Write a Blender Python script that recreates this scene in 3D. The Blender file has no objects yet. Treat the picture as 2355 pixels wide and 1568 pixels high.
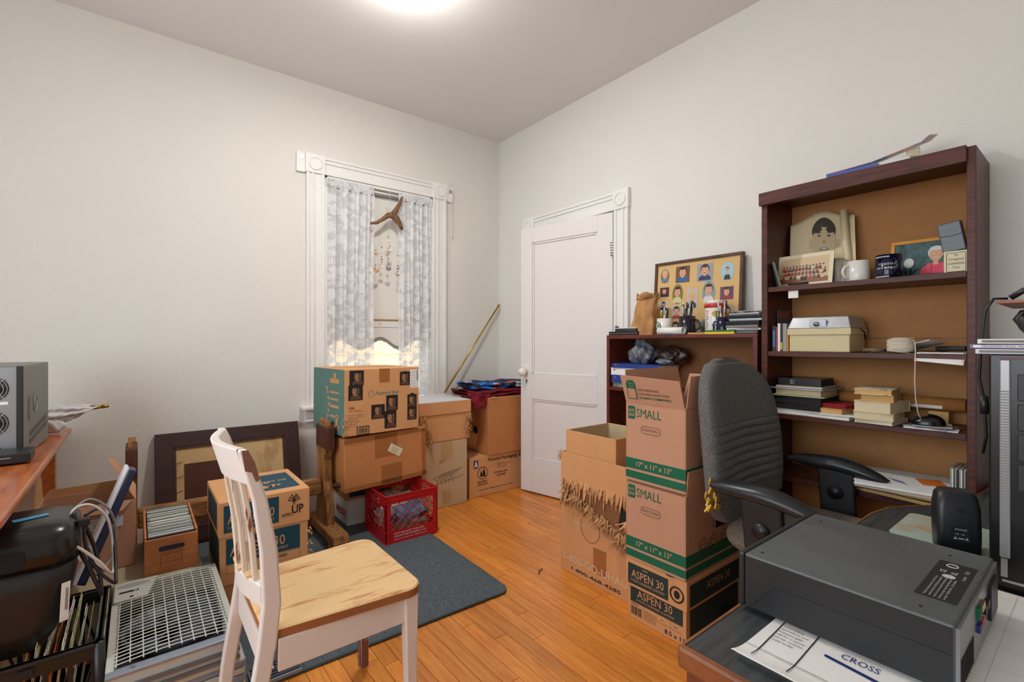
import bpy, bmesh, math, random
from mathutils import Matrix, Vector, Euler
R = math.radians
random.seed(7)
scn = bpy.context.scene
C = scn.collection
# ---------------- camera, world, exposure, lights ----------------
cd = bpy.data.cameras.new('camera'); cam = bpy.data.objects.new('camera', cd); C.objects.link(cam)
cd.sensor_width = 36.0; cd.lens = 1096.0/2355.0*36.0; cd.clip_start = 0.02
cam.location = (0, 0, 1.165); cam.rotation_euler = (R(90), 0, R(51.8-90))
scn.camera = cam
vs = scn.view_settings
vs.view_transform = 'Standard'; vs.look = 'None'; vs.gamma = 1; vs.use_curve_mapping = False
vs.exposure = 0.25
w = bpy.data.worlds.new('world'); scn.world = w; w.use_nodes = True
bgn = w.node_tree.nodes['Background']
bgn.inputs[0].default_value = (0.86, 0.93, 1.0, 1); bgn.inputs[1].default_value = 4.4
LAMP_POWER = 16.0

# ---------------- helpers ----------------
def lin(c):
    r = []
    for x in c[:3]:
        x = x/255.0
        r.append(x/12.92 if x <= .04045 else ((x+.055)/1.055)**2.4)
    return (r[0], r[1], r[2], 1)
MATS = {}
def mat(name, col, rough=.6, metal=0.0, var=0.0, scale=8.0, stretch=(1, 1, 1), bump=0.0, bscale=60.0, col2=None,
        coat=0.0, trans=0.0, rnd=0.0, emit=0.0, thr=None, spec=None):
    """procedural principled material: two-tone noise, bump, random tint per object/island"""
    if name in MATS: return MATS[name]
    m = bpy.data.materials.new(name); m.use_nodes = True
    nt = m.node_tree; N = nt.nodes; Lk = nt.links
    b = N['Principled BSDF']; b.inputs['Roughness'].default_value = rough; b.inputs['Metallic'].default_value = metal
    if coat: b.inputs['Coat Weight'].default_value = coat; b.inputs['Coat Roughness'].default_value = .12
    if trans: b.inputs['Transmission Weight'].default_value = trans
    if spec is not None: b.inputs['Specular IOR Level'].default_value = spec
    c1 = lin(col); c2 = lin(col2) if col2 else tuple(max(0, x*(1-var)) for x in c1[:3])+(1,)
    b.inputs['Base Color'].default_value = c1
    tc = None
    if var or col2 or bump:
        tc = N.new('ShaderNodeTexCoord'); mp = N.new('ShaderNodeMapping'); mp.inputs['Scale'].default_value = stretch
        Lk.new(tc.outputs['Object'], mp.inputs['Vector'])
    out = None
    if var or col2:
        nz = N.new('ShaderNodeTexNoise'); nz.inputs['Scale'].default_value = scale; nz.inputs['Detail'].default_value = 6
        nz.inputs['Roughness'].default_value = .65
        Lk.new(mp.outputs['Vector'], nz.inputs['Vector'])
        rp = N.new('ShaderNodeValToRGB'); rp.color_ramp.elements[0].color = c2; rp.color_ramp.elements[1].color = c1
        lo, hi = thr if thr else (.32, .62)
        rp.color_ramp.elements[0].position = lo; rp.color_ramp.elements[1].position = hi
        Lk.new(nz.outputs['Fac'], rp.inputs['Fac']); out = rp.outputs['Color']
    if rnd:
        oi = N.new('ShaderNodeObjectInfo'); ge = N.new('ShaderNodeNewGeometry')
        ad = N.new('ShaderNodeMath'); ad.operation = 'ADD'
        Lk.new(oi.outputs['Random'], ad.inputs[0]); Lk.new(ge.outputs['Random Per Island'], ad.inputs[1])
        fr = N.new('ShaderNodeMath'); fr.operation = 'FRACT'; Lk.new(ad.outputs[0], fr.inputs[0])
        mr = N.new('ShaderNodeMapRange'); mr.inputs['To Min'].default_value = 1-rnd; mr.inputs['To Max'].default_value = 1+rnd
        Lk.new(fr.outputs[0], mr.inputs['Value'])
        mx = N.new('ShaderNodeVectorMath'); mx.operation = 'SCALE'
        if out: Lk.new(out, mx.inputs[0])
        else: mx.inputs[0].default_value = c1[:3]
        Lk.new(mr.outputs['Result'], mx.inputs['Scale']); out = mx.outputs[0]
        if tc:
            va = N.new('ShaderNodeVectorMath'); va.operation = 'ADD'
            sc = N.new('ShaderNodeMath'); sc.operation = 'MULTIPLY'; sc.inputs[1].default_value = 37.0
            Lk.new(fr.outputs[0], sc.inputs[0]); Lk.new(mp.outputs['Vector'], va.inputs[0]); Lk.new(sc.outputs[0], va.inputs[1])
            if var or col2: Lk.new(va.outputs[0], nz.inputs['Vector'])
    if out: Lk.new(out, b.inputs['Base Color'])
    if bump:
        nb = N.new('ShaderNodeTexNoise'); nb.inputs['Scale'].default_value = bscale; nb.inputs['Detail'].default_value = 3
        Lk.new(mp.outputs['Vector'], nb.inputs['Vector'])
        bp = N.new('ShaderNodeBump'); bp.inputs['Strength'].default_value = bump; bp.inputs['Distance'].default_value = .004
        Lk.new(nb.outputs['Fac'], bp.inputs['Height']); Lk.new(bp.outputs['Normal'], b.inputs['Normal'])
    if emit:
        b.inputs['Emission Color'].default_value = c1; b.inputs['Emission Strength'].default_value = emit
    MATS[name] = m
    return m
I4 = Matrix.Identity(4)
def T(x, y, z): return Matrix.Translation((x, y, z))
def RZ(a): return Matrix.Rotation(R(a), 4, 'Z')
def RX(a): return Matrix.Rotation(R(a), 4, 'X')
def RY(a): return Matrix.Rotation(R(a), 4, 'Y')
class MB:
    def __init__(s): s.v = []; s.f = []; s.m = []
    def add(s, vs, fs, mi=0, M=None):
        o = len(s.v)
        for p in vs:
            p = Vector(p); s.v.append(tuple(M @ p) if M is not None else tuple(p))
        for f in fs: s.f.append(tuple(i+o for i in f)); s.m.append(mi)
        return s
    def box(s, x0, x1, y0, y1, z0, z1, mi=0, M=None):
        return s.add([(x0, y0, z0), (x1, y0, z0), (x1, y1, z0), (x0, y1, z0), (x0, y0, z1), (x1, y0, z1), (x1, y1, z1), (x0, y1, z1)],
              [(0, 3, 2, 1), (4, 5, 6, 7), (0, 1, 5, 4), (1, 2, 6, 5), (2, 3, 7, 6), (3, 0, 4, 7)], mi, M)
    def bx(s, c, d, mi=0, M=None):
        return s.box(c[0]-d[0]/2, c[0]+d[0]/2, c[1]-d[1]/2, c[1]+d[1]/2, c[2]-d[2]/2, c[2]+d[2]/2, mi, M)
    def prism(s, pts, z0, z1, mi=0, M=None):
        n = len(pts)
        return s.add([(p[0], p[1], z0) for p in pts]+[(p[0], p[1], z1) for p in pts],
              [tuple(range(n-1, -1, -1)), tuple(range(n, 2*n))]+[(i, (i+1) % n, n+(i+1) % n, n+i) for i in range(n)], mi, M)
    def poly(s, pts, mi=0, M=None):
        return s.add(pts, [tuple(range(len(pts)))], mi, M)
    def rect(s, x0, y0, x1, y1, z=0.0, mi=0, M=None):
        return s.poly([(x0, y0, z), (x1, y0, z), (x1, y1, z), (x0, y1, z)], mi, M)
    def ell(s, cx, cy, rx, ry, z=0.0, mi=0, M=None, n=20, a0=0, a1=360):
        return s.poly([(cx+rx*math.cos(R(a0+(a1-a0)*i/n)), cy+ry*math.sin(R(a0+(a1-a0)*i/n)), z) for i in range(n if a1-a0 == 360 else n+1)], mi, M)
    def tube(s, pts, r, n=8, mi=0, M=None, caps=True):
        pts = [Vector(p) for p in pts]; k = len(pts); rs = r if isinstance(r, (list, tuple)) else [r]*k
        vs = []; up = None
        for i in range(k):
            t = (pts[min(i+1, k-1)]-pts[max(i-1, 0)])
            if t.length < 1e-9: t = Vector((0, 0, 1))
            t.normalize()
            if up is None:
                up = Vector((0, 0, 1)) if abs(t.z) < .9 else Vector((1, 0, 0))
            a = t.cross(up)
            if a.length < 1e-6: a = t.orthogonal()
            a.normalize(); b = t.cross(a).normalized(); up = -b if False else b*-1
            for j in range(n):
                q = 2*math.pi*j/n
                vs.append(pts[i]+a*math.cos(q)*rs[i]+b*math.sin(q)*rs[i])
        fs = []
        for i in range(k-1):
            for j in range(n):
                fs.append((i*n+j, i*n+(j+1) % n, (i+1)*n+(j+1) % n, (i+1)*n+j))
        if caps: fs.append(tuple(range(n-1, -1, -1))); fs.append(tuple(range((k-1)*n, k*n)))
        return s.add(vs, fs, mi, M)
    def cyl(s, p0, p1, r0, r1=None, n=14, mi=0, M=None, caps=True):
        return s.tube([p0, p1], [r0, r0 if r1 is None else r1], n, mi, M, caps)
    def lathe(s, prof, n=24, mi=0, M=None):
        vs = []; fs = []; k = len(prof)
        for r, z in prof:
            for j in range(n):
                q = 2*math.pi*j/n; vs.append((r*math.cos(q), r*math.sin(q), z))
        for i in range(k-1):
            for j in range(n): fs.append((i*n+j, i*n+(j+1) % n, (i+1)*n+(j+1) % n, (i+1)*n+j))
        if prof[0][0] > 1e-6: fs.append(tuple(range(n-1, -1, -1)))
        if prof[-1][0] > 1e-6: fs.append(tuple(range((k-1)*n, k*n)))
        return s.add(vs, fs, mi, M)
    def grid(s, fn, nu, nv, mi=0, M=None, closeu=False):
        vs = [fn(i/nu if closeu else i/nu, j/nv) for j in range(nv+1) for i in range(nu+(0 if closeu else 1))]
        w_ = nu if closeu else nu+1; fs = []
        for j in range(nv):
            for i in range(nu):
                a = j*w_+i; b = j*w_+(i+1) % w_
                fs.append((a, b, b+w_, a+w_))
        return s.add(vs, fs, mi, M)
    def build(s, name, mats, parent=None, smooth=False, bevel=0.0, solid=0.0, sub=0, kind=None, seg=2, M=None):
        me = bpy.data.meshes.new(name); me.from_pydata(s.v, [], s.f)
        if not isinstance(mats, (list, tuple)): mats = [mats]
        for m_ in mats: me.materials.append(m_)
        for p, i in zip(me.polygons, s.m): p.material_index = i; p.use_smooth = smooth
        me.update()
        o = bpy.data.objects.new(name, me); C.objects.link(o)
        if parent is not None: o.parent = parent
        if M is not None: o.matrix_local = M
        if solid:
            md = o.modifiers.new('solid', 'SOLIDIFY'); md.thickness = solid; md.offset = 0
        if bevel:
            md = o.modifiers.new('bevel', 'BEVEL'); md.width = bevel; md.segments = seg; md.limit_method = 'ANGLE'; md.angle_limit = R(40)
        if sub:
            md = o.modifiers.new('sub', 'SUBSURF'); md.levels = sub; md.render_levels = sub
        if kind: o['kind'] = kind
        return o
def tag(o, label, cat, group=None):
    o['label'] = label; o['category'] = cat
    if group: o['group'] = group
    return o
def thing(name, label, cat, loc=(0, 0, 0), rz=0.0, group=None, rot=None):
    o = bpy.data.objects.new(name, None); o.empty_display_size = .05; C.objects.link(o)
    o.location = loc; o.rotation_euler = rot if rot else (0, 0, R(rz))
    return tag(o, label, cat, group)
def struct(o): o['kind'] = 'structure'; return o
def face(side, dx, dy, dz, e=.0006):
    if side == '-Y': return Matrix(((1, 0, 0, 0), (0, 0, -1, -e), (0, 1, 0, 0), (0, 0, 0, 1)))
    if side == '-X': return Matrix(((0, 0, -1, -e), (-1, 0, 0, dy), (0, 1, 0, 0), (0, 0, 0, 1)))
    if side == '+X': return Matrix(((0, 0, 1, dx+e), (1, 0, 0, 0), (0, 1, 0, 0), (0, 0, 0, 1)))
    if side == '+Z': return Matrix(((1, 0, 0, 0), (0, 1, 0, 0), (0, 0, 1, dz+e), (0, 0, 0, 1)))
def txt(s, parent, M, x, y, h, mt, wd=None, bold=0.0, name='lettering', z=.0005, align='l', rot=0.0):
    """lettering as flat mesh on face matrix M; h = cap height, wd = total width"""
    cu = bpy.data.curves.new('t', 'FONT'); cu.body = s; cu.resolution_u = 2; cu.size = 1.0; cu.offset = bold
    ob = bpy.data.objects.new('t', cu)
    me = bpy.data.meshes.new_from_object(ob)
    bpy.data.objects.remove(ob); bpy.data.curves.remove(cu)
    xs = [v.co.x for v in me.vertices]; ys = [v.co.y for v in me.vertices]
    if not xs: return None
    x0, x1 = min(xs), max(xs); y0 = 0.0
    sy = h/.70; sx = (wd/(x1-x0)) if wd else sy
    off = 0 if align == 'l' else -(x1-x0)*sx*.5
    me.transform(M @ T(x, y, z) @ RZ(rot) @ T(off, 0, 0) @ Matrix.Diagonal((sx, sy, 1, 1)) @ T(-x0, -y0, 0))
    me.materials.clear(); me.materials.append(mt)
    o = bpy.data.objects.new(name, me); C.objects.link(o); o.parent = parent
    return o
def decal(name, parent, M, mt, x0, y0, x1, y1, z=.0003):
    return MB().rect(x0, y0, x1, y1, z, 0, M).build(name, mt, parent)
def portrait(mb, M, x, y, w_, h_, bg, hair, skin, cloth, oval=False, z=.0004, head=.27, cx=0.0, long_hair=False, shade=None):
    """flat printed head-and-shoulders picture; indices are material slots"""
    if oval: mb.ell(x+w_/2, y+h_/2, w_/2, h_/2, z, bg, M, 24)
    else: mb.rect(x, y, x+w_, y+h_, z, bg, M)
    c = x+w_*(.5+cx); r = head*min(w_, h_*.8)
    hy = y+h_*.60
    sw = min(w_*.40, r*1.7)
    mb.poly([(c-sw, y+h_*.06, z*2), (c+sw, y+h_*.06, z*2), (c+sw*.9, y+h_*.24, z*2), (c+r*.5, y+h_*.36, z*2), (c-r*.5, y+h_*.36, z*2), (c-sw*.9, y+h_*.24, z*2)], cloth, M)
    mb.rect(c-r*.3, y+h_*.3, c+r*.3, hy, z*2.5, skin, M)
    mb.ell(c, hy+r*.28, r*(1.05 if long_hair else .92), r*(1.25 if long_hair else 1.02), z*2.2, hair, M, 16)
    mb.ell(c, hy, r*.76, r*1.0, z*3, skin, M, 16)
    mb.ell(c, hy+r*.92, r*.72, r*.34, z*3.5, hair, M, 12)
    if shade is not None: mb.poly([(c+r*.15, hy+r*.8, z*3.3), (c+r*.1, hy-r*.95, z*3.3), (c+r*.5, hy-r*.72, z*3.3), (c+r*.74, hy, z*3.3), (c+r*.5, hy+r*.7, z*3.3)], shade, M)
    for sx in (-1, 1): mb.ell(c+sx*r*.3, hy+r*.15, r*.11, r*.07, z*4, hair, M, 8)
    mb.rect(c-r*.28, hy-r*.52, c+r*.28, hy-r*.43, z*4, hair, M)
# ---------------- materials ----------------
m_wall = mat('plaster_wall', (224, 221, 213), .85, bump=.35, bscale=75, var=.03, scale=1.5)
m_ceil = mat('ceiling_paint', (228, 227, 224), .9, bump=.12, bscale=50)
m_trim = mat('white_trim', (233, 231, 227), .45, var=.03, scale=5)
m_door = mat('door_paint', (226, 222, 219), .5, var=.025, scale=4, stretch=(1, 1, .15))
m_dark = mat('dark_gap', (30, 27, 24), .8)
m_glass = mat('glass', (255, 255, 255), .02, trans=1.0)
m_floor = mat('plank_varnish', (220, 142, 58), .36, rnd=.16, col2=(194, 106, 34), scale=6, stretch=(9, .8, 1), coat=.2, thr=(.3, .6))
m_sub = mat('subfloor', (52, 30, 14), .8)
m_card = mat('cardboard', (214, 156, 104), .85, var=.10, scale=5, stretch=(1, 1, .6))
m_card2 = mat('cardboard_brown', (196, 128, 74), .8, var=.12, scale=4)
m_card3 = mat('cardboard_pink', (194, 144, 114), .85, var=.07, scale=6)
m_cardin = mat('cardboard_inner', (192, 144, 96), .9, var=.14, scale=25)
m_kraft = mat('kraft_white', (198, 172, 136), .88, var=.08, scale=6)
m_tape = mat('packing_tape', (166, 106, 60), .3, var=.08, scale=12)
m_teal = mat('teal_print', (18, 66, 82), .75)
m_teald = mat('dark_green_print', (32, 50, 50), .75)
m_green = mat('green_print', (6, 96, 66), .75)
m_ink = mat('black_ink', (28, 24, 22), .8)
m_inkb = mat('brown_ink', (74, 48, 34), .8)
m_white = mat('white_paper', (232, 230, 226), .8)
m_cream = mat('cream_paper', (226, 212, 180), .8)
m_dkwood = mat('dark_stained_wood', (92, 43, 29), .42, col2=(50, 23, 17), scale=9, stretch=(6, .6, 6), bump=.1, bscale=80, spec=.35)
m_redwood = mat('reddish_stained_wood', (112, 44, 26), .42, col2=(66, 26, 20), scale=8, stretch=(5, .6, 5))
m_hard = mat('hardboard_panel', (176, 122, 70), .75, var=.1, scale=14)
m_black = mat('black_plastic', (24, 24, 26), .42)
m_blackg = mat('glossy_black_plastic', (13, 13, 15), .26)
m_metal = mat('brushed_metal', (180, 182, 184), .35, metal=1)
m_brass = mat('brass', (196, 160, 82), .3, metal=1)

# ---------------- room shell ----------------
XW, YW, ZC = 2.54, 3.41, 2.93
XL, YB = -1.6, -1.3
WX0, WX1, WZ0, WZ1 = 1.02, 1.86, .72, 2.31       # window opening
DY0, DY1, DZ = 2.09, 2.92, 2.04                  # door opening
fl = struct(MB().box(XL, 3.4, YB, YW+.1, -.06, -.0145).build('floor', m_sub))
def room_floor():
    rest = MB(); pw = .0575; x = XW-.005; k = 0
    while x > XL:
        x0 = x-pw+.0018; y = YB-random.random()*.9
        while y < YW:
            L = random.uniform(.42, 1.25); y1 = min(y+L, YW); y0 = max(y, YB)
            if y1-y0 > .02:
                dz = random.uniform(-.0006, .0)
                vis = x0 > .28 and y1 > .45 and y0 < 3.0 and (x0 < 1.72 or y1 > 1.75)
                if vis and k < 296:
                    MB().box(x0, x, y0+.0009, y1-.0009, -.0144, dz).build('plank', m_floor, fl); k += 1
                else: rest.box(x0, x, y0+.0006, y1-.0006, -.0144, dz)
            y += L
        x -= pw
    rest.build('boards', m_floor, fl, kind='stuff')
room_floor()
struct(MB().box(XL-.1, 3.4, YB-.1, YW+.15, ZC, ZC+.1).build('ceiling', m_ceil))
wl = MB(); Y2 = YW+.14
wl.box(XL, WX0, YW, Y2, 0, ZC).box(WX1, 3.4, YW, Y2, 0, ZC).box(WX0, WX1, YW, Y2, 0, WZ0).box(WX0, WX1, YW, Y2, WZ1, ZC)
struct(wl.build('wall_left', m_wall))
wr = MB(); X2 = XW+.12
wr.box(XW, X2, YB, DY0, 0, ZC).box(XW, X2, DY1, YW, 0, ZC).box(XW, X2, DY0, DY1, DZ, ZC)
struct(wr.build('wall_right', m_wall))
struct(MB().box(3.3, 3.4, 1.5, YW, 0, ZC).box(X2, 3.4, 1.4, 1.5, 0, ZC).build('wall_closet', m_wall))
# unseen window added to the near left wall, lets in sky as fill light
BX0, BX1, BZ0, BZ1 = -.4, 2.2, .8, 2.4
struct(MB().box(XL-.1, 3.4, YB-.12, YB, 0, ZC).build('wall_rear', m_wall))
wb = MB().box(XL-.12, XL, YB, BX0, 0, ZC).box(XL-.12, XL, BX1, YW, 0, ZC).box(XL-.12, XL, BX0, BX1, 0, BZ0).box(XL-.12, XL, BX0, BX1, BZ1, ZC)
struct(wb.build('wall_side', m_wall))
w2 = struct(MB().box(XL, XL+.02, BX0-.1, BX1+.1, BZ0-.1, BZ0).box(XL, XL+.02, BX0-.1, BX1+.1, BZ1, BZ1+.1).box(XL, XL+.02, BX0-.1, BX0, BZ0, BZ1)
   .box(XL, XL+.02, BX1, BX1+.1, BZ0, BZ1).box(XL-.08, XL-.04, .88, .92, BZ0, BZ1).build('added_fill_window', m_trim))
bb = MB().box(XL, XW, YW-.018, YW, 0, .155).box(XL, XW, YW-.012, YW, .155, .175)
struct(bb.build('baseboard_left', m_trim, bevel=.003))
struct(MB().box(XW-.018, XW, YB, 1.97, 0, .16).box(XW-.018, XW, 3.05, YW-.02, 0, .16).build('baseboard_right', m_trim, bevel=.003))

# ---------------- window in the left wall ----------------
wn = bpy.data.objects.new('window_1', None); C.objects.link(wn); struct(wn); wn.location = (1.44, YW, .7)
def wp(mb, name, m_, **k): 
    mb.v = [(a-1.44, b-YW, c-.7) for a, b, c in mb.v]
    return mb.build(name, m_, wn, **k)
def casing(mb, x0, x1, z0, z1, y):   # vertical board with ridges
    mb.box(x0, x1, y-.02, y, z0, z1)
    for a, b_ in ((.0, .16), (.30, .42), (.80, 1.0)):
        mb.box(x0+(x1-x0)*a, x0+(x1-x0)*b_, y-.027, y-.019, z0, z1)
for x0, x1 in ((.90, WX0), (WX1, 1.985)):
    mb = MB(); casing(mb, x0, x1, .72, 2.315, YW); wp(mb, 'casing', m_trim, bevel=.003)
mb = MB().box(1.015, 1.865, YW-.02, YW, 2.312, 2.435)
for a, b_ in ((.0, .12), (.62, .72), (.84, 1.0)): mb.box(1.015, 1.865, YW-.028, YW-.019, 2.312+.123*a, 2.312+.123*b_)
wp(mb, 'head_casing', m_trim, bevel=.003)
for x0, x1 in ((.892, 1.022), (1.858, 1.992)):
    o = wp(MB().box(x0, x1, YW-.032, YW, 2.31, 2.44), 'corner_block', m_trim, bevel=.003)
    cx, cz = (x0+x1)/2-1.44, 2.375-.7
    MB().lathe([(.045, 0), (.045, .006), (.037, .007), (.036, .002), (.0, .002)], 28, 0, T(cx, -.032, cz) @ RX(90)).build('rosette', m_trim, o, smooth=False)
wp(MB().box(.862, 2.02, YW-.075, YW+.06, .70, .728), 'stool', m_trim, bevel=.008)
mb = MB().box(.892, 1.985, YW-.024, YW, .61, .70)
for z in (.618, .645, .672): mb.box(.892, 1.985, YW-.034, YW-.02, z, z+.014)
wp(mb, 'apron', m_trim, bevel=.003)
for x0, x1, z0, z1 in ((.838, .892, 2.305, 2.44), (1.992, 2.05, 2.305, 2.425)):
    o = wp(MB().box(x0, x1, YW-.02, YW, z0, z1), 'bracket_block', m_trim, bevel=.002)
    MB().box(x0+.02-1.44, x0+.045-1.44, -.024, -.02, z1-.05-.7, z1-.02-.7).build('bracket_hook', m_metal, o)
# jamb liner, sashes and panes
wp(MB().box(WX0-.001, WX0+.018, YW-.018, Y2, WZ0, WZ1).box(WX1-.018, WX1+.001, YW-.018, Y2, WZ0, WZ1).box(WX0, WX1, YW-.018, Y2, WZ1-.018, WZ1), 'jamb', m_trim)
def sash(z0, z1, y):
    mb = MB(); t = .042
    mb.box(WX0+.018, WX0+.018+t, y, y+.03, z0, z1).box(WX1-.018-t, WX1-.018, y, y+.03, z0, z1)
    mb.box(WX0+.018+t, WX1-.018-t, y, y+.03, z0, z0+t).box(WX0+.018+t, WX1-.018-t, y, y+.03, z1-t, z1)
    o = wp(mb, 'sash', m_trim, bevel=.002)
    MB().box(WX0+.06-1.44, WX1-.06-1.44, y+.012-YW, y+.016-YW, z0+.04-.7, z1-.04-.7).build('pane', m_glass, o)
sash(.728, 1.53, YW+.075); sash(1.50, 2.292, YW+.107)
# pull cord on the right bracket
tag(MB().tube([(2.035, YW-.03, 2.33), (2.037, YW-.031, 2.2), (2.033, YW-.03, 2.06)], .0022, 6).tube([(2.026, YW-.028, 2.33), (2.028, YW-.03, 2.2), (2.04, YW-.029, 2.03)], .0022, 6)
    .tube([(2.033, YW-.03, 2.06), (2.028, YW-.03, 2.02)], .004, 6).build('pull_cord', mat('cord_white', (222, 216, 204), .8)), 'thin white knotted pull cord hanging beside the window casing', 'cord')
# roller shade
rs = thing('roller_shade', 'off-white roller window shade with scalloped fringed hem behind lace curtains', 'blind', (1.44, YW+.03, 1.15))
m_shade = mat('shade_fabric', (226, 222, 214), .8, var=.03, scale=2)
def hem(x): return 1.155+.035*math.cos((x-1.44)*2*math.pi/.30)**1 if abs(x-1.44) < 10 else 0
nx = 60; mb = MB()
for i in range(nx):
    xa = 1.045+(1.835-1.045)*i/nx-1.44; xb = 1.045+(1.835-1.045)*(i+1)/nx-1.44
    za, zb = hem(xa+1.44)-1.15, hem(xb+1.44)-1.15
    mb.poly([(xa, 0, za), (xb, 0, zb), (xb, 0, 1.10), (xa, 0, 1.10)])
mb.build('fabric', m_shade, rs, solid=.001)
mb = MB()
for i in range(nx*3):
    xa = 1.047+(1.833-1.047)*i/(nx*3)-1.44; za = hem(xa+1.44)-1.15
    mb.box(xa, xa+.0032, -.006, .001, za-.022+random.uniform(-.003, .003), za+.006)
mb.build('fringe', mat('fringe_grey', (150, 146, 140), .9), rs, kind='stuff')
MB().box(-.395, .395, -.010, -.001, .168, .180).build('slat', mat('slat_wood', (168, 132, 84), .5), rs, bevel=.002)
MB().box(-.395, .395, -.006, -.001, .120, .167).build('hem_pocket', m_shade, rs, bevel=.002)
MB().cyl((0, -.007, .143), (0, -.003, .143), .004).build('pull_button', m_ink, rs)
MB().cyl((-.4, 0, 1.115), (.4, 0, 1.115), .018).build('roller', mat('roller_grey', (150, 148, 144), .5), rs, smooth=True)
# lace
def lace_mat():
    m = bpy.data.materials.new('lace'); m.use_nodes = True; nt = m.node_tree; N = nt.nodes; Lk = nt.links
    for n in list(N): N.remove(n)
    out = N.new('ShaderNodeOutputMaterial'); df = N.new('ShaderNodeBsdfDiffuse'); tl = N.new('ShaderNodeBsdfTranslucent'); tr = N.new('ShaderNodeBsdfTransparent')
    df.inputs[0].default_value = lin((243, 243, 243)); tl.inputs[0].default_value = lin((215, 220, 226))
    a = N.new('ShaderNodeMixShader'); a.inputs[0].default_value = .28; Lk.new(df.outputs[0], a.inputs[1]); Lk.new(tl.outputs[0], a.inputs[2])
    tc = N.new('ShaderNodeTexCoord'); uv = N.new('ShaderNodeMapping'); uv.inputs['Scale'].default_value = (1, 0.0, 1)
    Lk.new(tc.outputs['Object'], uv.inputs['Vector'])
    vo = N.new('ShaderNodeTexVoronoi'); vo.inputs['Scale'].default_value = 26; vo.feature = 'SMOOTH_F1'
    nz = N.new('ShaderNodeTexNoise'); nz.inputs['Scale'].default_value = 55; nz.inputs['Detail'].default_value = 2; nz.inputs['Distortion'].default_value = 1.6
    fine = N.new('ShaderNodeTexNoise'); fine.inputs['Scale'].default_value = 260
    for q in (vo, nz, fine): Lk.new(uv.outputs[0], q.inputs['Vector'])
    s = N.new('ShaderNodeMath'); s.operation = 'SUBTRACT'; Lk.new(nz.outputs['Fac'], s.inputs[0]); Lk.new(vo.outputs['Distance'], s.inputs[1])
    rp = N.new('ShaderNodeMapRange'); rp.inputs['From Min'].default_value = -.02; rp.inputs['From Max'].default_value = .10
    rp.inputs['To Min'].default_value = .66; rp.inputs['To Max'].default_value = .98
    Lk.new(s.outputs[0], rp.inputs['Value'])
    fm = N.new('ShaderNodeMath'); fm.operation = 'MULTIPLY_ADD'; fm.inputs[1].default_value = .35; Lk.new(fine.outputs['Fac'], fm.inputs[0])
    fm2 = N.new('ShaderNodeMath'); fm2.operation = 'SUBTRACT'; fm2.inputs[1].default_value = .175; Lk.new(rp.outputs[0], fm2.inputs[0]); Lk.new(fm2.outputs[0], fm.inputs[2])
    fm.use_clamp = True
    mx = N.new('ShaderNodeMixShader'); Lk.new(fm.outputs[0], mx.inputs[0]); Lk.new(tr.outputs[0], mx.inputs[1]); Lk.new(a.outputs[0], mx.inputs[2])
    Lk.new(mx.outputs[0], out.inputs[0]); return m
m_lace = lace_mat()
def curtain(x0, x1, y, label, ph, folds, taper):
    t = thing('lace_curtain', label, 'curtain', ((x0+x1)/2, y, .74), group='lace curtain panels')
    cx = (x0+x1)/2
    def fn(u, v):
        z = v*1.50
        gather = 1-.10*taper*math.sin(math.pi*min(1, v*1.1))
        x = (x0-cx)+(x1-x0)*u*gather+ (x1-x0)*(1-gather)*(.0)
        amp = .020*(1-.5*v)
        yy = amp*math.sin(u*folds*2*math.pi+ph+.5*math.sin(v*5))+.010*math.sin(u*folds*3.7*math.pi+ph*2)
        return (x, yy, z)
    MB().grid(fn, 70, 36).build('panel', m_lace, t, smooth=True)
    def fn2(u, v):
        z = 1.50+v*.06
        return ((x0-cx)+(x1-x0)*u, .006*math.sin(u*folds*9*math.pi)-.004*math.sin(v*math.pi), z)
    MB().grid(fn2, 120, 4).build('rod_pocket', m_lace, t, smooth=True)
    return t
curtain(1.025, 1.375, YW-.025, 'lace curtain panel on the left of the window', .6, 4.5, .4)
curtain(1.565, 1.85, YW-.025, 'lace curtain panel on the right of the window', 2.1, 4, -.2)
tag(MB().cyl((1.024, YW-.02, 2.265), (1.856, YW-.02, 2.265), .006).build('curtain_rod', m_trim, smooth=True), 'slim white rod across the window top carrying the lace curtains', 'curtain rod')

# driftwood shell mobile
mo = thing('shell_mobile', 'driftwood branch mobile with strings of seashells hanging in the window', 'mobile', (1.46, YW-.06, 1.45))
m_drift = mat('driftwood', (138, 102, 70), .8, col2=(86, 58, 38), scale=20, stretch=(2, 2, 2), bump=.4, bscale=40)
def mz(px): return px
MB().tube([(-.135, -.015, .565), (-.09, -.015, .575), (-.04, -.01, .61), (.0, -.005, .645), (.04, .0, .655), (.075, .0, .63), (.105, .0, .585), (.118, .0, .555)],
          [.009, .012, .015, .019, .027, .025, .018, .008], 10).build('branch', m_drift, mo, smooth=True)
MB().tube([(.04, .0, .655), (.07, .0, .70), (.10, .0, .755), (.115, .0, .80)], [.022, .018, .013, .010], 8).tube([(.112, 0, .785), (.122, .0, .81)], [.009, .004], 6).build('fork', m_drift, mo, smooth=True)
MB().tube([(.0, -.005, .66), (-.01, -.01, .685), (-.018, -.01, .70)], .003, 5).tube([(.01, -.005, .66), (.012, -.008, .70)], .003, 5).build('twig', mat('lichen', (196, 176, 140), .9), mo)
m_thread = mat('thread', (200, 198, 190), .9)
MB().tube([(.02, 0, .66), (.02, 0, .85)], .0012, 4).build('strand', m_thread, mo)
m_sh = [mat('shell_white', (226, 216, 200), .4, var=.12, scale=30), mat('shell_brown', (168, 104, 62), .4, col2=(216, 180, 140), scale=25), mat('shell_grey', (140, 130, 120), .5, var=.4, scale=40)]
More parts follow.
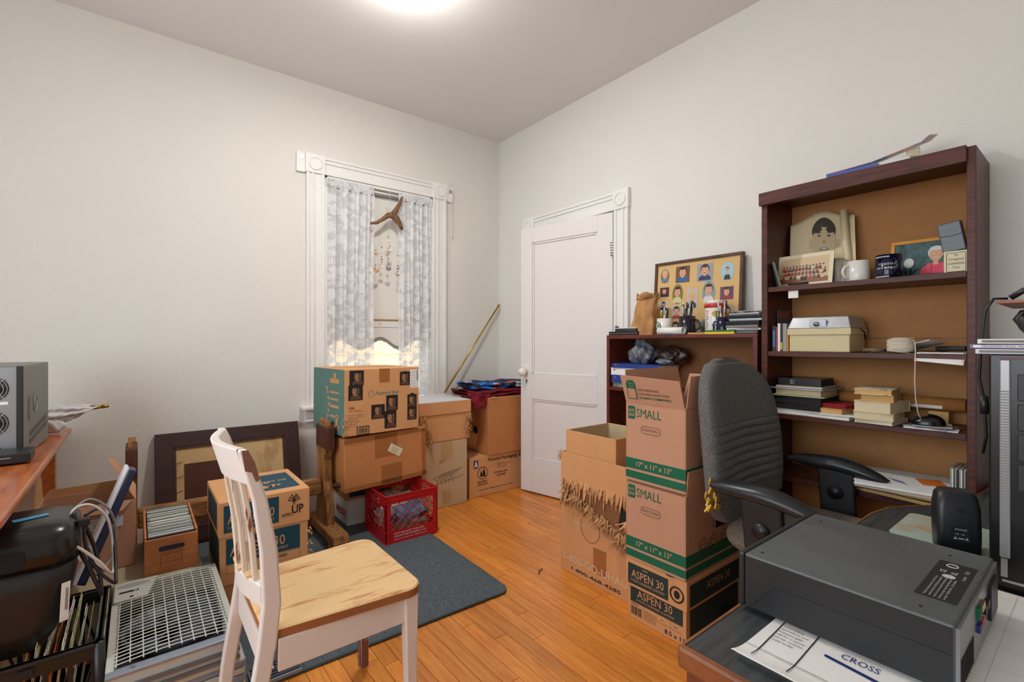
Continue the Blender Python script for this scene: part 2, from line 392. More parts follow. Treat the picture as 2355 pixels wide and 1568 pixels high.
def shell(x, y, z, r, mi):
    def fn(u, v):
        a = (u-.5)*R(230)+math.pi/2+math.pi; rr = r*v*(1+.05*math.cos(u*40))
        return (x+rr*math.sin((u-.5)*R(250)), y-.35*r*math.sin(v*math.pi*.5+.2)*math.cos((u-.5)*2.2), z+r*.4-rr*math.cos((u-.5)*R(250)))
    MB().grid(fn, 18, 5).build('shell', m_sh[mi], mo, smooth=True, solid=.002)
strs = [(-.095, .575, .20, [(.345, .014, 1), (.225, .022, 1)]), (-.05, .60, .30, [(.37, .015, 0), (.31, .008, 2), (.26, .016, 0)]),
        (.0, .63, .25, [(.45, .016, 0), (.37, .015, 1), (.30, .010, 1), (.245, .020, 2)]), (.015, .63, .36, [(.385, .016, 0)]), (.075, .60, .19, [(.32, .017, 0), (.255, .010, 2), (.205, .014, 1)])]
for sx, zt, zb, sh in strs:
    MB().tube([(sx, -.012, zt), (sx, -.014, zb)], .0009, 4).build('strand', m_thread, mo)
    for z, r, mi in sh:
        shell(sx, -.014, z, r, mi)
        MB().lathe([(0, -.005), (.004, -.002), (.004, .002), (0, .005)], 8, 0, T(sx, -.014, z+r*1.4+.01)).build('bead', m_ink, mo)
# house next door, seen through the lower pane
nh = thing('neighbouring_house', 'cream clapboard house wall outside the window', 'building', (1.5, 6.6, -3.2))
m_clap = mat('clapboard', (188, 160, 118), .8)
for k in range(26):
    z = k*.22
    MB().add([(-5, 0, z), (8, 0, z), (8, .03, z+.225), (-5, .03, z+.225), (-5, .2, z), (8, .2, z), (8, .2, z+.225), (-5, .2, z+.225)],
             [(0, 1, 2, 3), (4, 7, 6, 5), (0, 4, 5, 1), (3, 2, 6, 7), (0, 3, 7, 4), (1, 5, 6, 2)]).build('clapboard', m_clap, nh)

# ---------------- door ----------------
dr = bpy.data.objects.new('door_1', None); C.objects.link(dr); struct(dr)
dr.location = (2.515, 2.10, .012); dr.rotation_euler = (0, 0, R(101.8))
W, H = .795, 2.02
def dbox(x0, x1, z0, z1, y0=-.036, y1=0.0): return MB().box(x0, x1, y0, y1, z0, z1)
dbox(W-.11, W, 0, H).build('stile', m_door, dr, bevel=.002); dbox(0, .12, 0, H).build('stile', m_door, dr, bevel=.002)
dbox(.12, W-.11, 0, .25).build('bottom_rail', m_door, dr, bevel=.002); dbox(.12, W-.11, .71, .90).build('lock_rail', m_door, dr, bevel=.002)
dbox(.12, W-.11, 1.905, H).build('top_rail', m_door, dr, bevel=.002)
for z0, z1 in ((.25, .71), (.90, 1.905)):
    p_ = dbox(.12, W-.11, z0, z1, -.030, -.013).build('panel', m_door, dr)
    mb = MB()
    for a in ((.12, .135, z0, z1), (W-.125, W-.11, z0, z1), (.12, W-.11, z0, z0+.015), (.12, W-.11, z1-.015, z1)): mb.box(a[0], a[1], -.013, -.005, a[2], a[3])
    mb.build('panel_molding', m_door, p_, bevel=.005)
m_porc = mat('porcelain', (232, 226, 214), .2)
MB().lathe([(.012, 0), (.012, .03), (.022, .036), (.031, .05), (.033, .062), (.026, .078), (.0, .083)], 20, 0, T(W-.06, 0, .915) @ RX(-90)).build('knob', m_porc, dr, smooth=True)
pl = MB().box(W-.088, W-.034, 0, .003, .78, .98).build('lock_plate', m_trim, dr, bevel=.002)
MB().cyl((W-.06, .0032, .85), (W-.06, .0045, .85), .007).box(W-.063, W-.057, .0032, .0045, .828, .85).build('keyhole', m_ink, pl)
for z in (1.72, .25):
    o = MB().cyl((.0, .006, z), (.0, .006, z+.10), .007).build('hinge', m_trim, dr, smooth=True)
    mb = MB()
    for k in range(6): mb.box(-.006, .012, .004, .0145, z+.006+k*.017, z+.010+k*.017)
    mb.build('hinge_knuckle', m_ink, o)
tr = bpy.data.objects.new('trim_1', None); C.objects.link(tr); struct(tr); tr.location = (XW, 2.5, 0)
def tp(mb, name, **k):
    mb.v = [(a-XW, b-2.5, c) for a, b, c in mb.v]; return mb.build(name, m_trim, tr, **k)
for y0, y1 in ((1.975, DY0+.004), (DY1-.004, 3.045)):
    mb = MB().box(XW-.02, XW, y0, y1, 0, 2.042)
    for a, b_ in ((.0, .16), (.3, .42), (.80, 1.0)): mb.box(XW-.027, XW-.019, y0+(y1-y0)*a, y0+(y1-y0)*b_, 0, 2.042)
    tp(mb, 'casing', bevel=.003)
    o = tp(MB().box(XW-.032, XW, y0-.006, y1+.006, 2.04, 2.17), 'corner_block', bevel=.003)
    MB().lathe([(.045, 0), (.045, .006), (.037, .007), (.036, .002), (.0, .002)], 28, 0, T(-.032, (y0+y1)/2-2.5, 2.105) @ RY(-90)).build('rosette', m_trim, o)
mb = MB().box(XW-.02, XW, DY0+.006, DY1-.006, 2.042, 2.165)
for a, b_ in ((.0, .12), (.62, .72), (.84, 1.0)): mb.box(XW-.028, XW-.019, DY0+.006, DY1-.006, 2.042+.123*a, 2.042+.123*b_)
tp(mb, 'head_casing', bevel=.003)
# ---------------- ceiling lamp (above the frame) ----------------
lf = thing('ceiling_lamp', 'small round flush ceiling lamp above the middle of the room', 'lamp', (1.0, 2.08, ZC))
MB().lathe([(.085, 0), (.085, -.012), (.075, -.018), (.0, -.018)], 28).build('base_plate', m_trim, lf)
MB().lathe([(.066, -.018), (.064, -.036), (.045, -.052), (.0, -.058)], 28).build('diffuser', mat('lamp_glass', (255, 244, 226), .4, emit=6.0), lf, smooth=True)
ld = bpy.data.lights.new('ceiling_lamp_light', 'AREA'); ld.shape = 'DISK'; ld.size = .12; ld.energy = LAMP_POWER; ld.color = (1, .98, .95)
lo = bpy.data.objects.new('ceiling_lamp_light', ld); C.objects.link(lo); lo.parent = lf; lo.location = (0, 0, -.075)
lp = bpy.data.lights.new('ceiling_lamp_glow', 'POINT'); lp.energy = 9.0; lp.color = (1, .98, .95); lp.shadow_soft_size = .05
lq = bpy.data.objects.new('ceiling_lamp_glow', lp); C.objects.link(lq); lq.parent = lf; lq.location = (0, 0, -.12)
# ---------------- rug ----------------
m_rug = mat('rug_pile', (92, 102, 108), .95, col2=(62, 71, 78), scale=180, stretch=(1, .35, 1), bump=.8, bscale=300)
def rrect(x0, x1, y0, y1, r, n=6):
    pts = []
    for cx, cy, a in ((x1-r, y0+r, -90), (x1-r, y1-r, 0), (x0+r, y1-r, 90), (x0+r, y0+r, 180)):
        for i in range(n+1): pts.append((cx+r*math.cos(R(a+90*i/n)), cy+r*math.sin(R(a+90*i/n))))
    return pts
rg = thing('rug', 'dark blue-grey flat rug with bound edge on the wooden floor', 'rug', (.5, 2.3, 0), -1.5)
MB().prism(rrect(-.62, .875, -.53, .95, .05), .0008, .009).build('pile', m_rug, rg)
rr_ = rrect(-.62, .875, -.53, .95, .05); MB().tube([(a, b, .0065) for a, b in rr_+rr_[:1]], .006, 6).build('binding', mat('rug_binding', (66, 82, 86), .8), rg, smooth=True)
# ---------------- boxes under the window ----------------
def carton(label, loc, size, m_, rz=0.0, group=None, name='cardboard_box', rot=None, cat='box', tape=None, seam=True, bev=.004):
    dx, dy, dz = size
    t = thing(name, label, cat, loc, rz, group, rot)
    MB().box(0, dx, 0, dy, 0, dz).build('body', m_, t, bevel=bev)
    if seam: MB().box(.002, dx-.002, dy/2-.0012, dy/2+.0012, dz, dz+.0006).build('flap_seam', m_inkb, t)
    if tape:
        MB().box(.0, dx, dy/2-tape/2, dy/2+tape/2, dz+.0004, dz+.001).build('tape', m_tape, t)
    return t
def shred(parent, pts, n, ln, m_, spread=.02, wd=.008, name='shredded_edge', down=1.0, out=(0, -1, 0), seed=1):
    """curled torn strips of cardboard around points"""
    rd = random.Random(seed); mb = MB(); o = Vector(out)
    side = Vector((0, 0, 1)).cross(o)
    for k in range(n):
        p = Vector(rd.choice(pts)); p += Vector((rd.uniform(-spread, spread), rd.uniform(-spread, spread)*.5, rd.uniform(-spread, spread)))
        l = ln*rd.uniform(.4, 1.3); w_ = wd*rd.uniform(.4, 1.3); a = rd.uniform(-1.0, 1.0)
        d = (o*rd.uniform(.05, .5)+Vector((0, 0, -down))*rd.uniform(.3, 1)+side*rd.uniform(-.5, .5)).normalized()
        s_ = d.cross(o); s_ = (s_ if s_.length > .1 else side).normalized()
        vs = []; q = p.copy(); dd = d.copy()
        for i in range(4):
            ww = w_*(1-.28*i)
            vs += [q-s_*ww/2+o*.002*i, q+s_*ww/2]
            dd = (dd+o*rd.uniform(-.5, .6)+s_*rd.uniform(-.4, .4)).normalized(); q = q+dd*l/3
        mb.add([tuple(v) for v in vs], [(0, 1, 3, 2), (2, 3, 5, 4), (4, 5, 7, 6)])
    return mb.build(name, m_, parent, solid=.0012, kind='stuff')
G_WIN = 'cartons piled under the window'
# tall pale box with coat-hanger drawing
b = carton('tall pale kraft box with a line drawing of hangers, standing beside the red crate', (1.515, 2.915, 0), (.365, .40, .462), m_kraft, group=G_WIN)
Fm = face('-Y', .365, .40, .462)
mb = MB()
for k in range(5):
    x = .12+k*.032
    mb.tube([(x, .19, 0), (x-.03, .215, 0), (x+.07, .245+.004*k, 0), (x, .19, 0)], .0011, 4, 0, Fm); mb.tube([(x, .19, 0), (x-.002, .172, 0), (x+.006, .168, 0)], .0011, 4, 0, Fm)
mb.tube([(.07, .165, 0), (.335, .205, 0)], .0011, 4, 0, Fm)
mb.build('hanger_drawing', m_ink, b)
m_tap2 = mat('masking_tape', (190, 158, 108), .6, var=.15, scale=30)
MB().box(.15, .24, -.002, 0, .34, .455).build('tape', m_tap2, b); MB().box(.16, .23, -.0015, 0, .02, .12).build('tape', m_tap2, b)
MB().prism([(.0, 0), (.06, .02), (.05, .035), (.01, .02)], 0, .002, 0, Fm @ T(.13, .31, 0)).build('torn_paper', m_cardin, b)
# lidded box with chewed corners
b = carton('lidded cardboard box with a white top and chewed shredded corners, atop the pale kraft box', (1.50, 2.912, .464), (.40, .41, .195), m_card, group=G_WIN, seam=False)
lid = MB().box(-.008, .408, -.008, .418, .188, .277).build('lid', m_card, b, bevel=.004)
MB().box(-.007, .407, -.007, .417, .277, .2785).build('lid_top', mat('lid_white', (206, 206, 210), .7, var=.06, scale=6), lid)
shred(b, [(.02, -.004, .17), (.035, -.004, .13), (.05, -.004, .08), (.07, -.004, .03)], 110, .035, m_cardin, .022, seed=2)
shred(b, [(.385, -.004, .17), (.375, -.004, .12), (.37, -.004, .07)], 80, .035, m_cardin, .02, seed=3)
# logo carton on the floor in the corner
b = carton('brown carton printed with twin pine trees in a ring, on the floor by the door', (1.925, 2.95, 0), (.56, .38, .298), m_card, group=G_WIN)
Fm = face('-Y', .56, .38, .298)
mb = MB()
ring = [(.115+.045*math.cos(R(a)), .175+.045*math.sin(R(a)), .0006) for a in range(0, 361, 12)]
mb.tube(ring, .0022, 4, 0, Fm)
for cx, s_ in ((.103, .75), (.127, 1.0)):
    for k in range(3):
        z0 = .148+k*.016*s_; mb.poly([(cx-.020*s_*(1-.22*k), z0, .0006), (cx+.020*s_*(1-.22*k), z0, .0006), (cx, z0+.028*s_, .0006)], 0, Fm)
mb.box(.07, .16, .112, .115, 0, .0006, 0, Fm); mb.box(.07, .16, .085, .088, 0, .0006, 0, Fm)
mb.build('pine_logo', m_ink, b)
txt('PORTOLA', b, Fm, .072, .092, .018, m_ink, .086)
txt('Portola Packaging, Inc', b, Fm, .165, .252, .026, m_ink, .345, bold=.01)
txt('ISO 9000-2000', b, Fm, .225, .150, .017, m_ink, .125, bold=.008); txt('CERTIFIED', b, Fm, .245, .126, .017, m_ink, .09, bold=.008)
for k, s_ in enumerate(('Manufactured by', '940 Northrup Industrial Parkway', 'Clifton Park, NY 12065', 'Tel (518) 371-2000')): txt(s_, b, Fm, .25, .226-k*.013, .007, m_ink)
txt('Portola Help Line (800) 767-8652 or (408) 371-2066', b, Fm, .075, .045, .009, m_ink, .33)
st = MB().box(.035, .075, -.0008, 0, .215, .275).build('sticker', m_ink, b); MB().box(.038, .072, -.0013, 0, .225, .272).build('sticker_face', mat('sticker_blue', (60, 62, 110), .6), st)
txt('A', st, Fm, .040, .222, .045, m_white, .030, bold=.03, z=.0012)
shred(b, [(.10, -.004, .012), (.2, -.004, .01)], 14, .02, m_cardin, .02, seed=5)
# plain box above it
b = carton('plain orange-brown carton under the folded blankets, by the door', (2.085, 2.93, .30), (.43, .40, .435), m_card2, group=G_WIN, seam=True)
MB().cyl((-.002, .18, .17), (.003, .18, .17), .03, n=20).build('hand_hole', m_ink, b)
MB().poly([(.02, 0, .436), (.05, -.012, .428), (.06, -.002, .44), (.03, .01, .44)]).build('torn_flap', m_cardin, b, solid=.002)
# folded blankets
def blanket(label, loc, size, m_, seed, sag=None, name='blanket', group=None):
    t = thing(name, label, 'blanket', loc, 0, group); rd = random.Random(seed); dx, dy, dz = size
    ph = [rd.uniform(0, 6) for _ in range(6)]
    for k, (z0, z1) in enumerate(((0, dz*.5), (dz*.5, dz))):
        def fn(u, v):
            a = 2*math.pi*v; e = .5
            cy = math.copysign(abs(math.cos(a))**.35, math.cos(a)); cz = math.copysign(abs(math.sin(a))**.7, math.sin(a))
            x = dx*(u-.5)+.01*math.sin(a+ph[k])
            y = dy*.5*cy*(1+.03*math.sin(u*7+ph[k+2])); z = (z0+z1)/2+(z1-z0)*.5*cz+.006*math.sin(u*9+ph[k])+.004*math.sin(u*23+v*8)
            if sag and x < sag[0]: z -= (sag[0]-x)*sag[1]*(1 if k == 0 else .4)
            s_ = 1-.9*max(0, abs(2*u-1)-.97)/.03*.4
            return (x, y*s_, z)
        MB().grid(fn, 36, 28).build('fold', m_, t, smooth=True, solid=.003)
    return t
m_redb = mat('red_fleece', (128, 14, 36), .95, var=.3, scale=20, bump=.5, bscale=90)
bl = blanket('crimson fleece blanket folded beneath the patterned one, draped over the box corner', (2.235, 3.12, .741), (.56, .34, .05), m_redb, 3)
def drape(u, v):
    x = -.30+.17*u+.012*math.sin(v*9); y = -.17-.02*math.sin(u*6)-.015*v; z = .035-.115*v*(1-.5*abs(u-.45))-.012*math.sin(u*13)
    return (x, y, z)
MB().grid(drape, 20, 10).build('draped_corner', m_redb, bl, smooth=True, solid=.008)
def pat_mat():
    m = bpy.data.materials.new('patterned_cloth'); m.use_nodes = True; N = m.node_tree.nodes; Lk = m.node_tree.links
    b_ = N['Principled BSDF']; b_.inputs['Roughness'].default_value = .9
    tc = N.new('ShaderNodeTexCoord'); v = N.new('ShaderNodeTexVoronoi'); v.inputs['Scale'].default_value = 17; Lk.new(tc.outputs['Object'], v.inputs['Vector'])
    sp = N.new('ShaderNodeSeparateColor'); Lk.new(v.outputs['Color'], sp.inputs[0])
    rp = N.new('ShaderNodeValToRGB'); rp.color_ramp.interpolation = 'CONSTANT'; e = rp.color_ramp.elements
    e[0].color = lin((22, 28, 52)); e[1].position = .35; e[1].color = lin((28, 84, 170))
    for p_, c_ in ((.62, (20, 40, 60)), (.74, (196, 200, 210)), (.82, (24, 30, 50)), (.9, (190, 90, 70)), (.96, (40, 110, 190))):
        k = e.new(p_); k.color = lin(c_)
    Lk.new(sp.outputs[0], rp.inputs[0]); Lk.new(rp.outputs[0], b_.inputs['Base Color']); return m
blanket('blue and black patterned fleece throw folded on top of the crimson blanket', (2.25, 3.12, .795), (.50, .30, .045), pat_mat(), 8)
# plain brown taped box, leaning slightly, on the red crate
b = carton('big brown taped moving box with a slanted paper tag, wedged above the red crate', (.935, 2.735, .287), (.55, .42, .312), m_card2, group=G_WIN, rot=(0, R(-1.0), R(5)), seam=True, bev=.008)
Fm = face('-Y', .55, .42, .312)
for x0, y0, x1, y1 in ((.0, .285, .55, .308), (.0, .004, .55, .03), (.19, .17, .34, .31), (.23, .0, .37, .12), (.515, .0, .545, .31)):
    MB().box(x0, x1, -.0009, 0, y0, y1).build('tape', m_tape, b)
tg = MB().box(-.047, .047, -.0007, .0002, -.025, .025).build('paper_tag', m_cream, b, M=T(.325, -.0012, .20) @ RY(32))
for i in range(3): MB().box(-.03, .02, -.0012, -.0007, .008-.012*i, .010-.012*i).build('tag_line', m_inkb, tg)
MB().box(0.02, .54, .02, .40, .3125, .3135).build('tape', m_tape, b)
# monitor carton with portraits
b = carton('monitor carton with dark portrait photos and a teal side, topmost of its stack', (.925, 2.715, .617), (.495, .42, .385), m_card, group=G_WIN, rot=(0, R(.4), R(6)))
Fm = face('-Y', .50, .44, .385)
m_phb = mat('photo_black', (26, 20, 18), .75); m_phs = mat('photo_tan', (168, 118, 80), .75); m_phm = mat('photo_mid', (92, 62, 44), .75)
def ph(x, y, w_, h_, **k):
    mb = MB(); portrait(mb, Fm, x, y, w_, h_, 0, 1, 2, 3, shade=3, **k); mb.build('portrait_print', [m_phb, m_ink, m_phs, m_phm], b)
ph(.028, .29, .088, .088, head=.40, cx=.08); ph(.022, .205, .088, .088, head=.40, long_hair=True)
ph(.355, .275, .072, .085, head=.42); ph(.262, .125, .08, .095, head=.40); ph(.252, .02, .08, .105, head=.40, cx=.05)
ph(.165, .085, .088, .085, head=.40); ph(.41, .135, .068, .08, head=.42, long_hair=True); ph(.41, .055, .068, .08, head=.44)
m_tealb = mat('teal_print_light', (96, 132, 122), .8, var=.08, scale=6)
txt('Packard Bell', b, Fm, .195, .228, .020, m_tealb, .15, bold=.012)
mb = MB()
for k in range(7): mb.ell(.165+.018*math.cos(k*.9), .236+.018*math.sin(k*.9), .004, .004, .0006, 0, Fm, 10)
mb.build('dot_logo', m_tealb, b)
txt('1020', b, Fm, .025, .155, .013, m_ink, bold=.01); txt('Color Monitor', b, Fm, .025, .14, .009, m_inkb)
for k, s_ in enumerate(('14" color, 13.1" viewable image', 'Resolution up to 1024 x 768', '0.28 mm dot pitch', 'Energy Star compliant', 'Anti-glare coating', 'MPR II compliant')):
    txt(s_, b, Fm, .024, .118-k*.0125, .0055, m_inkb); MB().ell(.016, .121-k*.0125, .002, .002, .0004, 0, Fm, 8).build('bullet', m_inkb, b)
def barcode(b_, Fm, x0, y0, w_, h_, n=22, frame=True, seed=1):
    rd = random.Random(seed); mb = MB(); x = x0
    while x < x0+w_:
        t_ = rd.uniform(.0008, .003)*w_/.05; mb.rect(x, y0, min(x+t_, x0+w_), y0+h_, .0005, 0, Fm); x += t_+rd.uniform(.001, .003)*w_/.05
    if frame:
        f = .005
        for a in ((x0-f*2, y0-f*2, x0+w_+f*2, y0-f), (x0-f*2, y0+h_+f, x0+w_+f*2, y0+h_+f*2), (x0-f*2, y0-f, x0-f, y0+h_+f), (x0+w_+f, y0-f, x0+w_+f*2, y0+h_+f)): mb.rect(*a, .0005, 0, Fm)
    return mb.build('barcode', m_ink, b_)
barcode(b, Fm, .085, .012, .058, .030)
lb = MB().box(.428, .492, -.0008, 0, .255, .372).build('shipping_label', m_white, b)
mb = MB()
for k in range(6): mb.rect(.433, .262+k*.018, .433+.012+.006*(k % 3), .2635+k*.018, .0013, 0, Fm); mb.rect(.455, .265+k*.018, .468, .2665+k*.018, .0013, 0, Fm)
for k in range(20): mb.rect(.476, .30+k*.0034, .486, .30+k*.0034+.0018, .0013, 0, Fm)
mb.build('label_print', m_ink, lb)
MB().box(.215, .285, -.0006, 0, .30, .383).build('tape', m_tape, b)
Fl = face('-X', .50, .44, .385)
MB().box(-.0012, 0, .003, .437, .003, .382).build('teal_side', m_tealb, b)
mb = MB()
for k, (y, hh) in enumerate(((.30, .05), (.24, .02), (.20, .02), (.155, .03), (.10, .02), (.03, .05))): mb.rect(.25, y, .37, y+hh*.55, .0016, 0, Fl)
for k in range(7):
    a = R(-60+k*20); mb.rect(.17+.05*math.cos(a), .17+.11*math.sin(a)-.008, .19+.05*math.cos(a), .17+.11*math.sin(a)+.012, .0016, 0, Fl)
mb.rect(.33, .03, .355, .12, .0016, 0, Fl); mb.rect(.30, .33, .33, .36, .0016, 0, Fl); mb.rect(.12, .05, .15, .08, .0016, 0, Fl); mb.rect(.2, .03, .23, .05, .0016, 0, Fl)
mb.build('side_print', m_card, b, kind='stuff')
shred(b, [(0, -.002, .02), (0, -.002, .06), (0, -.002, .1)], 26, .014, m_cardin, .012, seed=6)
# lower boxes behind the trestle
b = carton('white box printed with a little red car, on the rug behind the red crate', (1.03, 2.97, .009), (.36, .30, .165), m_white, group=G_WIN, seam=False)
Fm = face('-Y', .36, .30, .165); Fl = face('-X', .36, .30, .165)
m_carred = mat('car_red', (190, 22, 24), .6)
mb = MB(); mb.poly([(.15, .05, .0006), (.235, .05, .0006), (.235, .085, .0006), (.225, .09, .0006), (.222, .13, .0006), (.185, .13, .0006), (.175, .092, .0006), (.152, .082, .0006)], 0, Fm)
mb.rect(.189, .098, .203, .122, .0009, 1, Fm); mb.rect(.206, .098, .218, .122, .0009, 1, Fm); mb.ell(.17, .048, .013, .013, .001, 1, Fm); mb.ell(.22, .048, .013, .013, .001, 1, Fm)
mb.build('car_print', [m_carred, m_ink], b)
txt('MASON', b, Fl, .10, .05, .045, m_carred, .17, bold=.03)
b = carton('copy-paper box lid with dark blue panels resting on the white car box', (1.015, 2.955, .175), (.39, .33, .105), m_card, group=G_WIN)
Fm = face('-Y', .39, .33, .105); Fl = face('-X', .39, .33, .105)
decal('blue_panel', b, Fm, m_teal, .02, .015, .30, .09); decal('blue_panel', b, Fl, m_teald, .02, .02, .20, .09)
# ---------------- red milk crate ----------------
m_red = mat('red_crate_plastic', (186, 14, 28), .38, var=.06, scale=8)
cr = thing('milk_crate', 'red plastic milk crate full of magazines on the rug corner', 'crate', (1.105, 2.558, .009))
cw, cdp, ch = .332, .315, .272
MB().box(.006, cw-.006, .006, cdp-.006, 0, .008).build('bottom', m_red, cr)
mb = MB()
for x in (0, cw-.03):
    for y in (0, cdp-.03):
        mb.box(x, x+.03, y, y+.008 if y == 0 else y+.03, 0, ch-.045)
        if y == 0: mb.box(x if x == 0 else cw-.008, x+.008 if x == 0 else cw, 0, .03, 0, ch-.045)
mb.build('corner_post', m_red, cr, bevel=.002)
for nm, fx in (('front', 0), ('back', 1), ('left', 2), ('right', 3)):
    L = cw if fx < 2 else cdp
    Mx = [I4, T(cw, cdp, 0) @ RZ(180), T(0, cdp, 0) @ RZ(-90), T(cw, 0, 0) @ RZ(90)][fx]
    wl_ = bpy.data.objects.new('x', None)
    mb = MB(); 
    mb.box(.001, L-.001, 0, .006, ch-.012, ch, 0, Mx)
    mb.box(.0, L, -.003, .003, ch-.006, ch, 0, Mx).box(0, L, -.003, .003, ch-.028, ch-.022, 0, Mx).box(0, L, -.003, .003, ch-.047, ch-.041, 0, Mx)
    if fx < 2: mb.box(.001, L-.001, .001, .006, ch-.046, ch-.01, 0, Mx)
    else: mb.box(.001, L*.3, .001, .006, ch-.07, ch-.01, 0, Mx).box(L*.7, L-.001, .001, .006, ch-.07, ch-.01, 0, Mx).box(L*.28, L*.72, .001, .006, ch-.085, ch-.062, 0, Mx)
    rim = mb.build('rim', m_red, cr, bevel=.001)
    mb = MB().box(.001, L-.001, .001, .006, 0, .068, 0, Mx).box(0, L, -.003, .003, 0, .006, 0, Mx).box(0, .03, -.003, .003, .062, .068, 0, Mx).box(L-.03, L, -.003, .003, .062, .068, 0, Mx)
    mb.build('lower_band', m_red, cr, bevel=.001)
    mb = MB(); z0, z1 = .066, ch-.045; hh = z1-z0
    n = 5 if fx < 2 else 4; st_ = (L-.06)/n
    for k in range(-3, n+3):
        for sg in (1, -1):
            xa = .03+k*st_; xb = xa+sg*hh*1.05
            za, zb = z0, z1
            if xb < xa: pass
            lo_, hi_ = .03, L-.03
            def cl(xa, za, xb, zb):
                if xa == xb: return None
                t0, t1 = 0, 1
                for e_, s_ in ((lo_, 1), (hi_, -1)):
                    fa, fb = s_*(xa-e_), s_*(xb-e_)
                    if fa < 0 and fb < 0: return None
                    if fa < 0: t0 = max(t0, fa/(fa-fb))
                    if fb < 0: t1 = min(t1, fa/(fa-fb))
                if t1-t0 < .02: return None
                return (xa+(xb-xa)*t0, za+(zb-za)*t0, xa+(xb-xa)*t1, za+(zb-za)*t1)
            c_ = cl(xa, za, xb, zb)
            if c_: mb.tube([(c_[0], .003, c_[1]), (c_[2], .003, c_[3])], .0024, 4, 0, Mx)
    for x in (.045, L-.045): 
        rr = [(x+.016*math.cos(R(a)), .001, .083+.02*math.sin(R(a))) for a in range(0, 361, 30)]; mb.tube(rr, .003, 5, 0, Mx)
    mb.build('lattice', m_red, cr)
Fm = face('-Y', cw, cdp, ch, .0)
m_crt = mat('crate_lettering', (220, 200, 196), .6)
for k, s_ in enumerate(('USE OF THIS CASE BY OTHER THAN', 'OAKHURST DAIRY PROHIBITED BY LAW', 'PROPERTY OF OAKHURST DAIRY - PORTLAND, ME 04101')): txt(s_, cr, Fm, .05, .047-k*.016, (.011, .010, .007)[k], m_crt, (.19, .205, .21)[k], bold=.012, z=.0004)
cols = [((120, 140, 160), (70, 76, 90)), ((196, 186, 168), (120, 100, 80)), ((184, 150, 110), (110, 80, 60)), ((210, 206, 196), (60, 60, 64)), ((150, 70, 56), (80, 40, 36)), ((66, 80, 96), (30, 34, 44)), ((190, 172, 140), (90, 76, 60))]
def magazine(label, loc, size, c1, c2, rz, rot=None, group=None, cat='magazine', name='magazine', scale=18):
    t = thing(name, label, cat, loc, rz, group, rot); dx, dy, dz = size
    MB().box(-dx/2, dx/2, -dy/2, dy/2, .0006, dz-.0006).build('pages', m_cream, t)
    cm = mat('cover_%d_%d_%d' % c1, c1, .35, col2=c2, scale=scale, thr=(.30, .70))
    MB().box(-dx/2-.001, dx/2+.001, -dy/2-.001, dy/2+.001, dz-.0012, dz).box(-dx/2-.001, dx/2+.001, -dy/2-.001, dy/2+.001, 0, .0008).box(-dx/2-.0015, -dx/2, -dy/2-.001, dy/2+.001, 0, dz).build('cover', cm, t)
    return t
names = ['blue car magazine', 'tan magazine', 'brown paper magazine', 'white magazine', 'russet magazine', 'dark slate magazine', 'khaki magazine']
zz = .018
for k in range(7):
    th = .012+.006*(k % 3)
    magazine('%s in the red crate, %s' % (names[(k*2+2) % 7], ('lowest of the pile', 'second from the bottom', 'third from the bottom', 'middle of the pile', 'third from the top', 'second from the top', 'topmost of the pile')[k]),
             (1.105+.165, 2.558+.155, zz+.0095), (.21, .265, th), cols[(k*2+2) % 7][0], cols[(k*2+2) % 7][1], 80+random.uniform(-12, 12), group='magazines in the red crate')
    zz += th+.0006
magazine('blue car magazine curled against the front lattice of the red crate', (1.275, 2.60, .165), (.17, .09, .006), (110, 150, 186), (40, 50, 66), 0, rot=(R(62), R(-14), 0), group='magazines in the red crate')
magazine('pale newspaper bundle leaning inside the back of the red crate', (1.28, 2.75, .13), (.24, .20, .012), (206, 198, 180), (110, 100, 90), 0, rot=(R(38), 0, R(5)), group='magazines in the red crate')
# ---------------- brass rod ----------------
br = thing('curtain_pole', 'thin brass pole leaning in the corner beside the window', 'pole', (1.93, 3.325, .7455))
MB().cyl((0, 0, .008), (.575, .05, .73), .0075, n=12).build('shaft', m_brass, br, smooth=True)
MB().cyl((.575, .05, .73), (.583, .0508, .74), .010, n=12).build('end_cap', m_brass, br, smooth=True)
MB().cyl((-.002, 0, .004), (.006, 0, .014), .009, n=12).build('end_cap', m_brass, br, smooth=True)

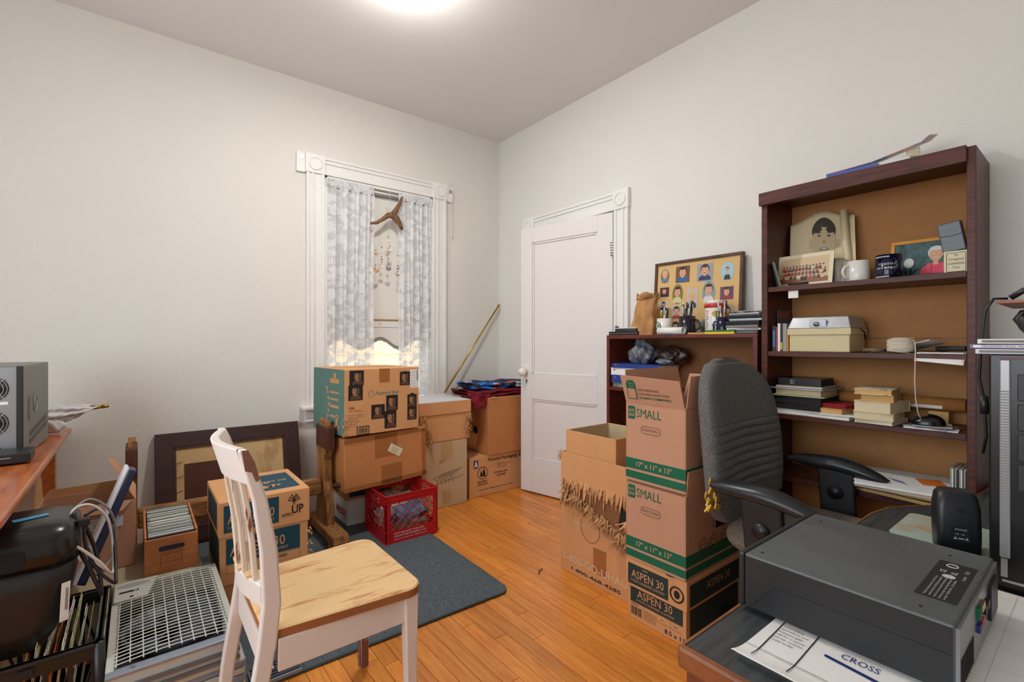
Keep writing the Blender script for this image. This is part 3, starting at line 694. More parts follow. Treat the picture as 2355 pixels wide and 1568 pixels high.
# ---------------- trestle stand ----------------
m_rough = mat('rough_timber', (164, 112, 58), .8, col2=(88, 50, 26), scale=14, stretch=(4, 4, .7), bump=.7, bscale=40)
m_roughx = mat('rough_timber_beam', (178, 128, 72), .8, col2=(96, 54, 30), scale=14, stretch=(.7, 4, 4), bump=.7, bscale=40)
m_stain = mat('dark_old_wood', (92, 46, 28), .55, col2=(48, 24, 18), scale=10, stretch=(4, 4, .6), bump=.3)
ts = thing('trestle_stand', 'rough timber trestle stand with two uprights joined by a pegged beam', 'stand', (.4225, 2.885, 0))
def upright(x0, x1, fr=.29):
    prof = [(-.10, .0), (.10, .0), (.10, .13), (.085, .20), (.04, .30), (.035, .42), (.09, .50), (.10, .56), (.10, .615), (-.10, .615), (-.10, .56), (-.09, .50), (-.045, .42), (-.05, .30), (-.085, .20), (-.10, .13)]
    M_ = Matrix(((0, 0, 1, 0), (1, 0, 0, 0), (0, 1, 0, .06), (0, 0, 0, 1)))
    mb = MB().prism([(a, b_*.99) for a, b_ in prof], x0, x1, 0, M_)
    o = mb.build('upright', [m_rough], ts, bevel=.006)
    MB().box(x0+.008, x1-.006, -.055, .065, .66, .70).build('tenon', m_rough, o, bevel=.003)
    MB().box(x0-.0005, x1+.0005, -.1005, .1005, .54, .670).build('dark_top', m_stain, o, bevel=.004)
    # sled foot, arched
    pf = [(-fr, 0), (-fr+.09, 0), (min(-.12, -fr+.1), .045), (.12, .045), (.18, 0), (.29, 0), (.29, .05), (.16, .10), (min(-.18, -fr+.02), .10), (-fr, .06)]
    if fr < .2: pf = [(-.10, 0), (.29, 0), (.29, .05), (.16, .10), (-.10, .10)]
    MB().prism(pf, x0-.022, x1+.022, 0, Matrix(((0, 0, 1, 0), (1, 0, 0, 0), (0, 1, 0, .0095), (0, 0, 0, 1)))).build('foot', m_rough, ts, bevel=.008)
upright(.425, .472); upright(-.464, -.42, .10)
MB().box(-.421, .424, -.03, .03, .275, .365).build('beam', m_roughx, ts, bevel=.010)
MB().box(.473, .505, -.016, .016, .30, .342).build('beam_tenon', m_stain, ts, bevel=.004)
MB().cyl((.47, -.075, .325), (.535, -.085, .325), .014, n=12).build('peg', m_stain, ts, smooth=True)
# ---------------- picture frame, turned to the wall ----------------
pf = thing('picture_frame', 'large dark wooden picture frame leaning back-outwards against the wall', 'picture frame', (.46, 3.235, .03), 0, rot=(R(-13), 0, 0))
m_fr = mat('frame_wood', (66, 36, 32), .5, col2=(38, 20, 20), scale=10, stretch=(.8, 4, 4))
fw, fh, tt = .765, .62, .085
MB().prism([(-fw/2, 0), (fw/2, 0), (fw/2-tt, tt), (-fw/2+tt, tt)], 0, .03, 0, RX(90) @ T(0, 0, -.03)).build('rail', m_fr, pf, bevel=.003)
MB().prism([(-fw/2, fh), (-fw/2+tt, fh-tt), (fw/2-tt, fh-tt), (fw/2, fh)], 0, .03, 0, RX(90) @ T(0, 0, -.03)).build('rail', m_fr, pf, bevel=.003)
for s_ in (-1, 1):
    MB().prism([(s_*fw/2, 0), (s_*(fw/2-tt), tt), (s_*(fw/2-tt), fh-tt), (s_*fw/2, fh)][::(1 if s_ < 0 else -1)][::-1], 0, .03, 0, RX(90) @ T(0, 0, -.03)).build('stile', m_fr, pf, bevel=.003)
m_foxed = mat('foxed_backing', (206, 172, 122), .85, col2=(150, 98, 52), scale=5, stretch=(1.3, 1, .5), thr=(.28, .5))
MB().box(-fw/2+tt-.004, fw/2-tt+.004, .010, .016, tt-.004, fh-tt+.004).build('backing_paper', m_foxed, pf)
mb = MB(); i0, i1, j0, j1 = -fw/2+tt, fw/2-tt, tt, fh-tt
for a in ((i0, i0+.015, j0, j1), (i1-.015, i1, j0, j1), (i0, i1, j1-.012, j1), (i0, i1, j0, j0+.012)): mb.box(a[0], a[1], .002, .012, a[2], a[3])
mb.build('inner_lip', m_stain, pf)
MB().box(-.245, .07, .006, .011, tt+.01, fh-tt-.10).build('backing_board', mat('leather_board', (88, 42, 24), .55, var=.3, scale=12), pf)
for z in (.28, .36, .44): MB().cyl((i0+.016, .006, z), (i0+.045, .006, z+.01), .0013, n=6).build('nail', m_ink, pf)
# ---------------- copy-paper boxes ----------------
def paper_box(label, loc, size, lid_h, group, seed=1, rz=0):
    dx, dy, dz = size
    t = thing('copy_paper_box', label, 'box', loc, rz, group)
    body = MB().box(.006, dx-.006, .006, dy-.006, 0, dz-.01).build('body', m_card, t, bevel=.003)
    lid = MB().box(0, dx, 0, dy, dz-lid_h, dz).build('lid', m_card, t, bevel=.004)
    return t, body, lid
pb, body, lid = paper_box('copy-paper box with teal panels and an UP tree logo, behind the white chair', (.262, 2.27, .152), (.355, .40, .35), .15, 'copy paper cartons')
Fm = face('-Y', .355, .40, .35); Fl = face('-X', .355, .40, .35); Ft = face('+Z', .355, .40, .35); SC = Matrix.Diagonal((.885, .865, 1, 1)); Fm = Fm @ SC; Fl = Fl @ Matrix.Diagonal((.92, .865, 1, 1)); Ft = Ft @ Matrix.Diagonal((.885, .92, 1, 1)); Fb = Fm @ T(0, 0, -.006)
decal('teal_panel', lid, Fm, m_teal, .02, .255, .255, .385); decal('teal_panel', body, Fb, m_teal, .03, .10, .355, .222)
decal('teal_panel', lid, Fl, m_teald, .05, .255, .38, .385); decal('teal_panel', body, Fl @ T(0, 0, -.006), m_teald, .04, .05, .39, .222)
txt('ASPEN 30', lid, Fm, .035, .295, .045, m_card, .20, z=.0008); txt('% POST-CONSUMER CONTENT', lid, Fm, .035, .272, .012, m_card, .20, z=.0008)
txt('ASPEN 30', body, Fb, .045, .138, .05, m_card, .24, z=.0008); txt('% POST-CONSUMER CONTENT', body, Fb, .06, .115, .014, m_card, .24, z=.0008)
txt('UP', lid, Fm, .315, .285, .042, m_ink, .055, bold=.02, z=.0008); txt('ASPEN', lid, Fm, .268, .275, .018, m_ink, .05, z=.0008)
mb = MB(); mb.tube([(.325, .33, .0006), (.325, .375, .0006)], .0022, 4, 0, Fm)
for sx, z in ((-.018, .372), (.018, .372), (-.010, .382), (.010, .382), (-.024, .36), (.024, .36)):
    mb.tube([(.325, .345, .0006), (.325+sx, z-.006, .0006)], .0014, 4, 0, Fm); mb.ell(.325+sx, z-.003, .004, .005, .0008, 0, Fm, 8)
mb.build('tree_logo', m_ink, lid)
mb = MB()
for a in ((.03, .055, .355, .056), (.03, .095, .355, .096), (.20, .056, .201, .096), (.03, .0555, .031, .0955), (.354, .0555, .355, .0955)): mb.rect(*a, .0006, 0, Fb)
mb.build('print_frame', m_ink, body)
txt('5000', body, Fb, .25, .072, .016, m_ink, bold=.01); txt('8.5 x 11', body, Fb, .18, .020, .026, m_ink, .17, bold=.012); txt('(216 x 279 mm)', body, Fb, .21, .006, .008, m_ink)
decal('teal_panel', lid, Ft, m_teal, .17, .06, .37, .36); 
txt('SORRY WE', lid, Ft, .19, .20, .03, m_card, .15, z=.0008); mb = MB()
rd = random.Random(4)
for k in range(9): 
    cx, cy = .22+rd.uniform(-.03, .09), .15+rd.uniform(-.05, .05); mb.poly([(cx+.02*rd.uniform(.4, 1)*math.cos(a), cy+.02*rd.uniform(.4, 1)*math.sin(a), .001) for a in (0, 1, 2, 3, 4, 5)], 0, Ft)
mb.build('torn_patch', m_cardin, lid)
shred(pb, [(.353, -.003, .1), (.353, -.003, .16), (.353, -.003, .06)], 16, .015, m_cardin, .012, seed=7)
G_CP = 'copy paper cartons'
pb, body, lid = paper_box('copy-paper box with dark green panels at the bottom of the moving-box stack', (1.63, 1.005, 0), (.44, .285, .252), .115, G_CP)
Fm = face('-X', .44, .285, .252); Fb = Fm @ T(0, 0, -.006); Fr = face('-Y', .44, .285, .252); Frb = Fr @ T(0, 0, -.006); Ft = face('+Z', .44, .285, .252)
decal('dark_panel', lid, Fm, m_teald, .012, .150, .205, .235); decal('dark_panel', body, Fb, m_teald, .02, .075, .265, .142)
txt('union', lid, Fm, .085, .222, .008, m_card, z=.0008, bold=.02); txt('ASPEN 30', lid, Fm, .03, .180, .032, m_card, .155, z=.0008); txt('% POST-CONSUMER CONTENT', lid, Fm, .025, .163, .010, m_card, .165, z=.0008)
txt('ASPEN 30', body, Fb, .055, .100, .032, m_card, .165, z=.0008); txt('% POST-CONSUMER CONTENT', body, Fb, .05, .084, .009, m_card, .18, z=.0008)
mb = MB()
for r_ in (.030, .026): mb.tube([(.243+r_*math.cos(R(a)), .190+r_*math.sin(R(a)), .0006) for a in range(0, 361, 15)], .0016, 4, 0, Fm)
mb.ell(.243, .19, .013, .016, .0006, 0, Fm)
mb.build('seal_print', m_ink, lid)
barcode(body, Fb, .022, .022, .055, .035, frame=False); txt('054901', body, Fb, .025, .062, .009, m_ink)
mb = MB()
for a in ((.02, .073, .265, .074), (.085, .02, .0858, .073), (.15, .045, .151, .073), (.21, .045, .211, .073), (.15, .0445, .265, .0455)): mb.rect(*a, .0006, 0, Fb)
for k in range(8): mb.rect(.09, .058-k*.005, .145, .0592-k*.005, .0006, 0, Fb)
mb.build('print_frame', m_inkb, body)
txt('8.5 x 11', body, Fb, .185, .014, .018, m_ink, .085, bold=.012); txt('10 lb', body, Fb, .165, .055, .006, m_ink); txt('5000', body, Fb, .225, .055, .006, m_ink)
decal('dark_panel', lid, Fr, m_teald, .02, .15, .40, .235); decal('dark_panel', body, Frb, m_teald, .03, .02, .40, .14); txt('ASPEN 30', lid, Fr, .14, .185, .03, m_card3, .18, z=.0008)
decal('blue_print', lid, Ft, m_teal, .008, .18, .06, .275); mb = MB(); mb.ell(.025, .07, .035, .035, .0005, 0, Ft, 24); mb.build('round_print', m_teald, lid)
# ---------------- moving boxes ----------------
def moving_box(label, z, open_top, tilt=None):
    dx, dy, dz = .432, .28, .325
    t = thing('moving_box', label, 'box', (1.628, 1.0+.008, z), 0, 'small moving boxes')
    if tilt: t.rotation_euler = tilt
    wt = .004
    body = MB().box(0, dx, 0, wt, 0, dz).box(0, dx, dy-wt, dy, 0, dz).box(0, wt, wt, dy-wt, 0, dz).box(dx-wt, dx, wt, dy-wt, 0, dz).box(wt, dx-wt, wt, dy-wt, 0, wt).build('body', m_card3, t, bevel=.0015)
    F1 = face('-X', dx, dy, dz); F2 = face('-Y', dx, dy, dz)
    for F_, L in ((F1, dy), (F2, dx)):
        decal('green_band', body, F_, m_green, .0, .052, L, .095); decal('green_band', body, F_, m_green, .0, .012, L, .042)
    txt('17" x 11" x 13"', body, F1, .055, .064, .020, m_card3, .165, bold=.015, z=.0008)
    ic = MB().prism(rrect(.012, .048, .258, .312, .006), 0, .0005, 0, F1).build('badge', m_green, body)
    txt('DUTY', ic, F1, .015, .288, .011, m_card3, .030, bold=.02, z=.001); txt('GEAR', ic, F1, .015, .270, .011, m_card3, .030, bold=.02, z=.001)
    txt('SMALL', body, F1, .055, .268, .036, m_green, .118, z=.0008); txt('FOLD TO HOLD', body, F1, .085, .215, .010, m_inkb, .075, z=.0008)
    rr = rrect(.078, .168, .205, .234, .012); MB().tube([(a, b_, .0006) for a, b_ in rr+rr[:1]], .0008, 4, 0, F1).build('hold_outline', m_inkb, body)
    mb = MB()
    for cx in (.12, .20, .28):
        mb.tube([(cx+.03*math.cos(R(a)), .10+.035*math.sin(R(a)), .0006) for a in range(0, 361, 20)], .0014, 4, 0, F2)
        mb.tube([(cx-.015, .09, .0006), (cx+.015, .09, .0006), (cx+.015, .115, .0006), (cx-.015, .115, .0006), (cx-.015, .09, .0006)], .001, 4, 0, F2)
    mb.build('icon_print', m_inkb, body)
    MB().ell(.21, .25, .05, .042, .0008, 0, F2).build('hand_hole', m_ink, body)
    return t, dx, dy, dz
t, dx, dy, dz = moving_box('lower small moving box with green stripes, resting on the copy-paper box', .2535, False)
MB().box(0, .17, .004, dy-.004, dz-.004, dz).build('flap', m_card3, t); MB().box(.26, dx, .004, dy-.004, dz-.004, dz).build('flap', m_card3, t)
MB().add([(.004, 0, dz-.003), (dx-.05, 0, dz-.003), (dx-.05, -.006, dz+.09), (.006, -.006, dz+.09)], [(0, 1, 2, 3)]).build('flap', m_card3, t, solid=.004)
t, dx, dy, dz = moving_box('upper small moving box with its flaps open, at the top of the stack', .5825, True)
fo = MB().add([(0, .003, dz), (0, dy-.003, dz), (-.032, dy+.004, dz+.115), (-.032, .006, dz+.105)], [(0, 1, 2, 3)]).build('flap', m_card3, t, solid=.004)
fm = Matrix.Translation((0, 0, 0)); 
# frame on the front flap: origin lower-left as seen, tilted outwards
ax = Vector((0, -1, 0)); up_ = Vector((-.032, .002, .112)).normalized(); nn = ax.cross(up_).normalized()
FF = Matrix(((ax.x, up_.x, nn.x, -.004), (ax.y, up_.y, nn.y, dy), (ax.z, up_.z, nn.z, dz), (0, 0, 0, 1)))
tg = MB().prism([(.022, .018), (.068, .018), (.068, .085), (.058, .10), (.032, .10), (.022, .085)], .0, .0006, 0, FF).build('green_tag', m_green, fo)
MB().prism([(.026, .022), (.064, .022), (.064, .064), (.026, .064)], .0006, .001, 0, FF).build('tag_window', m_card3, tg)
mb = MB(); mb.tube([(.034, .09, .0012), (.038, .09, .0012), (.042, .075, .0012), (.056, .075, .0012), (.06, .087, .0012), (.041, .087, .0012)], .0009, 4, 0, FF); mb.ell(.045, .071, .002, .002, .0012, 0, FF); mb.ell(.054, .071, .002, .002, .0012, 0, FF); mb.build('cart_icon', m_card3, tg)
for k, s_ in enumerate(('NEED MORE BOXES?', 'SCAN HERE OR VISIT US AT', 'WALMART.COM/MOVING')): txt(s_, fo, FF, .076, .056-k*.017, .0095, m_inkb if k < 2 else m_green, (.10, .145, .15)[k], bold=(0, 0, .015)[k], z=.0006)
MB().add([(.004, 0, dz), (dx-.004, 0, dz), (dx-.03, .012, dz+.12), (.05, .012, dz+.12)], [(0, 1, 2, 3)]).build('flap', m_card3, t, solid=.004)
MB().add([(.004, dy, dz), (dx-.004, dy, dz), (dx-.02, dy+.02, dz+.135), (.02, dy+.02, dz+.135)], [(0, 1, 2, 3)]).build('flap', m_card3, t, solid=.004)
MB().add([(dx, .003, dz), (dx, dy-.003, dz), (dx+.05, dy-.003, dz+.1), (dx+.05, .003, dz+.1)], [(0, 1, 2, 3)]).build('flap', m_card3, t, solid=.004)
# ---------------- chewed rental-truck box and the open box in it ----------------
ub = thing('moving_box', 'tall chewed cardboard box with torn shreds hanging across its side', 'box', (1.715, 1.305, 0))
ux, uy, uz = .42, .465, .60; wt = .005
body = MB().box(0, ux, 0, wt, 0, uz).box(0, ux, uy-wt, uy, 0, uz).box(0, wt, wt, uy-wt, 0, uz).box(ux-wt, ux, wt, uy-wt, 0, uz).box(wt, ux-wt, wt, uy-wt, 0, wt).build('body', m_card, ub, bevel=.0015)
Fm = face('-X', ux, uy, uz)
# torn outer layer: ragged darker hole band
rd = random.Random(11); mb = MB(); up = []; dn = []
for k in range(31):
    x = .006+k*.0148; up.append((x, .46+rd.uniform(-.045, .02)-.0*x, .0008)); dn.append((x, .40-.14*(x/.45)**1.5+rd.uniform(-.02, .02), .0008))
for k in range(30): mb.poly([dn[k], dn[k+1], up[k+1], up[k]], 0, Fm)
mb.build('torn_band', mat('torn_corrugate', (150, 102, 62), .95, col2=(98, 62, 36), scale=60, stretch=(1, 6, 1)), ub)
MB().poly([(.37, .33, .0012), (.43, .30, .0012), (.44, .40, .0012), (.39, .42, .0012)], 0, Fm).build('hole', m_ink, ub)
def upz(x): return .455
pts = [(-.001, uy-.02-.44*k/30, .455-.0*k) for k in range(31)]
mb = MB(); rq = random.Random(77); x = .004
while x < .455:
    w_ = rq.uniform(.004, .016); L_ = rq.uniform(.03, .10)*(1.0 if x < .30 else .9); c_ = rq.uniform(-.002, .016)
    y0_ = .475; pt = x+w_*rq.uniform(.3, .7)
    mb.add([(x, y0_, .002), (x+w_, y0_, .002), (x+w_*.95, y0_-L_*.5, .004+c_*.3), (x+w_*.05, y0_-L_*.5, .004+c_*.3), (pt+.001, y0_-L_, .004+c_), (pt-.001, y0_-L_, .004+c_)], [(0, 3, 2, 1), (3, 5, 4, 2)], 0, Fm)
    x += w_*rq.uniform(.8, 1.25)
mb.rect(.002, .470, .463, .597, .002, 0, Fm)
mb.build('torn_layer', m_card, ub, solid=.0015, kind='stuff')
shred(ub, pts, 60, .035, m_cardin, .02, wd=.010, out=(-1, 0, 0), seed=21)
pts = [(-.004, uy-.03-.42*k/20, .40-.14*(k/20)**1.5) for k in range(21)]
shred(ub, pts, 200, .055, m_cardin, .016, wd=.017, out=(-1, 0, 0), seed=22, name='shredded_fringe')
shred(ub, [(-.002, .03, .3), (-.002, .03, .36), (-.002, .04, .25)], 50, .05, m_card, .02, wd=.014, out=(-1, 0, 0), seed=23, name='shredded_corner')
m_uw = mat('faded_white_print', (216, 184, 150), .85, var=.1, scale=20)
txt('www.uhaul.com', ub, Fm, .085, .255, .026, m_uw, .235, bold=.008, z=.0008, rot=-1)
txt('1-800-GO-UHAUL', ub, Fm, .02, .058, .036, m_uw, .435, bold=.02, z=.0008)
txt('1-800-468-4285', ub, Fm, .075, .020, .016, m_ink, .31, bold=.012, z=.0008)
txt('Storage', ub, Fm, .05, .37, .04, m_ink, .18, bold=.02, z=.0006); txt('MOVING', ub, Fm, .10, .44, .05, m_ink, .14, bold=.02, z=.0006)
MB().tube([(.20+.06*math.cos(R(a)), .26+.065*math.sin(R(a)), .0006) for a in range(150, 391, 12)], .0011, 4, 0, Fm).build('dotted_arc', m_ink, ub)
MB().box(-.0008, 0, uy-.30, uy-.22, .06, .18).build('tape', m_tape, ub)
MB().box(-.0008, 0, uy-.19, uy-.16, .53, .57).build('paper_scrap', m_cardin, ub)
shred(ub, [(-.004, uy+.002, .60), (-.004, uy+.002, .58)], 10, .02, m_cardin, .01, seed=31, out=(-1, 0, 0))
ob = thing('cardboard_box', 'open-topped cardboard box set down inside the chewed moving box', 'box', (1.735, 1.43, .28))
ox, oy, oz = .33, .325, .43
MB().box(0, ox, 0, wt, 0, oz).box(0, ox, oy-wt, oy, 0, oz).box(0, wt, wt, oy-wt, 0, oz).box(ox-wt, ox, wt, oy-wt, 0, oz).box(wt, ox-wt, wt, oy-wt, 0, wt).build('body', [m_card], ob, bevel=.0015)
MB().box(wt, ox-wt, oy-wt-.001, oy-wt, wt, oz-.002).box(ox-wt-.001, ox-wt, wt, oy-wt, wt, oz-.002).build('lining', mat('box_lining', (196, 176, 138), .9, var=.12, scale=7), ob)
MB().tube([(.30, .0, .43), (.30, -.006, .41), (.305, -.008, .37), (.30, -.006, .34)], .003, 5).build('string', m_white, ob)
# ---------------- left: table, computer, clutter ----------------
def rings(mb, lst, n=8, mi=0, M=None, cap0=True, cap1=True):
    """loft rounded rectangles: (x0,x1,y0,y1,r,z)"""
    base = len(mb.v); k = None; vs = []; fs = []
    for x0, x1, y0, y1, r, z in lst:
        p = rrect(x0, x1, y0, y1, r, n); k = len(p); vs += [(a, b_, z) for a, b_ in p]
    for i in range(len(lst)-1):
        for j in range(k): fs.append((i*k+j, i*k+(j+1) % k, (i+1)*k+(j+1) % k, (i+1)*k+j))
    if cap0: fs.append(tuple(range(k-1, -1, -1)))
    if cap1: fs.append(tuple(range((len(lst)-1)*k, len(lst)*k)))
    return mb.add(vs, fs, mi, M)
m_orange = mat('orange_varnished_wood', (192, 106, 48), .3, col2=(140, 66, 26), scale=7, stretch=(5, .6, 5), coat=.3)
tb = thing('wooden_table', 'varnished orange-brown wooden table at the left wall, holding a computer tower', 'table', (-.75, 2.6, 0))
MB().prism(rrect(-.45, .485, -.90, .76, .03), .693, .718).build('tabletop', m_orange, tb, bevel=.008, seg=3)
MB().box(-.42, .42, -.86, .72, .662, .692).build('apron', m_orange, tb)
for x, y in ((-.40, -.84), (.40, .70), (-.40, .70)): MB().box(x-.03, x+.03, y-.03, y+.03, 0, .692).build('leg', m_orange, tb, bevel=.004)
# computer tower (rear towards the camera)
m_grey = mat('steel_grey_case', (120, 118, 112), .45, var=.05, scale=3)
m_steel = mat('galvanised_steel', (150, 152, 154), .35, metal=.8)
ct = thing('computer_tower', 'grey computer tower on the wooden table with its fan side turned out', 'computer', (-.344, 2.605, .719), -3.6)
MB().box(-.20, 0, 0, .415, 0, .352).build('case', m_grey, ct, bevel=.004)
rp_ = MB().box(-.196, -.006, -.004, 0, .006, .346).build('rear_panel', m_steel, ct, bevel=.001)
MB().box(-.018, .001, -.010, .0, 0, .350).build('edge_strip', m_black, ct, bevel=.002)
for cz in (.265, .135):
    f = MB().cyl((-.085, -.006, cz), (-.085, -.004, cz), .047, n=28).build('fan_opening', m_ink, ct)
    mb = MB()
    for r_ in (.014, .024, .034, .044): mb.tube([(-.085+r_*math.cos(R(a)), -.010, cz+r_*math.sin(R(a))) for a in range(0, 361, 15)], .0013, 5)
    for a in (45, 135, 225, 315): mb.tube([(-.085+.008*math.cos(R(a)), -.010, cz+.008*math.sin(R(a))), (-.085+.05*math.cos(R(a)), -.010, cz+.05*math.sin(R(a)))], .0013, 5)
    mb.build('fan_guard', m_metal, f)
    mb = MB()
    for a in range(0, 360, 51): mb.poly([(-.085+.012*math.cos(R(a)), -.007, cz+.012*math.sin(R(a))), (-.085+.042*math.cos(R(a+10)), -.0075, cz+.042*math.sin(R(a+10))), (-.085+.042*math.cos(R(a+38)), -.007, cz+.042*math.sin(R(a+38)))])
    mb.build('fan_blades', m_black, f, solid=.001)
MB().box(-.13, -.04, -.0055, -.004, .205, .216).build('serial_label', m_white, ct)
MB().box(-.13, -.10, -.006, -.004, .03, .05).box(-.08, -.06, -.006, -.004, .03, .045).build('socket', m_ink, ct, kind='stuff')
Fr = face('+X', 0, .415, .35) @ T(.03, 0, 0)
lg = MB().prism(rrect(.12, .175, .155, .225, .008), 0, .0012, 0, Fr).build('badge', m_grey, ct)
mb = MB(); mb.tube([(.147+.024*math.cos(R(a)), .19+.032*math.sin(R(a)), .0013) for a in range(0, 361, 15)], .0014, 4, 0, Fr); mb.build('badge_ring', m_metal, lg)
txt('hp', lg, Fr, .133, .180, .022, m_metal, .028, z=.0016)
MB().prism(rrect(.04, .075, .13, .225, .012), 0, .0008, 0, Fr).build('finger_recess', mat('recess_grey', (96, 95, 90), .5), ct)
for z in (.045, .075): MB().add([(.06, z-.012, .0006), (.34, z+.026, .0006), (.34, z+.046, .0006), (.06, z+.006, .0006)], [(0, 1, 2, 3)], 0, Fr).build('vent_stripe', mat('vent_dark', (78, 78, 78), .5), ct)
# flat black box
fb = thing('disc_drive', 'flat black slim box lying in front of the computer tower', 'device', (-.305, 2.45, .719), 2)
MB().box(-.30, 0, 0, .14, .006, .040).build('case', m_black, fb, bevel=.003)
MB().box(-.27, -.09, -.0012, 0, .012, .017).build('slot', m_ink, fb); MB().box(-.09, -.05, -.0012, 0, .025, .030).build('logo_strip', m_grey, fb)
for x in (-.27, -.04): MB().cyl((x, .03, 0), (x, .03, .007), .012).build('rubber_foot', m_ink, fb)
# wrapped rod
m_film = mat('plastic_film', (226, 224, 224), .3, var=.06, scale=20, bump=.5, bscale=35)
wr_ = thing('plastic_wrapped_rod', 'crumpled white plastic wrapping around a brass rod end, on the table corner', 'bundle', (-.315, 3.17, .722))
rd = random.Random(9)
def bag(u, v, ph=0):
    a = 2*math.pi*u; t_ = v
    x = -.16+.30*t_; r_ = .060*(math.sin(math.pi*min(1, t_*.95+.06)))**.6*(1+.25*math.sin(a*3+t_*9)+.20*math.sin(a*7-t_*14)+.12*math.sin(a*13+t_*30))*(1-.55*t_)+.008
    return (x+.012*math.sin(a*2), r_*math.cos(a), .05+.065*t_+r_*.85*math.sin(a))
def crump(cx, cy, cz, rx, ry, rz_, sd):
    def fn(u, v):
        a = 2*math.pi*u; b_ = math.pi*v
        n_ = 1+.16*math.sin(a*3+sd+v*5)+.10*math.sin(a*7-v*11+sd*2)+.07*math.sin(a*12+v*19)
        return (cx+rx*n_*math.sin(b_)*math.cos(a), cy+ry*n_*math.sin(b_)*math.sin(a), max(.0005, cz-rz_*n_*math.cos(b_)))
    return fn
MB().grid(crump(-.04, 0, .05, .085, .055, .05, 2.0), 60, 30, closeu=True).build('crumpled_lump', m_film, wr_, smooth=True)
MB().grid(bag, 60, 30, closeu=True).build('wrapping', m_film, wr_, smooth=True)
MB().cyl((.08, 0, .098), (.19, .02, .112), .008, n=12).build('rod', m_brass, wr_, smooth=True); MB().cyl((.175, .017, .11), (.20, .022, .1135), .010, n=12).build('rod_cap', m_brass, wr_, smooth=True)
# beige storage case carrying crate and open box
m_beige = mat('beige_board', (172, 154, 124), .7, var=.08, scale=4)
sc_ = thing('storage_case', 'low beige storage case under the open box and the wooden crate', 'box', (-.10, 2.55, 0))
MB().box(-.30, .31, -.215, .205, .001, .215).build('body', m_beige, sc_, bevel=.01); MB().box(-.305, .315, -.22, .21, .205, .245).build('lid', m_beige, sc_, bevel=.008)
# open cardboard box
ob = thing('cardboard_box', 'open cardboard box with raised flaps and a handwritten address label', 'box', (-.306, 2.50, .247))
ox, oy, oz = .301, .245, .268
bd = MB().box(0, ox, 0, wt, 0, oz).box(0, ox, oy-wt, oy, 0, oz).box(0, wt, wt, oy-wt, 0, oz).box(ox-wt, ox, wt, oy-wt, 0, oz).box(wt, ox-wt, wt, oy-wt, 0, wt).build('body', m_card3, ob, bevel=.002)
MB().add([(0, 0, oz), (0, oy, oz), (-.01, oy-.01, oz+.14), (.012, .02, oz+.165)], [(0, 1, 2, 3)]).build('flap', m_cardin, ob, solid=.004)
MB().add([(ox, 0, oz), (ox, oy, oz), (ox-.07, oy-.005, oz+.13), (ox-.085, .012, oz+.175)], [(0, 1, 2, 3)]).build('flap', m_card3, ob, solid=.004)
MB().add([(0, oy-.002, oz), (ox, oy-.002, oz), (ox-.02, oy, oz+.035), (.02, oy, oz+.03)], [(0, 1, 2, 3)]).build('flap', m_cardin, ob, solid=.004)
MB().add([(.01, 0, oz), (ox-.01, 0, oz), (ox-.04, -.012, oz-.035), (.03, -.012, oz-.035)], [(3, 2, 1, 0)]).build('flap', m_card3, ob, solid=.003)
Fm = face('-Y', ox, oy, oz)
al = MB().box(.15, .262, -.0135, -.0125, .19, .232).build('address_label', mat('label_blue_white', (206, 208, 220), .7), ob, M=T(0, .0117, -.02) @ I4)
mb = MB()
for k in range(4): mb.box(.158, .158+(.05, .07, .085, .06)[k], -.0142, -.0136, .224-k*.0085, .2255-k*.0085)
mb.build('label_writing', m_ink, al)
txt('1989', al, Fm @ T(0, 0, .0138), .175, .200, .010, m_ink, bold=.01)
# navy panel
nv = thing('tablet_panel', 'thin navy panel with a white edge leaning up behind the cables', 'panel', (-.155, 2.24, .31), 0, rot=(R(-6), R(21), 0))
MB().box(-.012, .014, 0, .13, 0, .40).build('face', mat('navy_plastic', (18, 34, 70), .3), nv, bevel=.004)
MB().box(-.024, -.0115, -.003, .133, -.003, .405).build('rim', mat('white_plastic', (222, 224, 228), .35), nv, bevel=.004)
# file crate
m_fc = mat('crate_black', (20, 20, 21), .4)
fc = thing('file_crate', 'black plastic file crate with lattice sides on the floor', 'crate', (-.46, 1.815, 0))
fx, fy, fz = .375, .385, .30
MB().box(0, fx, 0, fy, .001, .008).build('bottom', m_fc, fc)
def fside(L, Mx, nm):
    o = MB().box(0, L, -.006, .010, fz-.045, fz, 0, Mx).box(0, L, -.012, .012, fz-.010, fz, 0, Mx).build('rim', m_fc, fc, bevel=.003); MB().box(0, L, -.002, .008, 0, .05, 0, Mx).build('base_band', m_fc, fc, bevel=.002)
    mb = MB(); n = 7
    for k in range(n+1):
        x = .012+(L-.024)*k/n; mb.box(x-.006, x+.006, .0, .007, .04, fz-.03, 0, Mx)
    for k in range(n):
        x = .012+(L-.024)*k/n; mb.tube([(x, .004, .06), (x+(L-.024)/n, .004, .25)], .004, 4, 0, Mx); mb.tube([(x, .004, .12), (x+(L-.024)/n, .004, .06)], .003, 4, 0, Mx)
    mb.build('lattice', m_fc, fc)
fside(fx, I4, 'f'); fside(fx, T(fx, fy, 0) @ RZ(180), 'b'); fside(fy, T(0, fy, 0) @ RZ(-90), 'l'); fside(fy, T(fx, 0, 0) @ RZ(90), 'r')
for x, y in ((0, 0), (fx, 0), (0, fy), (fx, fy)): MB().cyl((x, y, 0), (x, y, fz), .014, n=12).build('corner_post', m_fc, fc, smooth=True)
MB().box(.05, .12, -.010, -.006, .15, .20).build('label_holder', m_white, fc)
MB().box(.21, .24, -.013, -.006, fz-.032, fz-.016).build('latch', m_ink, fc)
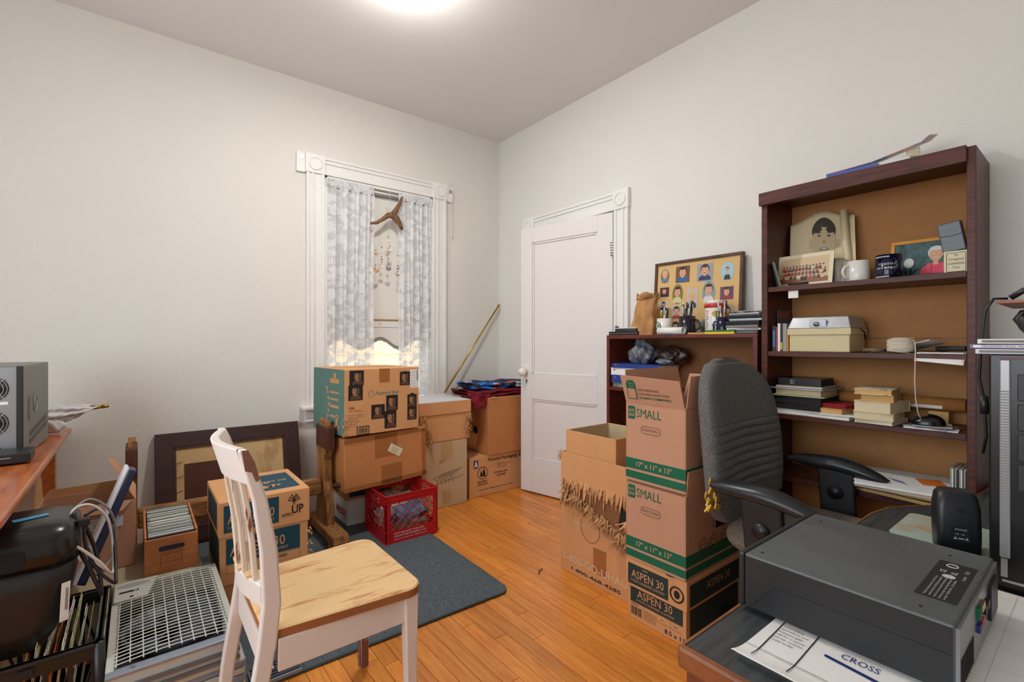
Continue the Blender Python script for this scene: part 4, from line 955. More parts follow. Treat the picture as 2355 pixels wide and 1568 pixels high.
# folders and envelopes in it
fcols = [(206, 150, 84), (196, 186, 160), (226, 220, 204), (216, 130, 54), (228, 222, 208), (186, 184, 140), (206, 204, 188), (150, 156, 120), (96, 104, 84), (176, 160, 120)]
for k in range(10):
    x = -.265+k*.0165
    c_ = fcols[k]; h_ = .285+.03*math.sin(k*1.7)
    t = thing('file_folder', '%s folder standing in the black file crate, %s from the right' % (['manila', 'grey-beige', 'cream', 'orange envelope', 'off-white', 'olive', 'pale grey', 'moss green', 'dark green', 'kraft'][k], ['tenth', 'ninth', 'eighth', 'seventh', 'sixth', 'fifth', 'fourth', 'third', 'second', 'first'][k]), 'folder', (x, 1.84, .010), 0, 'folders in the file crate', rot=(0, R(5+k*.3), 0))
    fm_ = mat('folder_%d' % k, c_, .75, var=.05, scale=5)
    MB().box(0, .002, 0, .33, 0, h_).box(.003, .005, 0, .33, 0, h_-.012).build('leaf', fm_, t)
    MB().box(0, .002, .03+.03*k % .2, .09+.03*k % .2, h_, h_+.014).build('tab', fm_, t)
# black office machine
pm = thing('office_machine', 'glossy black plastic office machine with blue tape strips and a barcode sticker', 'machine', (-.33, 2.0, .302))
mb = MB(); rings(mb, [(-.13, .125, -.14, .08, .06, .0), (-.16, .165, -.15, .09, .07, .06), (-.18, .185, -.16, .10, .07, .17), (-.185, .19, -.16, .105, .06, .235)], 8)
mb.build('bin', m_black, pm, smooth=True)
mb = MB(); rings(mb, [(-.19, .195, -.165, .11, .06, .232), (-.19, .195, -.168, .11, .06, .27), (-.185, .19, -.155, .105, .055, .315), (-.17, .175, -.13, .09, .05, .338), (-.13, .135, -.09, .06, .04, .345)], 8)
hd = mb.build('head', m_blackg, pm, smooth=True)
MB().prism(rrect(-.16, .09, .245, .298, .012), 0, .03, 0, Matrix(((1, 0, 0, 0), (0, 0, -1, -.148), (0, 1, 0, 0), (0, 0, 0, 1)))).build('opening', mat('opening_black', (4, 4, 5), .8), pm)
m_bt = mat('blue_tape', (70, 150, 190), .45)
for x0, y0, a, l in ((.055, -.062, 18, .075), (-.02, -.088, 16, .06), (-.03, -.128, 14, .06)):
    z_ = .3465 if y0 > -.08 else (.337 if y0 > -.1 else .330)
    MB().box(0, l, 0, .028, 0, .0006).build('tape_strip', m_bt, pm, M=T(x0, y0, z_) @ RZ(a) @ (RX(22) if y0 < -.08 else I4))
bs = MB().box(0, .024, -.001, 0, 0, .105).build('barcode_sticker', m_white, pm, M=T(.158, -.158, .07) @ RZ(45) @ RY(6) @ RX(-3))
mb = MB()
for k in range(18): mb.box(.012, .02, -.0014, -.001, .03+k*.0033, .0315+k*.0033)
mb.build('sticker_print', m_ink, bs)
# cables
def cable(label, pts, r, m_, extra=None, loc=None):
    t = thing('cable', label, 'cable', pts[0], 0, 'loose cables over the file crate'); o = Vector(pts[0])
    P_ = [Vector(p)-o for p in pts]; out = []
    for i in range(len(P_)-1):
        p0 = P_[max(i-1, 0)]; p1 = P_[i]; p2 = P_[i+1]; p3 = P_[min(i+2, len(P_)-1)]
        for k in range(8):
            s_ = k/8.0; out.append(.5*((2*p1)+(p2-p0)*s_+(2*p0-5*p1+4*p2-p3)*s_*s_+(3*p1-p0-3*p2+p3)*s_**3))
    out.append(P_[-1]); MB().tube([tuple(p) for p in out], r, 8).build('cord', m_, t, smooth=True)
    return t
m_cw = mat('cable_white', (206, 202, 196), .4); m_cb = mat('cable_black', (22, 22, 24), .4); m_cg = mat('cable_grey', (130, 130, 134), .4)
t = cable('white cable ending in a flat silver plug over the black machine', [(-.215, 1.87, .612), (-.185, 1.87, .592), (-.14, 1.88, .565), (-.09, 1.90, .50), (-.06, 1.93, .445), (-.062, 2.0, .50), (-.075, 2.0, .60), (-.115, 1.98, .655), (-.155, 1.97, .645), (-.16, 1.95, .58), (-.135, 1.93, .50)], .004, m_cw)
MB().bx((0, 0, 0), (.034, .016, .011), 0, T(-.006, 0, .004) @ RY(30)).build('plug_body', m_cw, t, bevel=.002); MB().bx((0, 0, 0), (.018, .012, .0055), 0, T(-.030, 0, .018) @ RY(30)).build('plug_tip', m_steel, t)
t = cable('thick black cable looping down beside the black machine', [(-.15, 1.96, .645), (-.14, 1.93, .56), (-.115, 1.91, .49), (-.09, 1.90, .42), (-.085, 1.92, .40), (-.10, 1.98, .50), (-.13, 1.99, .60)], .0055, m_cb)
cable('black cord with a square plug hooked over the machine edge', [(-.125, 1.93, .615), (-.12, 1.91, .55), (-.095, 1.90, .48), (-.055, 1.90, .425), (-.052, 1.93, .44), (-.06, 2.02, .53), (-.09, 2.03, .62), (-.125, 1.96, .63)], .0045, m_cb)
MB().bx((-.002, 0, .004), (.03, .02, .022)).build('plug_body', m_black, bpy.data.objects['cable.002'], bevel=.004)
cable('slim grey cable curling behind the white one', [(-.16, 1.99, .64), (-.12, 2.03, .66), (-.075, 2.04, .62), (-.055, 2.05, .54), (-.065, 2.03, .46), (-.10, 1.98, .43)], .0035, m_cg)
cable('thin pale cable draped lowest over the crate rim', [(-.145, 1.95, .55), (-.115, 1.95, .50), (-.08, 1.95, .455), (-.065, 1.97, .43), (-.09, 2.0, .45), (-.12, 2.0, .52)], .003, m_cw)
# window air conditioner and fan panel
ac = thing('air_conditioner', 'window air conditioner with louvred side sitting on the rug under the fan', 'air conditioner', (-.06, 1.72, .009))
m_acb = mat('ac_beige', (190, 188, 178), .5, var=.04, scale=3); m_acg = mat('ac_bluegrey', (130, 140, 152), .5)
MB().box(0, .335, .012, .58, 0, .14).build('housing', m_acb, ac, bevel=.006)
for k, (z0, z1, mm) in enumerate(((.122, .140, m_acg), (.100, .118, m_acb), (.076, .096, m_acg), (.02, .072, m_acb))): MB().box(.004, .331, .0, .012, z0, z1).build('side_strip', mm, ac, bevel=.002)
mb = MB()
for k in range(7): MB().box(.25, .325, -.003, .0, .022+k*.0068, .0255+k*.0068).build('louvre', m_ink, ac)
ib = thing('slatted_box', 'blue-grey slatted plastic panel with a small sticker lying on the rug under the chair', 'panel', (.30, 1.765, .0095), 0)
MB().box(0, .155, 0, .10, 0, .012).build('base', m_acg, ib, bevel=.002)
for k in range(6): MB().box(.004, .151, .006+k*.016, .014+k*.016, .012, .018).build('slat', mat('slat_dark', (66, 78, 92), .5), ib)
MB().box(.04, .075, .05, .085, .018, .019).build('sticker', m_white, ib)
fn_ = thing('fan_panel', 'beige electric fan lying face up with a wire-mesh grille over its blades', 'fan', (-.07, 1.715, .150))
fw_, fd_, fh_ = .325, .60, .095
mb = MB().box(0, fw_, 0, .02, 0, fh_-.012).box(0, fw_, fd_-.02, fd_, 0, fh_).box(0, .02, .02, fd_-.02, 0, fh_).box(fw_-.02, fw_, .02, fd_-.02, 0, fh_).box(.02, fw_-.02, .02, fd_-.02, 0, .006)
mb.build('frame', m_acb, fn_, bevel=.004)
MB().box(.015, fw_-.015, .015, fd_-.015, .006, .010).build('cavity', mat('fan_cavity', (30, 32, 36), .8), fn_)
# shroud ring, hub and blades
cx, cy = .175, .31
MB().lathe([(.145, .01), (.148, .05), (.142, .05), (.139, .01)], 36, 0, T(cx, cy, 0)).build('shroud', mat('shroud_grey', (74, 80, 88), .5), fn_, smooth=True)
MB().lathe([(.0, .06), (.035, .06), (.038, .012)], 20, 0, T(cx, cy, 0)).build('hub', m_black, fn_, smooth=True)
for k in range(5):
    a = k*72
    def bl_(u, v, a=a):
        r_ = .036+.10*u; th = R(a+(v-.5)*58*(1-.15*u)); return (cx+r_*math.cos(th), cy+r_*math.sin(th), .028+.022*(v-.5))
    MB().grid(bl_, 6, 6).build('blade', mat('fan_blade', (52, 60, 74), .4), fn_, smooth=True, solid=.002)
mb = MB()
def gz(x): return fh_+.004+.010*math.sin(math.pi*min(1, max(0, x/fw_)))
for k in range(27):
    y = .03+k*.0208
    xs = .016 if y < .44 else .10+(y-.44)*.10
    pts_ = [(xs+(fw_-.018-xs)*i/6, y, gz(xs+(fw_-.018-xs)*i/6)) for i in range(7)]; mb.tube(pts_, .0016, 4)
for k in range(10):
    x = .024+k*.0305
    mb.tube([(x, .022, gz(x)-.002), (x, (.44 if x < .12 else fd_-.022), gz(x)-.002)]  , .0017, 4)
gr = mb.build('grille', mat('grille_cream', (206, 204, 192), .45), fn_)
cp = MB().prism([(.004, .44), (.10, .44), (.135, .595), (.004, .595)], fh_-.002, fh_+.012).build('control_panel', m_acb, fn_, bevel=.004)
MB().ell(.06, .555, .05, .018, fh_+.0125).build('handle_recess', mat('recess_grey2', (150, 154, 154), .6), cp)
MB().box(.02, .075, .495, .505, fh_+.012, fh_+.014).build('switch_slot', m_ink, cp); MB().box(.06, .07, .493, .507, fh_+.013, fh_+.018).build('switch_knob', m_acb, cp)
MB().cyl((.055, .455, fh_+.012), (.055, .455, fh_+.013), .006).build('screw', m_ink, cp)
MB().box(0, fw_, -.006, .03, fh_-.012, fh_-.004).build('front_strip', mat('alu_strip', (150, 158, 172), .35, metal=.5), fn_, bevel=.002)
MB().box(0, fw_, -.010, .0, .02, .03).box(0, fw_, -.010, .0, .045, .055).build('extrusion', mat('alu_strip2', (120, 124, 132), .35, metal=.6), fn_, kind='stuff')
MB().cyl((.06, .012, fh_-.004), (.06, .012, fh_-.001), .006).build('screw', m_steel, fn_)
# wooden crate of cases
wc = thing('wooden_crate', 'small wooden crate with a handle slot, tightly packed with thin cases', 'crate', (.022, 2.335, .2465))
m_wc = mat('crate_wood', (196, 124, 70), .55, col2=(166, 96, 50), scale=8, stretch=(1, 5, 5))
wx, wy, wz = .175, .42, .145
MB().box(0, wx, 0, wy, 0, .008).build('bottom', m_wc, wc)
MB().box(0, .008, .010, wy-.010, .008, wz+.004).build('side', m_wc, wc, bevel=.001); MB().box(wx-.008, wx, .010, wy-.010, .008, wz+.004).build('side', m_wc, wc, bevel=.001)
MB().box(0, wx, wy-.010, wy, .008, wz-.01).build('end_panel', m_wc, wc, bevel=.001)
ep = MB().box(0, wx, 0, .010, .008, wz-.006).build('end_panel', m_wc, wc, bevel=.001)
Fm = face('-Y', wx, wy, wz)
MB().prism(rrect(.045, .130, .088, .106, .0088), 0, .0008, 0, Fm).build('handle_slot', mat('slot_navy', (34, 34, 56), .5), ep)
m_burn = mat('burnt_stamp', (150, 84, 42), .7)
for k, s_ in enumerate(('NAPA VALLEY', 'BOX', 'COMPANY')): txt(s_, ep, Fm, .0875, .066-k*.015, .010, m_burn, (.06, .03, .05)[k], align='c', z=.0006)
rr = rrect(.052, .122, .028, .084, .003); MB().tube([(a, b_, .0004) for a, b_ in rr+rr[:1]], .0008, 4, 0, Fm).build('stamp_border', m_burn, ep)
ccs = [(176, 178, 176), (150, 156, 152), (196, 198, 192), (120, 128, 126), (206, 204, 196), (90, 100, 98), (160, 170, 160), (110, 140, 110)]
cm_ = [mat('case_%d' % i, c_, .3) for i, c_ in enumerate(ccs)]; cm_.append(mat('case_navy', (24, 28, 56), .4))
first = None
for k in range(37):
    y = 2.335+.012+k*.0107
    t = thing('disc_case', 'thin case in the tightly packed row in the small wooden crate' if k else 'dark navy case at the very front of the row in the small wooden crate', 'case', (.034, y, .2555), 0, 'cases in the wooden crate')
    h_ = .136+.003*math.sin(k*2.3); x1 = .151+.002*math.sin(k*3.1)
    MB().box(0, x1, 0, .0088, 0, h_).build('case', cm_[8 if k == 0 else random.randrange(8)], t, bevel=.0008, seg=1)
    MB().box(.010, x1-.006, .002, .0068, h_, h_+.0006).build('spine_card', m_white if k % 3 else cm_[5], t)
# low box beneath the copy-paper box
lb_ = carton('flat brown carton underneath the copy-paper box with the tree logo', (.275, 2.285, .0095), (.33, .37, .14), m_card, seam=True)

# ---------------- white wooden chair ----------------
m_cp = mat('chipped_white_paint', (226, 216, 208), .5, col2=(150, 108, 92), scale=11, stretch=(2, 2, .7), thr=(.24, .30))
m_cp2 = mat('worn_slat_paint', (224, 208, 188), .55, col2=(132, 82, 54), scale=22, stretch=(3, 3, .4), thr=(.36, .44))
m_seat = mat('bare_sanded_wood', (228, 190, 136), .5, col2=(192, 126, 72), scale=4.2, stretch=(1.1, 4.5, 2), thr=(.34, .47))
m_seatd = mat('seat_edge_wood', (160, 98, 56), .55, var=.15, scale=12)
wcx = thing('wooden_chair', 'white-painted slat-back wooden chair with a bare sanded seat', 'chair', (.43, 1.475, 0))
# seat: trapezoid with rounded front corners
def seat_out(off=0):
    pts = []; x0, x1 = -.185, .235; hf, hb = .215, .185
    for cx_, cy_, a0 in ((x1-.05, -hf+.05, -90), (x1-.05, hf-.05, 0)):
        for i in range(8): pts.append((cx_+(.05-off)*math.cos(R(a0+90*i/7)), cy_+(.05-off)*math.sin(R(a0+90*i/7))))
    for cx_, cy_, a0 in ((x0+.02, hb-.02, 90), (x0+.02, -hb+.02, 180)):
        for i in range(4): pts.append((cx_+(.02-off)*math.cos(R(a0+90*i/3)), cy_+(.02-off)*math.sin(R(a0+90*i/3))))
    return pts
o = MB(); so = seat_out(); si = seat_out(.004); n = len(so)
o.add([(a, b_, .4255) for a, b_ in so]+[(a, b_, .447) for a, b_ in so]+[(a, b_, .451) for a, b_ in si],
      [tuple(range(n-1, -1, -1))]+[(i, (i+1) % n, n+(i+1) % n, n+i) for i in range(n)], 1)
o.add([(a, b_, .447) for a, b_ in so]+[(a, b_, .451) for a, b_ in si], [tuple(range(n, 2*n))]+[(i, (i+1) % n, n+(i+1) % n, n+i) for i in range(n)], 0)
o.build('seat', [m_seat, m_seatd], wcx)
for s_ in (-1, 1):
    y = s_*.185
    ft = .0 if s_ < 0 else .0095
    mb = MB(); q0, q1 = .020, .013
    mb.add([(.205-q1, y-q1, ft), (.205+q1, y-q1, ft), (.205+q1, y+q1, ft), (.205-q1, y+q1, ft), (.20-q0, y-q0, .4255), (.20+q0, y-q0, .4255), (.20+q0, y+q0, .4255), (.20-q0, y+q0, .4255)],
           [(0, 3, 2, 1), (4, 5, 6, 7), (0, 1, 5, 4), (1, 2, 6, 5), (2, 3, 7, 6), (3, 0, 4, 7)])
    lg_ = mb.build('front_leg', m_cp, wcx, bevel=.003)
    # rear post sweeping from floor to crest
    prof = [(-.235, .0095, .016), (-.215, .20, .018), (-.178, .42, .021), (-.168, .52, .021), (-.175, .65, .019), (-.195, .78, .016), (-.222, .875, .013), (-.232, .905, .010)]
    mb = MB(); vs = []; k_ = len(prof); th = .014
    yo = s_*.178
    for x, z, h_ in prof: vs += [(x-h_, yo-th, z), (x+h_, yo-th, z), (x+h_, yo+th, z), (x-h_, yo+th, z)]
    fs = [(3, 2, 1, 0), tuple(range(4*k_-4, 4*k_))]
    for i in range(k_-1):
        for j in range(4): fs.append((4*i+j, 4*i+(j+1) % 4, 4*i+4+(j+1) % 4, 4*i+4+j))
    mb.add(vs, fs).build('back_post', m_cp, wcx, bevel=.005)
    MB().box(-.155, .185, y*.98-.010, y*.98+.010, .345, .4253).build('side_apron', m_cp, wcx, bevel=.002)
MB().box(.186, .206, -.165, .165, .345, .4253).build('front_apron', m_cp, wcx, bevel=.002); MB().box(-.19, -.165, -.16, .16, .345, .4253).build('rear_apron', m_cp, wcx, bevel=.002)
def rail(z0, z1, x0, depth, t_, name, m_, lean=0.0):
    def fn(u, v):   # closed profile v around, u along Y
        y = -.165+.33*u; c_ = -depth*math.sin(math.pi*u)
        a = [(0, 0), (t_, 0), (t_, 1), (0, 1), (0, 0)][int(round(v*4))]
        z = z0+(z1-z0)*a[1]; return (x0+c_+a[0]-t_/2+lean*(z-z0), y, z)
    MB().grid(fn, 16, 4).build(name, m_, wcx, bevel=.004)
rail(.815, .905, -.207, .035, .022, 'crest_rail', m_cp, -.28)
rail(.505, .560, -.178, .030, .020, 'lower_rail', m_cp, -.05)
for k in range(5):
    y = -.118+k*.059; c_ = -.033*math.sin(math.pi*(y+.165)/.33)
    mb = MB(); w_ = .0125
    mb.add([(-.184+c_, y-w_, .545), (-.172+c_, y-w_, .545), (-.172+c_, y+w_, .545), (-.184+c_, y+w_, .545), (-.196+c_, y-w_, .69), (-.184+c_, y-w_, .69), (-.184+c_, y+w_, .69), (-.196+c_, y+w_, .69), (-.218+c_, y-w_, .83), (-.206+c_, y-w_, .83), (-.206+c_, y+w_, .83), (-.218+c_, y+w_, .83)],
           [(0, 3, 2, 1), (8, 9, 10, 11)]+[(4*i+j, 4*i+(j+1) % 4, 4*i+4+(j+1) % 4, 4*i+4+j) for i in range(2) for j in range(4)])
    mb.build('slat', m_cp2, wcx, bevel=.002)
    if k < 4: MB().bx((-.180-.033*math.sin(math.pi*(y+.0295+.165)/.33), y+.0295, .562), (.018, .030, .010)).build('spacer', m_seat, wcx, bevel=.002)

# bare patches where the chair paint is gone
m_bare = mat('bare_brown_wood', (134, 88, 70), .6, var=.2, scale=20)
rb = random.Random(15)
def ragged(M_, w0, h0, hv, par, z=.0012):
    pts_ = [(-w0, 0, z), (w0, 0, z)]
    for i in range(11):
        pts_.append((w0-2*w0*i/10, h0+rb.uniform(-hv, hv)*(1 if i % 2 else -.4), z))
    MB().poly(pts_, 0, M_).build('bare_patch', m_bare, par)
ragged(T(.2035, .185-.0142, .012) @ Matrix(((1, 0, 0, 0), (0, 0, -1, 0), (0, 1, 0, 0), (0, 0, 0, 1))), .0125, .12, .035, wcx)
ragged(T(.2035-.0142, .185, .012) @ Matrix(((0, 0, -1, 0), (-1, 0, 0, 0), (0, 1, 0, 0), (0, 0, 0, 1))), .0125, .13, .035, wcx)
MB().poly([(-.236, -.1935, .905), (-.222, -.1935, .905), (-.208, -.1935, .875), (-.196, -.1935, .83), (-.205, -.1935, .826), (-.214, -.1935, .85), (-.228, -.1935, .855)][::-1]).build('bare_patch', m_bare, wcx)
# ---------------- tall bookcase ----------------
bc = thing('bookcase', 'tall dark-stained open bookcase against the right wall', 'bookcase', (2.25, .30, 0))
bw, bd_, bh = .71, .275, 1.837
MB().box(0, bd_, -.002, .022, 0, bh-.002).build('side', m_dkwood, bc, bevel=.002); MB().box(0, bd_, bw-.026, bw, 0, bh-.0025).build('side', m_dkwood, bc, bevel=.002)
MB().box(.0, bd_, .0225, bw-.0265, bh-.022, bh-.002).build('top', m_dkwood, bc, bevel=.002)
MB().box(-.020, .0, .020, bw+.004, 1.780, bh).build('top_fascia', m_dkwood, bc, bevel=.002)
for z in (1.408, 1.118, .842, .57): MB().box(.004, bd_-.008, .0225, bw-.0265, z-.022, z).build('shelf', m_dkwood, bc, bevel=.002)
MB().box(.004, bd_-.008, .0225, bw-.0265, .06, .08).build('shelf', m_dkwood, bc)
MB().box(bd_-.008, bd_-.003, .005, bw-.005, 1.178, bh-.004).build('back_panel', m_hard, bc); MB().box(bd_-.008, bd_-.003, .005, bw-.005, .05, 1.176).build('back_panel', m_hard, bc)
# ---------------- low bookcase ----------------
lc = thing('bookcase', 'low reddish-stained bookcase beside the door, topped with mugs and photos', 'bookcase', (2.265, 1.035, 0))
lw, ld_, lh = .905, .262, 1.20
MB().box(0, ld_, 0, .022, 0, lh-.02).build('side', m_redwood, lc, bevel=.002); MB().box(0, ld_, lw-.022, lw, 0, lh-.02).build('side', m_redwood, lc, bevel=.002)
MB().box(0, ld_, 0, lw, lh-.0195, lh).build('top', m_redwood, lc, bevel=.002)
for z in (.888, .55, .10): MB().box(.002, ld_-.006, .0225, lw-.0225, z-.020, z).build('shelf', m_redwood, lc, bevel=.002)
MB().box(ld_-.006, ld_-.001, .003, lw-.003, .05, lh-.021).build('back_panel', mat('back_panel_brown', (140, 90, 50), .7, var=.15, scale=10), lc)
XF = 2.265
# ---------------- things on the low bookcase ----------------
ZL = 1.2005
def mug(label, loc, r, h, m_, rz, extra=None, group=None, name='mug'):
    t = thing(name, label, 'mug', loc, rz, group)
    MB().lathe([(r*.94, 0), (r, .004), (r, h), (r-.004, h), (r-.005, .006), (0, .006)], 28).build('body', m_, t, smooth=True)
    pts = [(r-.003+.026*math.sin(R(a)), 0, h*.5+h*.30*math.cos(R(a))) for a in range(0, 181, 15)]
    MB().tube(pts, .0055, 8).build('handle', m_, t, smooth=True)
    return t
def wrap_txt(s, parent, r, z, h, m_, a0, name='lettering'):
    """letters set round a mug wall"""
    step = h*.82/r
    for i, ch in enumerate(s):
        if ch == ' ': continue
        a = a0+i*step
        M_ = RZ(math.degrees(a)) @ T(r+.0006, 0, z) @ Matrix(((0, 0, 1, 0), (1, 0, 0, 0), (0, 1, 0, 0), (0, 0, 0, 1)))
        txt(ch, parent, M_, 0, 0, h, m_, name=name, align='c')
m_mw = mat('mug_white', (226, 222, 214), .2); m_mn = mat('mug_navy', (16, 18, 48), .15); m_mk = mat('mug_black', (22, 20, 30), .2)
mg = mug('white mug with a round green emblem holding pens on the low bookcase', (2.36, 1.595, ZL), .042, .092, m_mw, 60)
# direction towards the room is -X (180 deg in world)
Mg = RZ(180-60-20) @ T(.0424, 0, .05) @ Matrix(((0, 0, 1, 0), (1, 0, 0, 0), (0, 1, 0, 0), (0, 0, 0, 1)))
mb = MB(); mb.ell(0, 0, .022, .022, .0006, 0, Mg, 24); mb.ell(0, 0, .017, .017, .0010, 1, Mg, 24); mb.rect(-.010, -.012, -.004, .012, .0014, 0, Mg); mb.rect(.004, -.012, .010, .012, .0014, 0, Mg); mb.rect(-.012, -.002, .012, .003, .0014, 0, Mg)
mb.build('emblem', [m_green, m_mw], mg)
pen_m = [mat('pen_%d' % i, c_, .35) for i, c_ in enumerate([(20, 22, 26), (30, 60, 130), (20, 90, 80), (200, 160, 60), (160, 40, 40), (214, 210, 200), (60, 62, 70), (206, 120, 50), (30, 40, 44), (220, 200, 60)])]
pnames = ['black', 'blue', 'teal', 'yellow', 'red', 'white', 'grey', 'orange', 'charcoal', 'lemon']
def pens(loc, n, r, z0, ln, where, seed, picks, group):
    rd = random.Random(seed)
    for k in range(n):
        c_ = picks[k % len(picks)]; a = 2*math.pi*k/n+rd.uniform(-.2, .2); q = r*rd.uniform(.35, .8); l = ln*rd.uniform(.85, 1.12)
        lean = rd.uniform(.10, .24)
        t = thing('pen', '%s pen standing in %s, %s of its cluster' % (pnames[c_], where, ['first', 'second', 'third', 'fourth', 'fifth', 'sixth', 'seventh', 'eighth', 'ninth'][k]), 'pen', (loc[0]+q*.55*math.cos(a), loc[1]+q*.55*math.sin(a), loc[2]+z0), 0, group)
        tip = Vector((lean*l*math.cos(a)*.5, lean*l*math.sin(a)*.5, l)); sh = tip*.72
        MB().cyl((0, 0, 0), tuple(sh), .0042, n=8).build('barrel', pen_m[c_], t, smooth=True)
        MB().tube([tuple(sh), tuple(tip*.97), tuple(tip)], [.0046, .0046, .003], 8).build('cap', pen_m[(c_ if k % 2 else 5) if c_ != 9 else 2], t, smooth=True)
pens((2.36, 1.595, ZL), 7, .034, .008, .135, 'the white emblem mug', 4, [8, 9, 6, 3, 5, 0, 2], 'pens in the mugs')
mk = mug('dark navy mug crammed with pens at the front of the low bookcase', (2.335, 1.437, ZL), .042, .098, m_mk, -75)
for k in range(5): MB().box(.0, .012+.004*(k % 2), -.0002, .0002, 0, .0012).build('print_line', m_grey, mk, M=RZ(258) @ T(.0425, 0, .055-k*.006) @ RZ(90))
pens((2.335, 1.437, ZL), 9, .034, .008, .155, 'the dark navy mug', 5, [0, 8, 1, 2, 0, 6, 0, 8, 5], 'pens in the mugs')
# paper bag
m_bag = mat('brown_paper', (190, 142, 90), .85, col2=(156, 108, 62), scale=9, stretch=(1.5, 1.5, .6), bump=.9, bscale=22)
pb_ = thing('paper_bag', 'crumpled brown paper bag standing upright by the photo board', 'bag', (2.36, 1.735, ZL), 15)
def bagf(u, v):
    a = 2*math.pi*u; ca, sa = math.cos(a), math.sin(a)
    f = max(abs(ca), abs(sa)); f = 1/f**.75
    w_ = .082-.022*v+.004*math.sin(v*9+a*3); d_ = .052-.030*v**2
    jag = .0022*math.sin(a*3+v*5)+.0015*math.sin(a*8-v*9)+.002*math.sin(v*17)*math.sin(a*2)
    return (d_*ca*f+jag+.012*v, w_*sa*f*.92+jag-.018*v, .222*v)
MB().grid(bagf, 48, 22, closeu=True).build('body', m_bag, pb_, smooth=True)
def bagt(u, v):
    a = 2*math.pi*u; ca, sa = math.cos(a), math.sin(a)
    k_ = 1+.35*math.sin(v*3); z = .212+.042*v+.008*math.sin(a*4+2*v)
    return (.012+.030*ca*k_+.004*math.sin(a*7+v*5), -.018+(.068-.006*v)*sa*(1+.05*math.sin(a*6+v*9)), z-.018*(v > .8)*1)
MB().grid(bagt, 44, 8, closeu=True).build('rolled_top', m_bag, pb_, smooth=True, solid=.002)
MB().ell(.012, -.018, .03, .06, .238).build('crumpled_mouth', m_bag, pb_)
# dark slim boxes at the far end
for k, (lb, dx, dy, dz, x, y, z, rz, mm) in enumerate((('black slim case lying lowest at the door end of the low bookcase', .16, .20, .022, 2.36, 1.835, ZL, 4, m_black), ('dark grey flat case lying on the black one near the paper bag', .12, .17, .016, 2.36, 1.82, ZL+.0225, -6, mat('case_dark', (46, 44, 46), .4)), ('white papers laid across the dark flat cases by the door', .13, .20, .004, 2.355, 1.845, ZL+.039, 3, m_white))):
    t = thing('flat_case' if k < 2 else 'paper_stack', lb, 'case' if k < 2 else 'paper', (x, y, z), rz)
    MB().box(-dx/2, dx/2, -dy/2, dy/2, 0, dz).build('body', mm, t, bevel=.001)
    MB().box(-dx/2-.0006, -dx/2, -dy/2, dy/2, dz*.45, dz*.55).build('seam', m_grey if k < 2 else m_cream, t)
t = thing('binder_clip', 'tiny black binder clip on the white papers by the door', 'clip', (2.31, 1.90, ZL+.0432), 20)
MB().prism([(0, 0), (.016, 0), (.008, .012)], 0, .022, 0, RX(90) @ T(0, 0, -.011)).build('clip_body', m_black, t); MB().tube([(.003, 0, .010), (-.01, .004, .016), (-.01, -.004, .016), (.003, 0, .010)], .0009, 5).build('handle', m_steel, t)
# photo board
fbd = thing('framed_photo', 'wood-framed board of childhood photos leaning on the wall above the low bookcase', 'picture frame', (2.478, 1.483, ZL), 0, rot=(0, R(4.0), 0))
fW, fH = .54, .437; m_ow = mat('walnut_frame', (92, 56, 34), .45, col2=(62, 36, 24), scale=10, stretch=(4, 1, 4))
for a in ((-fW/2, fW/2, 0, .016), (-fW/2, fW/2, fH-.016, fH)): MB().box(-.012, .012, a[0], a[1], a[2], a[3]).build('frame_rail', m_ow, fbd, bevel=.002)
for a in ((-fW/2, -fW/2+.016), (fW/2-.016, fW/2)): MB().box(-.012, .012, a[0], a[1], .0162, fH-.0162).build('frame_stile', m_ow, fbd, bevel=.002)
MB().box(-.002, .006, -fW/2+.014, fW/2-.014, .014, fH-.014).build('mat_board', mat('tan_mat', (214, 178, 120), .8, var=.05, scale=3), fbd)
Fp = Matrix(((0, 0, -1, -.003), (-1, 0, 0, fW/2), (0, 1, 0, 0), (0, 0, 0, 1)))
rdp = random.Random(3)
pcs = lambda n, c_: mat('pic_'+n, c_, .5)
p_sk = pcs('skin', (214, 160, 126)); p_h1 = pcs('brown_hair', (52, 34, 26)); p_h2 = pcs('blond', (206, 178, 130)); p_b = [pcs('bg%d' % i, c_) for i, c_ in enumerate([(120, 104, 84), (112, 74, 52), (150, 150, 156), (160, 190, 200), (88, 30, 34), (130, 122, 60), (190, 182, 168), (126, 150, 156), (96, 60, 90), (206, 202, 196), (180, 178, 170), (176, 170, 160), (90, 66, 96), (150, 120, 70)])]
p_c = [pcs('cl%d' % i, c_) for i, c_ in enumerate([(96, 120, 150), (40, 96, 150), (40, 52, 100), (40, 44, 52), (20, 40, 50), (206, 200, 150), (24, 36, 70), (210, 206, 204), (150, 40, 60), (30, 30, 34), (180, 60, 50), (60, 60, 80), (160, 140, 150), (120, 80, 60)])]
phs = [(.125, .19, .11, .19, 1, 0), (.343, .19, .165, .22, 0, 1), (.60, .20, .175, .23, 0, 2), (.84, .22, .14, .235, 1, 3), (.125, .41, .115, .13, 0, 4), (.29, .45, .13, .27, 1, 5), (.466, .53, .125, .27, 0, 6), (.648, .46, .14, .29, 1, 7), (.84, .49, .135, .16, 0, 8), (.12, .60, .115, .13, 0, 9), (.285, .70, .115, .19, 0, 10), (.845, .74, .15, .19, 0, 11), (.28, .90, .13, .16, 1, 12), (.49, .87, .13, .18, 1, 13)]
pn = ['oval photo of a child in a bonnet', 'photo of a smiling boy in a blue shirt', 'photo of a child in a dark top outdoors', 'round photo of a figure on snow']
